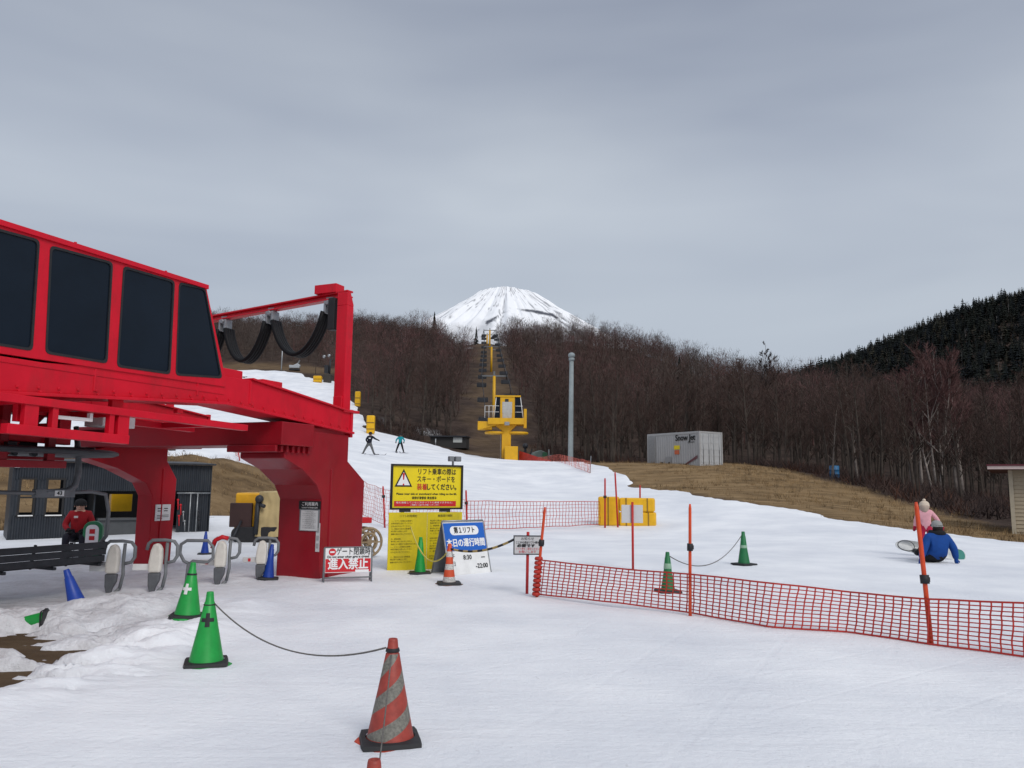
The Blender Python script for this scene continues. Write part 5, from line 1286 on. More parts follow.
# ------------------------------------------------------------------ yellow lift tower with cabin
D_T = 79.0
q = P(507.5, 457, D_T); q.z = gz(q.x, q.y)-.1
def tx(px): return (P(px, 430, D_T)-q).x
def tz(py): return P(507, py, D_T).z-q.z
tw = tag(empty('lift_tower', q), 'yellow lift drive tower with a cabin and white railing on top', 'lift tower', 'yellow lift towers')
YT = mat('tower_yellow', (.68, .37, .010), .45, var=.08, scale=1.5, dirt=(.35, .18, .03), dirt_amt=.35)
m = MB(); m.box((tx(506.5), 0, tz(443)), (tx(511)-tx(502), .95, tz(429)-tz(460))); m.prism([(tx(502), tz(431)), (tx(511), tz(431)), (tx(517), tz(425)), (tx(494), tz(425))], 'y', -.5, .5); m.build('column', YT, tw, bevel=.04)
m = MB(); m.span((tx(505), -1.7, -.1), (tx(518), -.6, tz(447))); m.build('base_box', YT, tw, bevel=.06)
m = MB()
m.span((tx(488), -1.2, tz(425)), (tx(524), 1.6, tz(419))); m.span((tx(478), -.7, tz(430)), (tx(492), -.3, tz(422))); m.span((tx(478), .5, tz(430)), (tx(492), .9, tz(422)))
m.prism([(tx(478), tz(431)), (tx(500), tz(425)), (tx(500), tz(421)), (tx(478), tz(424))], 'y', -.95, -.72)
m.build('platform', YT, tw, bevel=.03)
m = MB()
for s_ in (-1, 1): m.lathe([(.25, 0), (1.1, .0), (1.15, .06), (1.15, .16), (1.1, .22), (.25, .22)], (tx(506.5)+s_*1.1, .3, tz(434)), 24)
m.build('return_wheel', YT, tw)
m = MB(); m.span((tx(500), -.55, tz(418.8)), (tx(514.5), 1.0, tz(397))); cb_ = m.build('cabin', YT, tw, bevel=.03)
m = MB(); m.box((tx(507), -.57, tz(408)), (1.0, .04, 1.15)); m.box((tx(507), -.56, tz(416)), (.95, .03, .5)); m.build('door', mat('pale_window', (.45, .45, .43), .3), cb_)
m = MB(); m.box((tx(506.5), -.575, tz(401)), (.36, .03, .3)); m.build('louvre', DARK, cb_)
for xa, xb in ((493.5, 499.5), (515, 522)): 
    m = MB(); m.prism([(tx(xa), tz(418.5)), (tx(xb), tz(418.5)), (tx(xb if xa < 500 else xb-2), tz(398)), (tx(xa+2 if xa < 500 else xa), tz(398))], 'y', -.45, .95); m.build('glazing', GLASS, cb_)
m = MB(); m.span((tx(494.5), -.62, tz(397.5)), (tx(520.5), 1.05, tz(396))); m.build('roof', YT, cb_)
m = MB()
for px in (485, 489, 493): m.tube([(tx(px), -1.1, tz(419)), (tx(px), -1.1, tz(407))], .025, 6)
for py in (407, 413): m.tube([(tx(485), -1.1, tz(py)), (tx(499), -1.1, tz(py))], .022, 6); m.tube([(tx(515), -1.1, tz(py)), (tx(522.5), -1.1, tz(py))], .022, 6)
for a, b in (((494, 419), (496, 397)), ((523, 419), (520, 397))): m.tube([(tx(a[0]), -.5, tz(a[1])), (tx(b[0]), -.5, tz(b[1]))], .04, 6)
m.build('railing', WHITEP, tw)
m = MB()
for s_ in (-.2, .2): m.bar((tx(502)-.12, s_, 0), (tx(502)-.12, s_, tz(425)), .04, .04)
for k in range(12): m.bar((tx(502)-.12, -.2, .2+k*.25), (tx(502)-.12, .2, .2+k*.25), .03, .03)
m.build('ladder', STEEL, tw)
m = MB(); m.span((tx(523.5), -.4, tz(428)), (tx(526.5), .4, tz(409))); m.build('side_mast', YT, tw, bevel=.03)
m = MB(); m.box((tx(507), -1.25, tz(424.5)), (.5, .1, .35)); m.build('lamp', STEEL, tw, bevel=.02)
# ------------------------------------------------------------------ towers, cables and chairs up the cleared strip
TW = [(494.3, 374, 112, .24), (491.5, 354, 185, .26), (489.6, 350, 235, .28), (487.2, 334, 305, .34)]
cab_pts = {-1: [Vector((tx(487)+q.x, q.y, q.z+tz(427)))], 1: [Vector((tx(524)+q.x, q.y, q.z+tz(427)))]}
for i, (px, pt_, d, r_) in enumerate(TW):
    t_ = P(px, pt_, d); zg = gz(t_.x, d); hgt = max(t_.z-zg, 6.5)
    root = tag(empty('lift_tower', (t_.x, d, zg-.3)), ['yellow lift pylon just above the cabin tower', 'second yellow lift pylon up the cleared strip', 'third small yellow lift pylon up the cleared strip', 'yellow lift pylon at the top against the mountain'][i], 'lift tower', 'yellow lift towers')
    m = MB(); m.tube([(0, 0, 0), (0, 0, hgt)], [r_*1.1, r_*.9], 10); m.build('shaft', YT, root)
    m = MB(); m.box((0, 0, hgt), (3.9, .22, .2)); m.box((0, 0, hgt+.4), (.25, .25, .6)); m.build('crossarm', GREY, root)
    for s_ in (-1, 1):
        m = MB(); m.box((s_*1.85, 0, hgt-.1), (.12, 2.2, .2))
        for k in range(4): m.lathe([(.0, -.05), (.19, -.05), (.19, .05), (.0, .05)], (0, 0, 0), 10).v[-40:] if False else None
        for k in range(4): m.tube([(s_*1.85-.05, -.9+k*.6, hgt+.08), (s_*1.85+.05, -.9+k*.6, hgt+.08)], .17, 10)
        m.build('sheave_train', DARK, root); cab_pts[s_].append(Vector((t_.x+s_*1.85, d, zg-.3+hgt+.26)))
for s_ in (-1, 1):
    m = MB(); m.tube(cab_pts[s_], .035, 5); tag(m.build('lift_cable', DARK), 'thin dark lift cable on the %s side of the yellow pylons' % ('left' if s_ < 0 else 'right'), 'cable', 'lift cables up the cleared strip')
def far_chair():
    root = empty('chairlift_chair', (0, 0, 0))
    m = MB(); m.tube([(0, 0, 0), (0, .1, -.3), (.12, .3, -1.0), (.12, .25, -1.5)], .05, 6); m.build('hanger', DARK, root)
    m = MB(); m.box((0, 0, -2.15), (1.35, .5, .08)); m.box((0, .26, -1.85), (1.35, .07, .55)); m.build('seat', DARK, root)
    m = MB(); m.tube([(-.68, -.3, -2.15), (-.70, .0, -1.85), (-.68, .28, -1.5), (.68, .28, -1.5), (.70, 0, -1.85), (.68, -.3, -2.15)], .04, 6); m.build('frame', DARK, root)
    return root
fc = far_chair(); first = True
def along(pts, s):
    for a, b in zip(pts[:-1], pts[1:]):
        L_ = (b-a).length
        if s <= L_: return a.lerp(b, s/L_)
        s -= L_
    return pts[-1]
for s_ in (-1, 1):
    s = 12.
    for k in range(15):
        p = along(cab_pts[s_], s); s += 12.5 if s_ < 0 else 15
        if p.y > 302: break
        o = fc if first else copy_tree(fc); first = False
        o.location = p; tag(o, 'small dark chair hanging on the %s cable of the far chairlift' % ('left' if s_ < 0 else 'right'), 'lift chair', 'far chairlift chairs on the %s cable' % ('left' if s_ < 0 else 'right'))
# machine and red barrier right of the tower
q = P(537, 458, 84); q.z = gz(q.x, q.y)
gm = tag(empty('groomer', q, R(10)), 'green and grey machine parked right of the yellow tower', 'machine')
s = 84/F_PX
m = MB(); m.prism([(-9*s, .35), (9*s, .35), (9*s, 9*s), (2*s, 12*s), (-3*s, 10*s), (-9*s, 6*s)], 'y', -.9, .9); m.build('body', mat('grey_green', (.12, .16, .15), .5), gm, bevel=.08)
m = MB(); m.prism([(3*s, 3*s), (8.5*s, 3*s), (8.5*s, 9.5*s), (4*s, 10*s)], 'y', -1.0, -.92); m.build('side_plate', mat('dark_green', (.03, .12, .06), .5), gm)
m = MB(); m.ball((-12*s, 0, 16*s), 2.8*s, 8); m.bar((-12*s, 0, 0), (-12*s, 0, 15*s), .2, .2); m.bar((-8*s, 0, 4*s), (-5*s, 0, 13*s), .15, .15); m.build('spot_lamp', DARK, gm)
m = MB(); m.tube([(12*s, 0, 0), (12*s, 0, 13*s)], .08, 6); m.tube([(15*s, 0, 0), (15*s, 0, 9*s)], .06, 6); m.tube([(10*s, 0, 7*s), (16*s, 0, 7*s)], .05, 6); m.build('guard_rail', GREY, gm)
fa = P(519, 459, 78); fb = P(551, 463, 74)
m = MB(); 
for a, b in ((fa, fb),):
    za, zb_ = gz(a.x, a.y), gz(b.x, b.y)
    for i in range(14):
        p = a.lerp(b, i/14); p2 = a.lerp(b, (i+1)/14); g1, g2 = gz(p.x, p.y), gz(p2.x, p2.y)
        h1 = .85*(1-i/14)+.12; h2 = .85*(1-(i+1)/14)+.12
        m.add([(p.x, p.y, g1-.05), (p2.x, p2.y, g2-.05), (p2.x, p2.y+.05, g2+h2), (p.x, p.y+.05, g1+h1), (p.x, p.y+.35, g1-.05), (p2.x, p2.y+.35, g2-.05)], [(0, 1, 2, 3), (4, 3, 2, 5)])
tag(m.build('barrier_sheet', mat('red_sheet', (.38, .03, .022), .6, var=.3, scale=2)), 'low red sheet barrier at the foot of the yellow tower', 'barrier')
# dark shed by the forest edge, left of the tower
q = P(446, 452, 93); q.z = gz(q.x, q.y)-.1; s = 93/F_PX
sh = tag(empty('shed', q, R(-4)), 'low dark shed with a pale panel at the forest edge', 'shed')
m = MB(); m.span((-16*s, 0, 0), (20*s, 3, 11*s)); m.build('wall', mat('dark_shed', (.035, .033, .032), .7), sh)
m = MB(); m.prism([(-.4, 11*s), (3.4, 11.5*s), (3.4, 13*s), (-.4, 12.2*s)], 'x', -17*s, 21*s); m.build('roof', DARK, sh)
m = MB(); m.span((7*s, -.06, 5.5*s), (16*s, -.01, 10.5*s)); m.build('panel', mat('pale_panel', (.5, .52, .5), .5), sh)
m = MB(); m.tube([(-10*s, -.5, 0), (-10*s, -.5, 9*s)], .08, 6); m.build('post', STEEL, sh)
# pads, snow gun and boxes on the upper slope
def far_pad(px, yb, yt, w, d, label):
    b = P(px, yb, d); zg = min(gz(b.x, b.y), b.z); b.z = zg; h = P(px, yt, d).z-zg
    r = tag(empty('crash_pad', b), label, 'crash pad', 'yellow pads along the upper slope')
    m = MB(); ww = w*d/F_PX; m.box((0, 0, h/2), (ww, ww*.7, h)); m.build('cushion', PADYEL, r, bevel=.12)
    m = MB(); m.box((0, -ww*.36, h*.6), (ww*.98, .05, .12)); m.box((0, -ww*.36, h*.25), (ww*.98, .05, .10)); m.build('strap', mat('pad_strap', (.28, .15, .02), .7), r)
far_pad(370.5, 432, 415.5, 8, 88, 'tall yellow pad just above the dark jacketed skier')
far_pad(357.5, 408, 391.5, 5.5, 112, 'tall yellow pad at the edge of the wood beside the red post')
far_pad(317.5, 384.5, 376, 8, 146, 'low yellow pad in front of the snow gun')
q = P(326, 386, 148); q.z = min(gz(q.x, q.y), q.z); s = 148/F_PX
sg = tag(empty('snow_gun', q), 'dark snow gun tower with two lamps on the upper slope', 'snow gun')
m = MB(); m.span((-2.5*s, -.5, 0), (5*s, .5, 12*s)); m.build('base', mat('dark_cover', (.05, .045, .04), .8), sg, bevel=.15)
m = MB(); m.tube([(3*s, 0, 10*s), (3.4*s, 0, 28*s)], .16, 8); m.span((-2*s, -.4, 13*s), (2*s, .4, 21*s)); m.build('mast', DARK, sg)
m = MB(); m.ball((-3*s, 0, 30*s), .32, 8); m.build('lamp', STEEL, sg)
m = MB(); m.ball((2*s, 0, 31*s), .32, 8); m.build('lamp', STEEL, sg)
q = P(294, 376, 172); q.z = gz(q.x, q.y); s = 172/F_PX
sk = tag(empty('snowmobile', q, R(5)), 'pale snowmobile parked at the top of the snow', 'snowmobile')
m = MB(); m.prism([(-5*s, .5), (5*s, .5), (6*s, 1.2), (3*s, 1.6), (-1*s, 1.15), (-5*s, 1.2)], 'y', -.5, .5); m.build('body', mat('pale_blue_grey', (.42, .45, .48), .5), sk, bevel=.1)
m = MB(); m.prism([(2.5*s, 1.5), (4.5*s, 1.5), (5.5*s, 2.4), (4.8*s, 2.4)], 'y', -.35, .35); m.build('windscreen', GREY, sk)
for y_ in (-.4, .4):
    m = MB(); m.span((-5*s, y_-.12, .0), (5.5*s, y_+.12, .35)); m.build('runner', DARK, sk, bevel=.08)
# blue barrel beside the trees on the right
q = P(835, 486, 55); q.z = gz(q.x, q.y)
zt_ = max(P(835, 473, 55).z-q.z, .9)
bt = tag(empty('barrel', q), 'blue barrel standing between the bare trees', 'barrel')
m = MB(); m.lathe([(.30, 0), (.33, .05), (.33, .32*zt_), (.35, .34*zt_), (.33, .36*zt_), (.33, .66*zt_), (.35, .68*zt_), (.33, .70*zt_), (.33, zt_-.05), (.30, zt_)], n=18); m.build('body', mat('faded_blue', (.03, .16, .34), .5), bt)
m = MB(); m.lathe([(.31, zt_), (.31, zt_+.03), (.2, zt_+.04)], n=18); m.build('lid', DARK, bt)
# ------------------------------------------------------------------ beige cabin cut by the right edge
q = P(1014.5, 537, 29.5); q.z = gz(q.x, q.y)-.05; s = 29.5/F_PX
hs = tag(empty('beige_cabin', q, R(-33)), 'beige clapboard cabin cut by the right edge of the picture', 'cabin')
hz2 = P(1006, 470, 29.5).z-q.z
m = MB(); W2 = 5.
m.span((0, .03, 0), (W2, 4, hz2))
nb = int(hz2/.145)
for i in range(nb):
    z0 = i*hz2/nb; m.prism([(.03, z0), (-.0, z0+.005), (.025, z0+hz2/nb), (.03, z0+hz2/nb)], 'x', -.02, W2)
    m.prism([(-.0, z0), (-.03, z0+.005), (-.005, z0+hz2/nb), (0, z0+hz2/nb)], 'y', .03, 4)
m.build('wall', BEIGE, hs)
m = MB(); m.span((-.06, -.05, 0), (.08, -.0, hz2)); m.build('corner_board', mat('corner_board', (.5, .44, .33), .6), hs)
ov = (1009-991)*s
m = MB(); m.prism([(-.6, hz2), (4.5, hz2-.05), (4.5, hz2+.07), (-.6, hz2+.12)], 'x', -ov, W2+.5); rf = m.build('roof', mat('dark_red_roof', (.10, .03, .03), .6), hs)
m = MB(); m.span((-ov-.02, -.63, hz2+.02), (W2+.5, -.60, hz2+.14)); m.build('fascia', mat('pinkish_white', (.62, .50, .47), .5), rf)
m = MB(); m.span((-ov-.04, -.66, hz2+.145), (W2+.5, -.55, hz2+.20)); m.build('roof_edge', mat('maroon_edge', (.12, .02, .03), .5), rf)
# ------------------------------------------------------------------ bare woods
TWIG = mat('bare_twigs', (.085, .056, .048), .9, var=.3, scale=.35, spec=.1)
TWIG_R = mat('reddish_twigs', (.135, .072, .068), .9, var=.25, scale=.5, spec=.1)
BARK = mat('grey_brown_bark', (.075, .061, .052), .9, var=.35, scale=2.5, spec=.1)
BARK_M = mat('pale_grey_bark', (.17, .145, .13), .85, var=.35, scale=4, spec=.1)
BARK_P = mat('pale_birch_bark', (.30, .26, .235), .8, var=.35, scale=4, spec=.1)
FIR = mat('dark_conifer', (.016, .019, .016), .9, var=.5, scale=.06, spec=.1)
def tri_twig(vs, fs, p, d, L_, w, rnd):
    s = d.cross(Vector((rnd.uniform(-1, 1), rnd.uniform(-1, 1), rnd.uniform(-1, 1))))
    if s.length < 1e-4: s = d.orthogonal()
    s = s.normalized()*w*.5; o = len(vs)
    vs += [tuple(p-s), tuple(p+s), tuple(p+d*L_)]; fs.append((o, o+1, o+2))
def bare_tree_meshes(seed, H, spread, nl, stems=1, up=.75, fine=11, tw=.021):
    """trunk with limbs (tubes) and a crown of fine twigs"""
    rnd = random.Random(seed); tr = MB(); vs = []; fs = []
    for st in range(stems):
        lean = Vector((rnd.uniform(-.06, .06)*(1+.4*stems), rnd.uniform(-.06, .06)*(1+.4*stems), 0)); base = Vector((rnd.uniform(-.5, .5), rnd.uniform(-.5, .5), 0))*(stems > 1)
        h = H*rnd.uniform(.82, 1.0) if st else H
        def axis(t): return base+lean*h*t+Vector((math.sin(t*4+seed)*.10*t*h*.12, math.cos(t*3+seed)*.10*t*h*.12, h*t))
        r0 = (.016 if stems < 3 else .010)*h*rnd.uniform(.8, 1.15)
        tr.tube([axis(k/8)-Vector((0, 0, .3 if k == 0 else 0)) for k in range(9)], [r0*(1-k/8*.93) for k in range(9)], 6)
        for k in range(nl//stems):
            t = .22+.75*((k+rnd.random())/(nl//stems)); p = axis(t); az = rnd.uniform(0, 2*PI)
            L_ = spread*(1.05-.75*abs(t-.45)/.6)*rnd.uniform(.7, 1.15)*(1.0 if t < .85 else .6); e = up+rnd.uniform(-.25, .25)
            d = Vector((math.cos(az)*(1-e*.5), math.sin(az)*(1-e*.5), e)).normalized()
            pts = [p]; dd = d.copy()
            for i in range(3): dd = (dd+Vector((rnd.uniform(-.2, .2), rnd.uniform(-.2, .2), .12))).normalized(); pts.append(pts[-1]+dd*L_/3)
            rl_ = r0*(1-t)*.45+.012; tr.tube(pts, [rl_, rl_*.7, rl_*.45, rl_*.15], 4, cap=False)
            for i in range(7):
                f = .25+.75*(i+rnd.random())/7; j = min(int(f*3), 2); q = pts[j].lerp(pts[j+1], f*3-j if f*3-j <= 1 else 1)
                d2 = (dd+Vector((rnd.uniform(-1, 1), rnd.uniform(-1, 1), rnd.uniform(-.2, .9)))).normalized(); L2 = L_*.42*rnd.uniform(.6, 1.2)
                tri_twig(vs, fs, q, d2, L2, .035, rnd)
                for n_ in range(fine):
                    q2 = q+d2*L2*rnd.uniform(.2, .95); d3 = (d2+Vector((rnd.uniform(-1, 1), rnd.uniform(-1, 1), rnd.uniform(-.4, .9)))*.8).normalized()
                    tri_twig(vs, fs, q2, d3, L2*rnd.uniform(.4, .8), tw, rnd)
    return tr, MB().add(vs, fs)
protos = []
for i, (H_, sp_w, nl, st) in enumerate([(8.6, 2.0, 22, 1), (9.6, 2.3, 24, 1), (7.4, 1.9, 20, 1), (8.2, 1.7, 22, 2), (10.2, 2.0, 26, 1), (6.6, 1.8, 18, 1)]):
    a, b = bare_tree_meshes(100+i, H_, sp_w, nl, st); protos.append((a.mesh('trunk', BARK), b.mesh('crown', TWIG), H_))
# where the woods stand
def forest_ok(x, y):
    rr = np.hypot(x, y); px = 512+x/y*F_PX
    ok = (poly_sd(x, y, SNOW_POLY) < -1.2) & (poly_sd(x, y, BANK) < -1.0) & (corridor(x, y) > np.clip(6.5-rr*.008, 4., 6)+fbm(x, y, .1, 2, 71)*2) & (px > 150) & (px < 1190) & (y > 42) & (mnd_at(x, y) < -4)
    ok &= seg_dist(x, y, pxy(330, 374, 176), pxy(225, 369, 186))[0] > 8
    ok &= ~((px > 632) & (px < 745) & (y < 72)) & ~((px > 515) & (px < 552) & (y < 89)) & ~((px > 425) & (px < 470) & (y < 100))
    ok &= ~((px < 520) & (y < 87)) & ~((px < 380) & (y < 96))
    ok &= ~((px > 965) & (y < 50))
    lim = np.where(px > 745, np.interp(px, [745, 800, 900, 1200], [330, 250, 235, 230]), 400)
    ok &= y < lim
    # glimpses of open snowy ground up on the left
    ok &= ~((seg_dist(x, y, pxy(385, 346, 300), pxy(455, 353, 290))[0] < 7) & (fbm(x, y, .1, 2, 72) > -.1))
    return ok
def mnd_at(x, y): return poly_sd(x, y, MOUND_POLY)
def scatter(step, x0, x1, y0, y1, seed):
    r = np.random.default_rng(seed); X, Y = np.meshgrid(np.arange(x0, x1, step), np.arange(y0, y1, step))
    X = X+r.uniform(-.48, .48, X.shape)*step; Y = Y+r.uniform(-.48, .48, X.shape)*step; return X.ravel(), Y.ravel()
X, Y = scatter(3.25, -230, 330, 42, 405, 3)
k = forest_ok(X, Y) & (np.abs(X/Y) < .92); X, Y = X[k], Y[k]
Z = H0(X, Y); px_ = 512+X/Y*F_PX; ytop = 484-(Z+8.2-EYE)/Y*F_PX          # a dip in the ridge beside the cleared strip
k = ~((px_ > 438) & (px_ < 493) & (ytop < np.interp(px_, [438, 450, 470, 493], [322, 329, 333, 335])))
X, Y, Z = X[k], Y[k], Z[k]; o_ = np.argsort(np.hypot(X, Y)); X, Y, Z = X[o_], Y[o_], Z[o_]
inview = np.nonzero((X/Y > -.37) & (X/Y < .70))[0]
near = inview[:292]; far = np.setdiff1d(np.arange(len(X)), near)
kinds = {}
TLAB = ['bare tree with a single stem in the brown wood', 'tall spreading bare tree in the brown wood', 'short bare tree in the brown wood', 'twin stemmed bare tree in the brown wood', 'slender tall bare tree in the brown wood', 'small twiggy bare tree in the brown wood']
rt = random.Random(5)
for n_, i in enumerate(near):
    j = rt.randrange(len(protos))
    if j not in kinds:
        root = empty('bare_tree', (0, 0, 0))
        for nm, me in (('trunk', protos[j][0]), ('crown', protos[j][1])):
            c = bpy.data.objects.new(nm, me); COL.objects.link(c); c.parent = root
        kinds[j] = root; o = root
    else: o = copy_tree(kinds[j])
    s = rt.uniform(.8, 1.12)*(.86 if Y[i] < 62 else 1)
    o.location = (X[i], Y[i], Z[i]-.15); o.rotation_euler = (0, 0, rt.uniform(0, 6.28)); o.scale = (s, s, s*rt.uniform(.92, 1.1))
    tag(o, TLAB[j], 'tree', 'bare trees of the brown wood, '+['single stem', 'tall spreading', 'short', 'twin stemmed', 'slender tall', 'small twiggy'][j])
# the rest of the wood: one mass
def far_tree_arrays(seed, H, nt):
    r = np.random.default_rng(seed); V = []; Fc = []
    w = .012*H
    for a in range(2):
        d = np.array([math.cos(a*1.7), math.sin(a*1.7), 0])*w; b = len(V); V += [d*-1, d, np.array([0, 0, H*.9])]; Fc.append((b, b+1, b+2))
    for _ in range(nt):
        t = r.uniform(.25, 1.); az = r.uniform(0, 2*PI); rad = (1.0-abs(t-.5)*.9)*H*.24*math.sqrt(r.uniform(0, 1))
        p = np.array([math.cos(az)*rad, math.sin(az)*rad, t*H*.88]); d = np.array([math.cos(az)*r.uniform(.1, .6), math.sin(az)*r.uniform(.1, .6), r.uniform(.3, 1.)])+r.normal(0, .25, 3); d /= np.linalg.norm(d)
        s = np.cross(d, r.normal(0, 1, 3)); s /= np.linalg.norm(s)+1e-9; s *= r.uniform(.016, .038)
        b = len(V); V += [p-s, p+s, p+d*r.uniform(.8, 1.7)]; Fc.append((b, b+1, b+2))
    return np.array(V), np.array(Fc)
def mass(name, X, Y, Z, makers, smin, smax, mats, seed, matpick, zs=(.9, 1.15)):
    r = np.random.default_rng(seed); AV = []; AF = []; AM = []; off = 0; pk = r.integers(0, len(makers), len(X))
    for j, (V, Fc) in enumerate(makers):
        ii = np.nonzero(pk == j)[0]
        if not len(ii): continue
        a = r.uniform(0, 2*PI, len(ii)); s = r.uniform(smin, smax, len(ii)); c, sn = np.cos(a)*s, np.sin(a)*s; zz = s*r.uniform(zs[0], zs[1], len(ii))
        vx = V[None, :, 0]*c[:, None]-V[None, :, 1]*sn[:, None]+X[ii, None]; vy = V[None, :, 0]*sn[:, None]+V[None, :, 1]*c[:, None]+Y[ii, None]; vz = V[None, :, 2]*zz[:, None]+Z[ii, None]-.2
        AV.append(np.stack([vx, vy, vz], -1).reshape(-1, 3)); AF.append((Fc[None]+(np.arange(len(ii))*len(V))[:, None, None]+off).reshape(-1, 3)); off += len(ii)*len(V)
        mi = matpick(r, X[ii], Y[ii]); AM.append(np.repeat(mi, len(Fc)))
    AV = np.concatenate(AV); AF = np.concatenate(AF); AM = np.concatenate(AM)
    me = bpy.data.meshes.new(name); me.vertices.add(len(AV)); me.vertices.foreach_set('co', AV.ravel().astype(np.float32))
    me.loops.add(AF.size); me.loops.foreach_set('vertex_index', AF.ravel().astype(np.int32))
    me.polygons.add(len(AF)); me.polygons.foreach_set('loop_start', (np.arange(len(AF))*3).astype(np.int32)); me.polygons.foreach_set('loop_total', np.full(len(AF), 3, np.int32))
    for m_ in mats: me.materials.append(m_)
    me.polygons.foreach_set('material_index', AM.astype(np.int32)); me.update(calc_edges=True)
    o = bpy.data.objects.new(name, me); COL.objects.link(o); return o
mk = [far_tree_arrays(200+i, h, 170) for i, h in enumerate((8.5, 9.5, 7.5, 10.2, 8.0, 9.0))]
TW2 = mat('far_twigs_dark', (.056, .041, .038), .9, var=.3, scale=.05, spec=.1); TW3 = mat('far_twigs_grey', (.095, .075, .066), .9, var=.3, scale=.05, spec=.1)
def pick(r, x, y):
    f = fbm(x, y, .018, 3, 81)+r.normal(0, .22, len(x)); return np.where(f > .22, 3, np.where(f > -.12, 0, np.where(f > -.30, 1, 2)))
w_ = mass('bare_forest', X[far], Y[far], Z[far], mk, .62, 1.18, [TWIG, TWIG_R, TW2, TW3], 9, pick)
tag(w_, 'dense brown leafless forest covering the hillside behind the slope', 'forest', kind='stuff')
# undergrowth along the foot of the woods
def bush_arrays(seed, n_, h, rad):
    r = np.random.default_rng(seed); V = []; Fc = []
    for _ in range(n_):
        p = np.array([r.uniform(-rad, rad), r.uniform(-rad, rad), r.uniform(0, .35*h)]); d = r.normal(0, .55, 3)+np.array([0, 0, .9]); d /= np.linalg.norm(d)
        s = np.cross(d, r.normal(0, 1, 3)); s /= np.linalg.norm(s)+1e-9; s *= r.uniform(.012, .04); b = len(V); V += [p-s, p+s, p+d*r.uniform(.4, 1.)*h]; Fc.append((b, b+1, b+2))
    return np.array(V), np.array(Fc)
U, W_y = scatter(1.0, -30, 95, 30, 105, 12)
kk = forest_ok(U, np.maximum(W_y, 43)) | ((poly_sd(U, W_y, BANK) < -.4) & (poly_sd(U, W_y, SNOW_POLY) < -.5) & (U/W_y > .36) & (W_y > 33))
kk &= (U/W_y < .82) & (U/W_y > -.2) & (poly_sd(U, W_y, SNOW_POLY) > -17) | kk & (poly_sd(U, W_y, BANK) > -10) & (U/W_y < .82)
kk &= ~((U/W_y > .6) & (np.hypot(U-21, W_y-32) < 5.5))
U, W_y = U[kk], W_y[kk]
bb = mass('undergrowth', U, W_y, H0(U, W_y), [bush_arrays(300+i, 34, 1.15, .6) for i in range(5)], .6, 1.15, [TW2, TWIG, mat('bush_rust', (.085, .042, .030), .9, var=.3, scale=.5, spec=.1)], 10, lambda r, x, y: r.choice(3, len(x), p=(.5, .33, .17)))
tag(bb, 'dark tangled undergrowth along the foot of the bare trees', 'undergrowth', kind='stuff')
# ------------------------------------------------------------------ trees one can tell apart
def single(px, yb, yt, d, H_, sp_w, nl, st, label, bark=BARK, tw=TWIG, seed=1, name='bare_tree', up=.75):
    b = P(px, yb, d); zg = float(H0(np.array([b.x]), np.array([b.y]))[0]); h = P(px, yt, d).z-zg
    a, c = bare_tree_meshes(seed, H_, sp_w, nl, st, up, 24 if name == 'birch_tree' else (14 if d > 100 else 9), .032 if d < 100 else .09)
    root = tag(empty(name, (b.x, b.y, zg-.1)), label, 'tree'); s = max(h, 1)/H_
    root.scale = (s, s, s)
    a.build('trunk', bark, root); c.build('crown', tw, root); return root
single(938, 492, 348, 60, 11., 3.4, 56, 4, 'tall many stemmed birch with pale trunks and reddish twigs', BARK_P, TWIG_R, 11, 'birch_tree', .95)
single(918, 492, 362, 63, 10., 2.8, 36, 2, 'birch with reddish twigs just left of the tall many stemmed birch', BARK_P, TWIG_R, 12, 'birch_tree', .95)
single(958, 494, 366, 64, 10., 2.8, 36, 2, 'birch with reddish twigs just right of the tall many stemmed birch', BARK_P, TWIG_R, 13, 'birch_tree', .95)
single(858, 486, 386, 56, 9., 1.6, 18, 1, 'pale slender trunk standing before the bare trees on the right', BARK_M, TWIG, 14)
single(832, 484, 408, 54, 8., 1.2, 14, 1, 'leaning pale trunk beside the blue barrel', BARK_M, TWIG, 15)
single(770, 440, 343, 130, 14., 3.2, 16, 1, 'lone spreading tree standing above the skyline on the right', BARK, TW2, 16, up=.45)
for px, yt, d, sd in ((766, 400, 57, 17), (790, 410, 56, 18), (884, 404, 57, 19), (990, 420, 52, 20)):
    pass
def conifer_arrays(seed, H, tiers=7, nb=8, rad=.26):
    r = np.random.default_rng(seed); V = []; Fc = []
    for a in range(2):
        d = np.array([math.cos(a*1.6), math.sin(a*1.6), 0])*H*.012; b = len(V); V += [-d, d, np.array([0, 0, H])]; Fc.append((b, b+1, b+2))
    for t in range(tiers):
        f = t/(tiers-1); z = H*(.12+.82*f); R_ = H*rad*(1-f*.90)*r.uniform(.8, 1.2); a0 = r.uniform(0, 6.28)
        for k in range(nb):
            a = a0+2*PI*k/nb+r.uniform(-.2, .2); L_ = R_*r.uniform(.6, 1.2); w = 2*PI/nb*.75
            b = len(V); V += [np.array([0, 0, z+H*.07]), np.array([math.cos(a-w/2)*L_, math.sin(a-w/2)*L_, z-H*.06*r.uniform(.3, 1.6)]), np.array([math.cos(a+w/2)*L_*.8, math.sin(a+w/2)*L_*.8, z-H*.05*r.uniform(.3, 1.6)])]; Fc.append((b, b+1, b+2))
    return np.array(V), np.array(Fc)
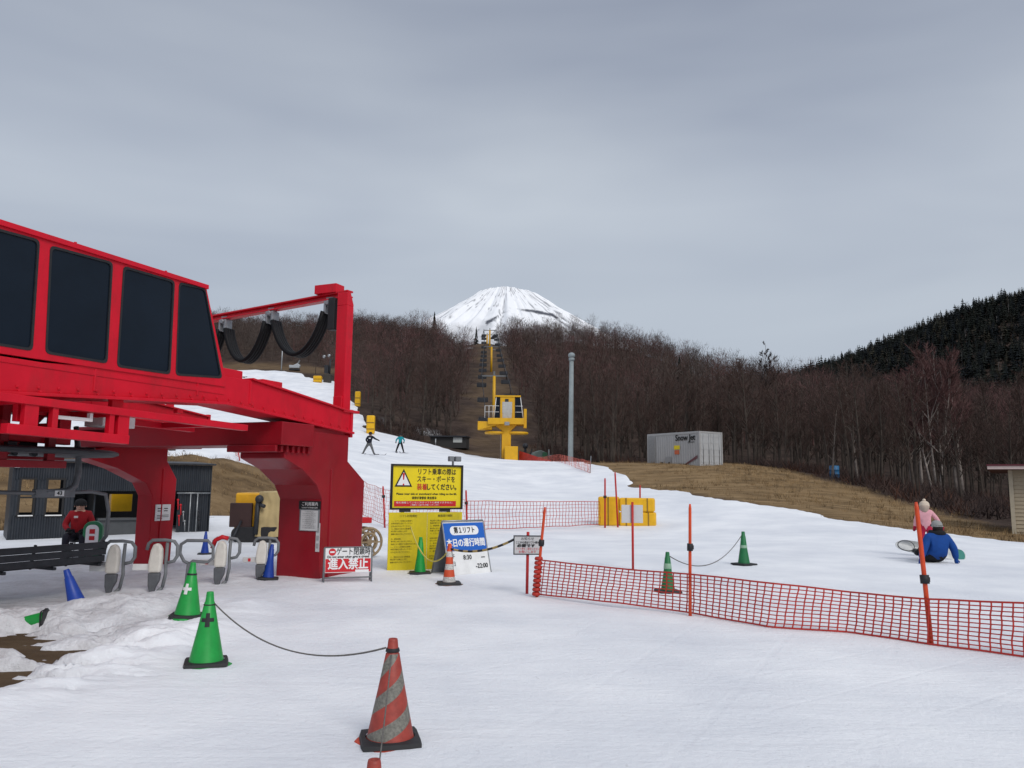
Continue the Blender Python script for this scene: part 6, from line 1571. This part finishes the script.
def fir(px, yb, yt, d, label, seed):
    b = P(px, yb, d); zg = float(H0(np.array([b.x]), np.array([b.y]))[0]); h = max(P(px, yt, d).z-zg, 4)
    V, Fc = conifer_arrays(seed, h, 12, 11, .20); m = MB().add([tuple(v) for v in V[6:]], [tuple(int(i)-6 for i in f) for f in Fc[2:]])
    root = tag(empty('fir_tree', (b.x, b.y, zg-.2)), label, 'tree'); m.build('crown', FIR, root)
    t = MB(); t.tube([(0, 0, 0), (0, 0, h*.95)], [h*.015, h*.003], 6); t.build('trunk', BARK, root)
fir(434, 335, 311, 322, 'dark pointed fir on the skyline left of the mountain', 31)
fir(680, 398, 354, 165, 'dark fir among the brown trees above the grey container', 32)
fir(691, 402, 366, 160, 'smaller dark fir beside the fir above the container', 33)
fir(476, 350, 326, 305, 'dark fir at the left edge of the cleared strip against the mountain', 34)
# conifer covered hill on the right
X, Y = scatter(5.3, 40, 760, 225, 690, 21)
px_ = 512+X/Y*F_PX
k = (px_ > 700) & (px_ < 1200) & (Y > np.interp(px_, [700, 745, 800, 900, 1200], [420, 335, 256, 240, 232])) & (fbm(X, Y, .03, 2, 91) > -.75)
X, Y = X[k], Y[k]; Z = H0(X, Y)
FIR2 = mat('dark_conifer_blue', (.012, .015, .017), .9, var=.4, scale=.05, spec=.1); FIR3 = mat('olive_conifer', (.036, .033, .024), .9, var=.4, scale=.05, spec=.1)
def pick2(r, x, y):
    f = r.random(len(x)); return np.where(f < .5, 0, np.where(f < .85, 1, 2))
o = mass('conifer_forest', X, Y, Z, [conifer_arrays(400+i, h, 7, 7, .40) for i, h in enumerate((9, 8, 11, 7, 8.5, 10))]+[mk[1]], .7, 1.15, [FIR, FIR2, FIR3], 11, pick2)
tag(o, 'dark evergreen forest covering the steep hill on the right', 'forest', kind='stuff')
r = np.random.default_rng(44); ii = r.choice(len(X), 170, replace=False); ii = ii[Y[ii] < 640]
V = np.array([[-.16, 0, 0], [.16, 0, 0], [.04, .05, 9.], [0, -.10, 0], [0, .10, 0], [.04, .05, 9.], [0, 0, 6.], [.0, .12, 6.2], [1.1, .3, 8.2], [0, 0, 5.2], [.0, .12, 5.4], [-1., -.2, 7.4]]); Fc = np.array([[0, 1, 2], [3, 4, 5], [6, 7, 8], [9, 10, 11]])
o = mass('pale_dead_trunks', X[ii]+3, Y[ii]-1.5, Z[ii], [(V, Fc)], .7, 1.4, [mat('pale_dead_wood', (.20, .19, .18), .9, var=.3, scale=.05)], 13, lambda r, x, y: np.zeros(len(x), int))
tag(o, 'pale bare trunks scattered through the evergreen forest', 'forest', kind='stuff')

# tufts of dry grass on the bank and the earth mound
def tuft_arrays(seed, n_, h):
    r = np.random.default_rng(seed); V = []; Fc = []
    for _ in range(n_):
        p = np.array([r.uniform(-.16, .16), r.uniform(-.16, .16), 0]); d = r.normal(0, .5, 3)+np.array([0, 0, 1.]); d /= np.linalg.norm(d)
        s = np.array([r.normal(), r.normal(), 0]); s /= np.linalg.norm(s)+1e-9; s *= r.uniform(.006, .016); b = len(V); V += [p-s, p+s, p+d*r.uniform(.5, 1.)*h]; Fc.append((b, b+1, b+2))
    return np.array(V), np.array(Fc)
U, V_ = scatter(.42, -26, 36, 21, 72, 15)
kk = ((poly_sd(U, V_, BANK)+fbm(U, V_, .4, 3, 95)*1.2 > -.5) & (U/V_ > .05) | (poly_sd(U, V_, MOUND_POLY)+fbm(U, V_, .4, 3, 95)*.8 > -.25)) & (snow_sd(U, V_) < .12) & (np.random.default_rng(2).random(len(U)) < np.clip(.55+1.6*fbm(U, V_, .16, 4, 96), .12, .9))
U, V_ = U[kk], V_[kk]
o = mass('dry_grass', U, V_, H0(U, V_)+.17, [tuft_arrays(500+i, 12, .30) for i in range(4)], .5, 1.2, [mat('straw', (.35, .24, .125), .95, var=.2, scale=.3, spec=.1), mat('straw_brown', (.22, .145, .075), .95, var=.2, scale=.3, spec=.1), mat('straw_dark', (.11, .075, .042), .95, var=.2, scale=.3, spec=.1)], 16, lambda r, x, y: r.choice(3, len(x), p=(.45, .38, .17)))
tag(o, 'dry straw coloured grass tufts on the brown bank and mound', 'grass', kind='stuff')
# ------------------------------------------------------------------ people
def skin_body(name, J, E, mats, seg_mat, parent, sub=2):
    """one continuous body grown from a jointed skeleton: J name -> (co, radius); E edges; seg_mat (a, b) -> slot"""
    names = list(J); idx = {n: i for i, n in enumerate(names)}
    me = bpy.data.meshes.new(name); me.from_pydata([J[n][0] for n in names], [(idx[a], idx[b]) for a, b in E], [])
    o = bpy.data.objects.new(name, me); COL.objects.link(o)
    sk = o.modifiers.new('skin', 'SKIN'); sk.use_smooth_shade = True
    sv = me.skin_vertices[0].data if me.skin_vertices else None
    if sv is None:
        bm = bmesh.new(); bm.from_mesh(me); ly = bm.verts.layers.skin.verify(); bm.verts.ensure_lookup_table()
        for i, v in enumerate(bm.verts): v[ly].radius = (J[names[i]][1],)*2; v[ly].use_root = (i == 0)
        bm.to_mesh(me); bm.free()
    else:
        for i, n in enumerate(names): sv[i].radius = (J[n][1],)*2; sv[i].use_root = (i == 0)
    ss = o.modifiers.new('subdivide', 'SUBSURF'); ss.levels = sub; ss.render_levels = sub
    dg = bpy.context.evaluated_depsgraph_get(); dg.update()
    m2 = bpy.data.meshes.new_from_object(o.evaluated_get(dg)); bpy.data.objects.remove(o); m2.name = name
    m2.materials.clear()
    for m in mats: m2.materials.append(m)
    segs = [(Vector(J[a][0]), Vector(J[b][0]), seg_mat(a, b)) for a, b in E]
    for p in m2.polygons:
        c = p.center; best = 1e9
        for a, b, k in segs:
            ab = b-a; t = max(0, min(1, (c-a).dot(ab)/max(ab.length_squared, 1e-9))); d = (c-a-ab*t).length
            if d < best: best = d; p.material_index = k
        p.use_smooth = True
    ob = bpy.data.objects.new(name, m2); COL.objects.link(ob); ob.parent = parent; return ob
def standing(h, ov={}):
    J = dict(pelvis=((0, 0, .53), .075), waist=((0, 0, .61), .075), chest=((0, -.005, .74), .085), neck=((0, 0, .835), .035), head=((0, -.008, .90), .058), crown=((0, -.0, .955), .045),
             shl=((-.095, 0, .795), .050), shr=((.095, 0, .795), .050), ell=((-.14, .01, .64), .037), elr=((.14, .01, .64), .037), wrl=((-.15, -.03, .50), .026), wrr=((.15, -.03, .50), .026),
             hpl=((-.052, 0, .50), .066), hpr=((.052, 0, .50), .066), knl=((-.06, -.015, .28), .046), knr=((.06, -.015, .28), .046), anl=((-.065, .01, .06), .036), anr=((.065, .01, .06), .036), tol=((-.07, -.085, .025), .028), tor=((.07, -.085, .025), .028))
    for k, v in ov.items(): J[k] = (v, J[k][1])
    return {k: (tuple(c*h for c in p), r*h) for k, (p, r) in J.items()}
EDG = [('pelvis', 'waist'), ('waist', 'chest'), ('chest', 'neck'), ('neck', 'head'), ('head', 'crown'), ('chest', 'shl'), ('chest', 'shr'), ('shl', 'ell'), ('shr', 'elr'), ('ell', 'wrl'), ('elr', 'wrr'),
       ('pelvis', 'hpl'), ('pelvis', 'hpr'), ('hpl', 'knl'), ('hpr', 'knr'), ('knl', 'anl'), ('knr', 'anr'), ('anl', 'tol'), ('anr', 'tor')]
def segm(a, b):
    if b in ('head', 'crown'): return 2
    if b in ('tol', 'tor'): return 3
    if b in ('hpl', 'hpr', 'knl', 'knr', 'anl', 'anr'): return 1
    return 0
def gloves(J, h, m, root):
    for e, w in (('ell', 'wrl'), ('elr', 'wrr')):
        a, b = Vector(J[e][0]), Vector(J[w][0]); d = (b-a).normalized(); s = d.cross(Vector((0, 0, 1)) if abs(d.z) < .9 else Vector((0, 1, 0))).normalized(); u = s.cross(d)
        g = MB(); k = h*.9
        g.tube([b-d*.02*k, b+d*.02*k, b+d*.055*k], [.026*k, .029*k, .024*k], 8)
        for i, (ln, of) in enumerate(((.045, -.018), (.052, -.006), (.049, .006), (.038, .018))):
            p = b+d*.05*k+s*of*k; g.tube([p, p+d*ln*.5*k-u*.006*k, p+d*ln*.85*k-u*.020*k], [.0085*k, .008*k, .006*k], 6)
        p = b+d*.012*k+s*.026*k; g.tube([p, p+(d*.6+s*.6).normalized()*.026*k, p+(d*.95+s*.4)*.038*k], [.010*k, .009*k, .006*k], 6)
        g.build('glove', m, root)
def face_bits(J, h, root, goggle=None, hat=None, hatm=None, fwd=Vector((0, -1, 0)), hair=None):
    c = Vector(J['head'][0]); r = .062*h
    if goggle:
        g = MB(); s = fwd.cross(Vector((0, 0, 1))).normalized()
        g.tube([c+s*(math.sin(t)*r*1.02)+fwd*(math.cos(t)*r*1.02)+Vector((0, 0, .012*h)) for t in np.linspace(-1.25, 1.25, 9)], .018*h, 6); g.build('goggles', goggle, root)
    n = MB(); n.ball(c+fwd*r*.98-Vector((0, 0, .012*h)), .010*h, 5, sc=(1, 1.2, 1.4)); n.tube([c+fwd*r*.93+Vector((-.016*h, 0, -.034*h)), c+fwd*r*.97+Vector((0, 0, -.036*h)), c+fwd*r*.93+Vector((.016*h, 0, -.034*h))], .0045*h, 5)
    for s_ in (-1, 1): n.ball(c+Vector((s_*r*1.0, 0, -.004*h)), .012*h, 5, sc=(.5, 1, 1.4))
    for s_ in (-1, 1): n.ball(c+fwd*r*.92+Vector((s_*.022*h, 0, .006*h)), .006*h, 5, mi=1)
    n.build('face', [SKIN, BLACKP], root)
    if hat:
        m = MB(); pr = [(.066*h, -.005*h), (.069*h, .012*h), (.066*h, .04*h), (.054*h, .062*h), (.032*h, .077*h), (.004*h, .083*h)]
        if hat == 'helmet': pr = [(.070*h, -.012*h), (.075*h, .015*h), (.072*h, .045*h), (.055*h, .07*h), (.03*h, .083*h), (.004*h, .087*h)]
        m.lathe(pr, c, 18)
        if hat == 'beanie': m.tube([c+Vector((math.cos(t)*.068*h, math.sin(t)*.068*h, .004*h)) for t in np.linspace(0, 2*PI, 19)], .009*h, 6, cap=False)
        if hat == 'bobble': m.ball(c+Vector((0, 0, .09*h)), .024*h, 6)
        m.build({'helmet': 'helmet'}.get(hat, 'hat'), hatm, root)
    if hair:
        m = MB(); m.lathe([(.040*h, -.10*h), (.060*h, -.055*h), (.064*h, -.01*h), (.062*h, .015*h)], c-fwd*.012*h, 14); m.build('hair', hair, root)
def clothm(n, c, **k): return mat(n, c, k.pop('rough', .75), var=.14, scale=9, bump=.3, spec=.2)
NAVY = clothm('black_navy_jacket', (.012, .014, .024)); GREYP = clothm('grey_ski_trousers', (.12, .12, .12)); TEAL = clothm('teal_jacket', (.01, .24, .28)); BLK = clothm('black_trousers', (.012, .012, .014))
PINK = clothm('pink_jacket', (.72, .36, .40)); CRIM = clothm('crimson_trousers', (.45, .02, .06)); CREAM = clothm('cream_hat', (.60, .50, .40)); COBALT = clothm('cobalt_jacket', (.008, .055, .24)); GREYB = clothm('grey_beanie', (.28, .28, .27))
REDJ = clothm('red_jacket', (.28, .012, .018)); BOOT = mat('ski_boot', (.03, .03, .035), .4); SKIM = mat('ski_grey', (.20, .20, .22), .4)
def skis(pts, label, grp):
    for a, b, lb in pts:
        a = Vector(a); b = Vector(b); d = (b-a).normalized(); m = MB()
        m.bar(a, b, .085, .02); m.bar(b, b+d*.12+Vector((0, 0, .09)), .08, .015); c = a.lerp(b, .5); m.bar(c-d*.15+Vector((0, 0, .03)), c+d*.15+Vector((0, 0, .03)), .06, .05)
        tag(m.build('ski', SKIM), lb, 'ski', grp)
# skier in black and grey, legs apart, arms forward
g = G(369, 455, 40, 90); h = 1.72
p1 = tag(empty('person', g, R(0)), 'skier in a dark jacket and grey trousers with legs apart', 'person', 'skiers on the upper slope')
J = standing(h, dict(pelvis=(.0, 0, .46), waist=(.01, -.01, .55), chest=(.03, -.03, .68), neck=(.035, -.04, .775), head=(.04, -.05, .845), crown=(.04, -.05, .90), shl=(-.07, -.02, .73), shr=(.13, -.04, .73), ell=(-.13, -.05, .60), elr=(.24, -.05, .65), wrl=(-.06, -.16, .52), wrr=(.36, -.09, .60),
    hpl=(-.055, 0, .44), hpr=(.05, 0, .44), knl=(-.15, -.03, .26), knr=(.13, -.04, .25), anl=(-.25, .01, .06), anr=(.20, .0, .055), tol=(-.31, -.04, .025), tor=(.26, -.05, .025)))
skin_body('body', J, EDG, [NAVY, GREYP, SKIN, BOOT], segm, p1); gloves(J, h, BLK, p1); face_bits(J, h, p1, goggle=BLACKP, hat='helmet', hatm=BLK, fwd=Vector((.6, -.8, 0)))
m = MB(); c = Vector(J['chest'][0]); m.box(c+Vector((.0, -.150, -.02)), (.13, .03, .07)); m.build('white_patch', WHITEP, p1)
skis([(g+Vector((-.95, .10, .03)), g+Vector((.05-.3, -.35, .01)), 'left ski of the skier in grey trousers'), (g+Vector((.0, .15, .03)), g+Vector((1.15, -.35, .0)), 'right ski of the skier in grey trousers')], '', 'skis on the upper slope')
g = G(400, 453, 40, 110); h = 1.70
p2 = tag(empty('person', g, R(0)), 'skier in a teal jacket and black trousers coming downhill', 'person', 'skiers on the upper slope')
J = standing(h, dict(pelvis=(.0, 0, .47), waist=(.0, -.01, .56), chest=(0, -.03, .70), neck=(0, -.03, .80), head=(.01, -.04, .87), crown=(.01, -.04, .925), shl=(-.10, -.02, .755), shr=(.10, -.02, .755), ell=(-.20, -.03, .63), elr=(.20, -.03, .63), wrl=(-.19, -.14, .53), wrr=(.20, -.14, .53),
    knl=(-.13, -.04, .26), knr=(.12, -.04, .26), anl=(-.20, .0, .055), anr=(.18, .0, .055), tol=(-.18, -.08, .025), tor=(.16, -.08, .025)))
skin_body('body', J, EDG, [TEAL, BLK, SKIN, BOOT], segm, p2); gloves(J, h, BLK, p2); face_bits(J, h, p2, goggle=BLACKP, hat='helmet', hatm=BLK)
skis([(g+Vector((-.62, .75, .03)), g+Vector((-.15, -.7, 0)), 'left ski of the skier in the teal jacket'), (g+Vector((.58, .75, .03)), g+Vector((.12, -.7, 0)), 'right ski of the skier in the teal jacket')], '', 'skis on the upper slope')
# child in pink, seen from behind beside the sitting snowboarder
g = P(927, 551, 18.4); g.z = gz(g.x, g.y); h = P(928, 500, 18.4).z-g.z; h = min(max(h, 1.05), 1.35)
p3 = tag(empty('person', g, R(-25)), 'child in a pink jacket and crimson trousers standing behind the sitter', 'person')
J = standing(h, dict(shl=(-.10, 0, .78), shr=(.10, 0, .78), ell=(-.15, .02, .64), elr=(.19, .0, .66), wrl=(-.17, .06, .52), wrr=(.25, .06, .54), head=(0, .012, .885), crown=(0, .01, .95), pelvis=((0, 0, .50)), chest=(0, .01, .72),
    knl=(-.085, .01, .27), knr=(.095, .03, .27), anl=(-.10, -.01, .055), anr=(.12, -.01, .055), tol=(-.11, .08, .025), tor=(.13, .08, .025)))
J['chest'] = (J['chest'][0], .10*h); J['waist'] = (J['waist'][0], .095*h); J['pelvis'] = (J['pelvis'][0], .085*h); J['head'] = (J['head'][0], .075*h); J['crown'] = (J['crown'][0], .06*h)
skin_body('body', J, EDG, [PINK, CRIM, SKIN, BOOT], segm, p3); gloves(J, h, CRIM, p3)
face_bits(J, h*1.22, p3, goggle=BLACKP, hat='bobble', hatm=CREAM, fwd=Vector((.2, .98, 0)), hair=clothm('light_hood', (.42, .33, .27)))
# snowboarder sitting with the back to the camera
g = P(937, 563, 16.9); g.z = gz(g.x, g.y); h = 1.62
p4 = tag(empty('person', g, R(4)), 'snowboarder in a cobalt jacket and grey beanie sitting on the snow', 'person')
J = dict(pelvis=((0, .02, .085), .095), waist=((.0, .0, .18), .122), chest=((.005, -.02, .31), .132), neck=((.02, .0, .43), .045), head=((.03, .01, .52), .060), crown=((.03, .01, .575), .048),
         shl=((-.10, -.02, .36), .058), shr=((.12, -.02, .36), .058), ell=((-.175, -.05, .20), .050), elr=((.185, -.05, .20), .050), wrl=((-.205, -.04, .055), .034), wrr=((.20, -.05, .05), .034),
         hpl=((-.07, .08, .08), .075), hpr=((.07, .08, .08), .075), knl=((-.0, .27, .20), .052), knr=((.08, .27, .19), .052), anl=((.0, .43, .09), .042), anr=((.12, .43, .08), .042), tol=((.0, .50, .15), .034), tor=((.13, .50, .14), .034))
J = {k: ((p[0]*h*1.18, p[1]*h, p[2]*h*.92), r*h*1.05) for k, (p, r) in J.items()}
skin_body('body', J, EDG, [COBALT, BLK, SKIN, BOOT], segm, p4); gloves(J, h, COBALT, p4)
face_bits(J, h, p4, goggle=BLACKP, hat='beanie', hatm=GREYB, fwd=Vector((0, 1, 0)), hair=clothm('dark_hair', (.02, .016, .014)))
m = MB(); c = Vector(J['neck'][0]); m.tube([c+Vector((math.cos(t)*.085*h*.9, math.sin(t)*.07*h, .0+.01*math.sin(t*3))) for t in np.linspace(0, 2*PI, 17)], .034*h, 8, cap=False); m.build('neck_warmer', BLK, p4)
# snowboard strapped in front, standing on its heel edge
m = MB(); L_ = 1.66; w_ = .30; pts = []
for i in range(33):
    t = 2*PI*i/33; cx = math.cos(t); pts.append((math.copysign(abs(cx)**.35, cx)*L_/2, math.sin(t)*w_/2*(1-.10*(1-abs(cx)**2))))
def bend(x): return .10*max(0, abs(x)/(L_/2)-.72)**1.5*4
m.add([(p[0], -.008+bend(p[0]), p[1]) for p in pts]+[(p[0], .008+bend(p[0]), p[1]) for p in pts], [tuple(range(32, -1, -1)), tuple(range(33, 66))]+[(i, (i+1) % 33, (i+1) % 33+33, i+33) for i in range(33)])
BOARD = mat('snowboard_white', (.62, .63, .62), .35, var=.12, scale=5, dirt=(.2, .22, .22), dirt_amt=.5)
bd = P(932.5, 552, 17.75); bd.z = gz(bd.x, bd.y)+.20
root = tag(empty('snowboard', bd, rot=(R(-12), R(9), R(3))), 'pale snowboard with green tip in front of the sitting snowboarder', 'snowboard')
m.build('deck', [BOARD], root)
m = MB()
for rr_ in (.13,): m.add([(L_/2-.17+math.cos(t)*.13, -.012+bend(L_/2-.17+math.cos(t)*.13), math.sin(t)*.12) for t in np.linspace(0, 2*PI, 21)[:-1]], [tuple(range(20))])
m.build('green_tip', mat('green_print', (.05, .22, .18), .4), root)
m = MB()
for s_ in (1,): m.tube([(s_*.12+math.cos(t)*.10, .04+.0*t, math.sin(t)*.13) for t in np.linspace(0, PI*1.5, 12)], .022, 6)
m.build('binding', DARK, root)
m = MB(); m.tube([(-.06+math.cos(t)*.10, .04, math.sin(t)*.13) for t in np.linspace(0, PI*1.5, 12)], .022, 6); m.build('binding', DARK, root)
m = MB()
for s_ in (-1,): m.tube([(s_*(L_/2-.22)+math.cos(t)*.18, -.014+bend(s_*(L_/2-.22)+math.cos(t)*.18), math.sin(t)*.115) for t in np.linspace(0, 2*PI, 25)], .008, 5, cap=False)
m.build('grey_outline', DARK, root)
# operator in red by the hut
g = P(77, 562, 15.9); g.z = gz(g.x, g.y); h = 1.66
p5 = tag(empty('person', g, R(18)), 'lift operator in a red jacket and dark cap sitting before the hut', 'person')
J = standing(h, dict(pelvis=(0, 0, .27), waist=(0, -.01, .35), chest=(0, -.03, .48), neck=(0, -.045, .575), head=(0, -.06, .64), crown=(0, -.055, .695), shl=(-.10, -.03, .535), shr=(.10, -.03, .535), ell=(-.155, -.06, .40), elr=(.155, -.06, .40), wrl=(-.08, -.19, .35), wrr=(.08, -.19, .35),
    hpl=(-.06, -.02, .26), hpr=(.06, -.02, .26), knl=(-.09, -.26, .28), knr=(.09, -.26, .28), anl=(-.09, -.25, .055), anr=(.09, -.25, .055), tol=(-.10, -.34, .025), tor=(.10, -.34, .025)))
J['chest'] = (J['chest'][0], .105*h); J['waist'] = (J['waist'][0], .10*h)
st = tag(empty('stool', g, R(18)), 'low dark stool under the lift operator in red', 'stool')
m = MB(); m.lathe([(.17, .33), (.18, .34), (.18, .37), (.16, .38)], (0, .02, 0), 16); m.build('seat', DARK, st)
for k in range(4): a = PI/4+k*PI/2; m = MB(); m.tube([(.15*math.cos(a)*1.1, .02+.15*math.sin(a)*1.1, 0), (.12*math.cos(a), .02+.12*math.sin(a), .34)], .014, 6); m.build('leg', STEEL, st)
skin_body('body', J, EDG, [REDJ, clothm('dark_work_trousers', (.02, .02, .03)), SKIN, BOOT], segm, p5); gloves(J, h, BLK, p5); face_bits(J, h, p5, hat='beanie', hatm=BLK)
m = MB(); c = Vector(J['chest'][0]); m.box(c+Vector((-.04, -.172, .04)), (.07, .02, .04)); m.build('chest_badge', PAPER, p5)
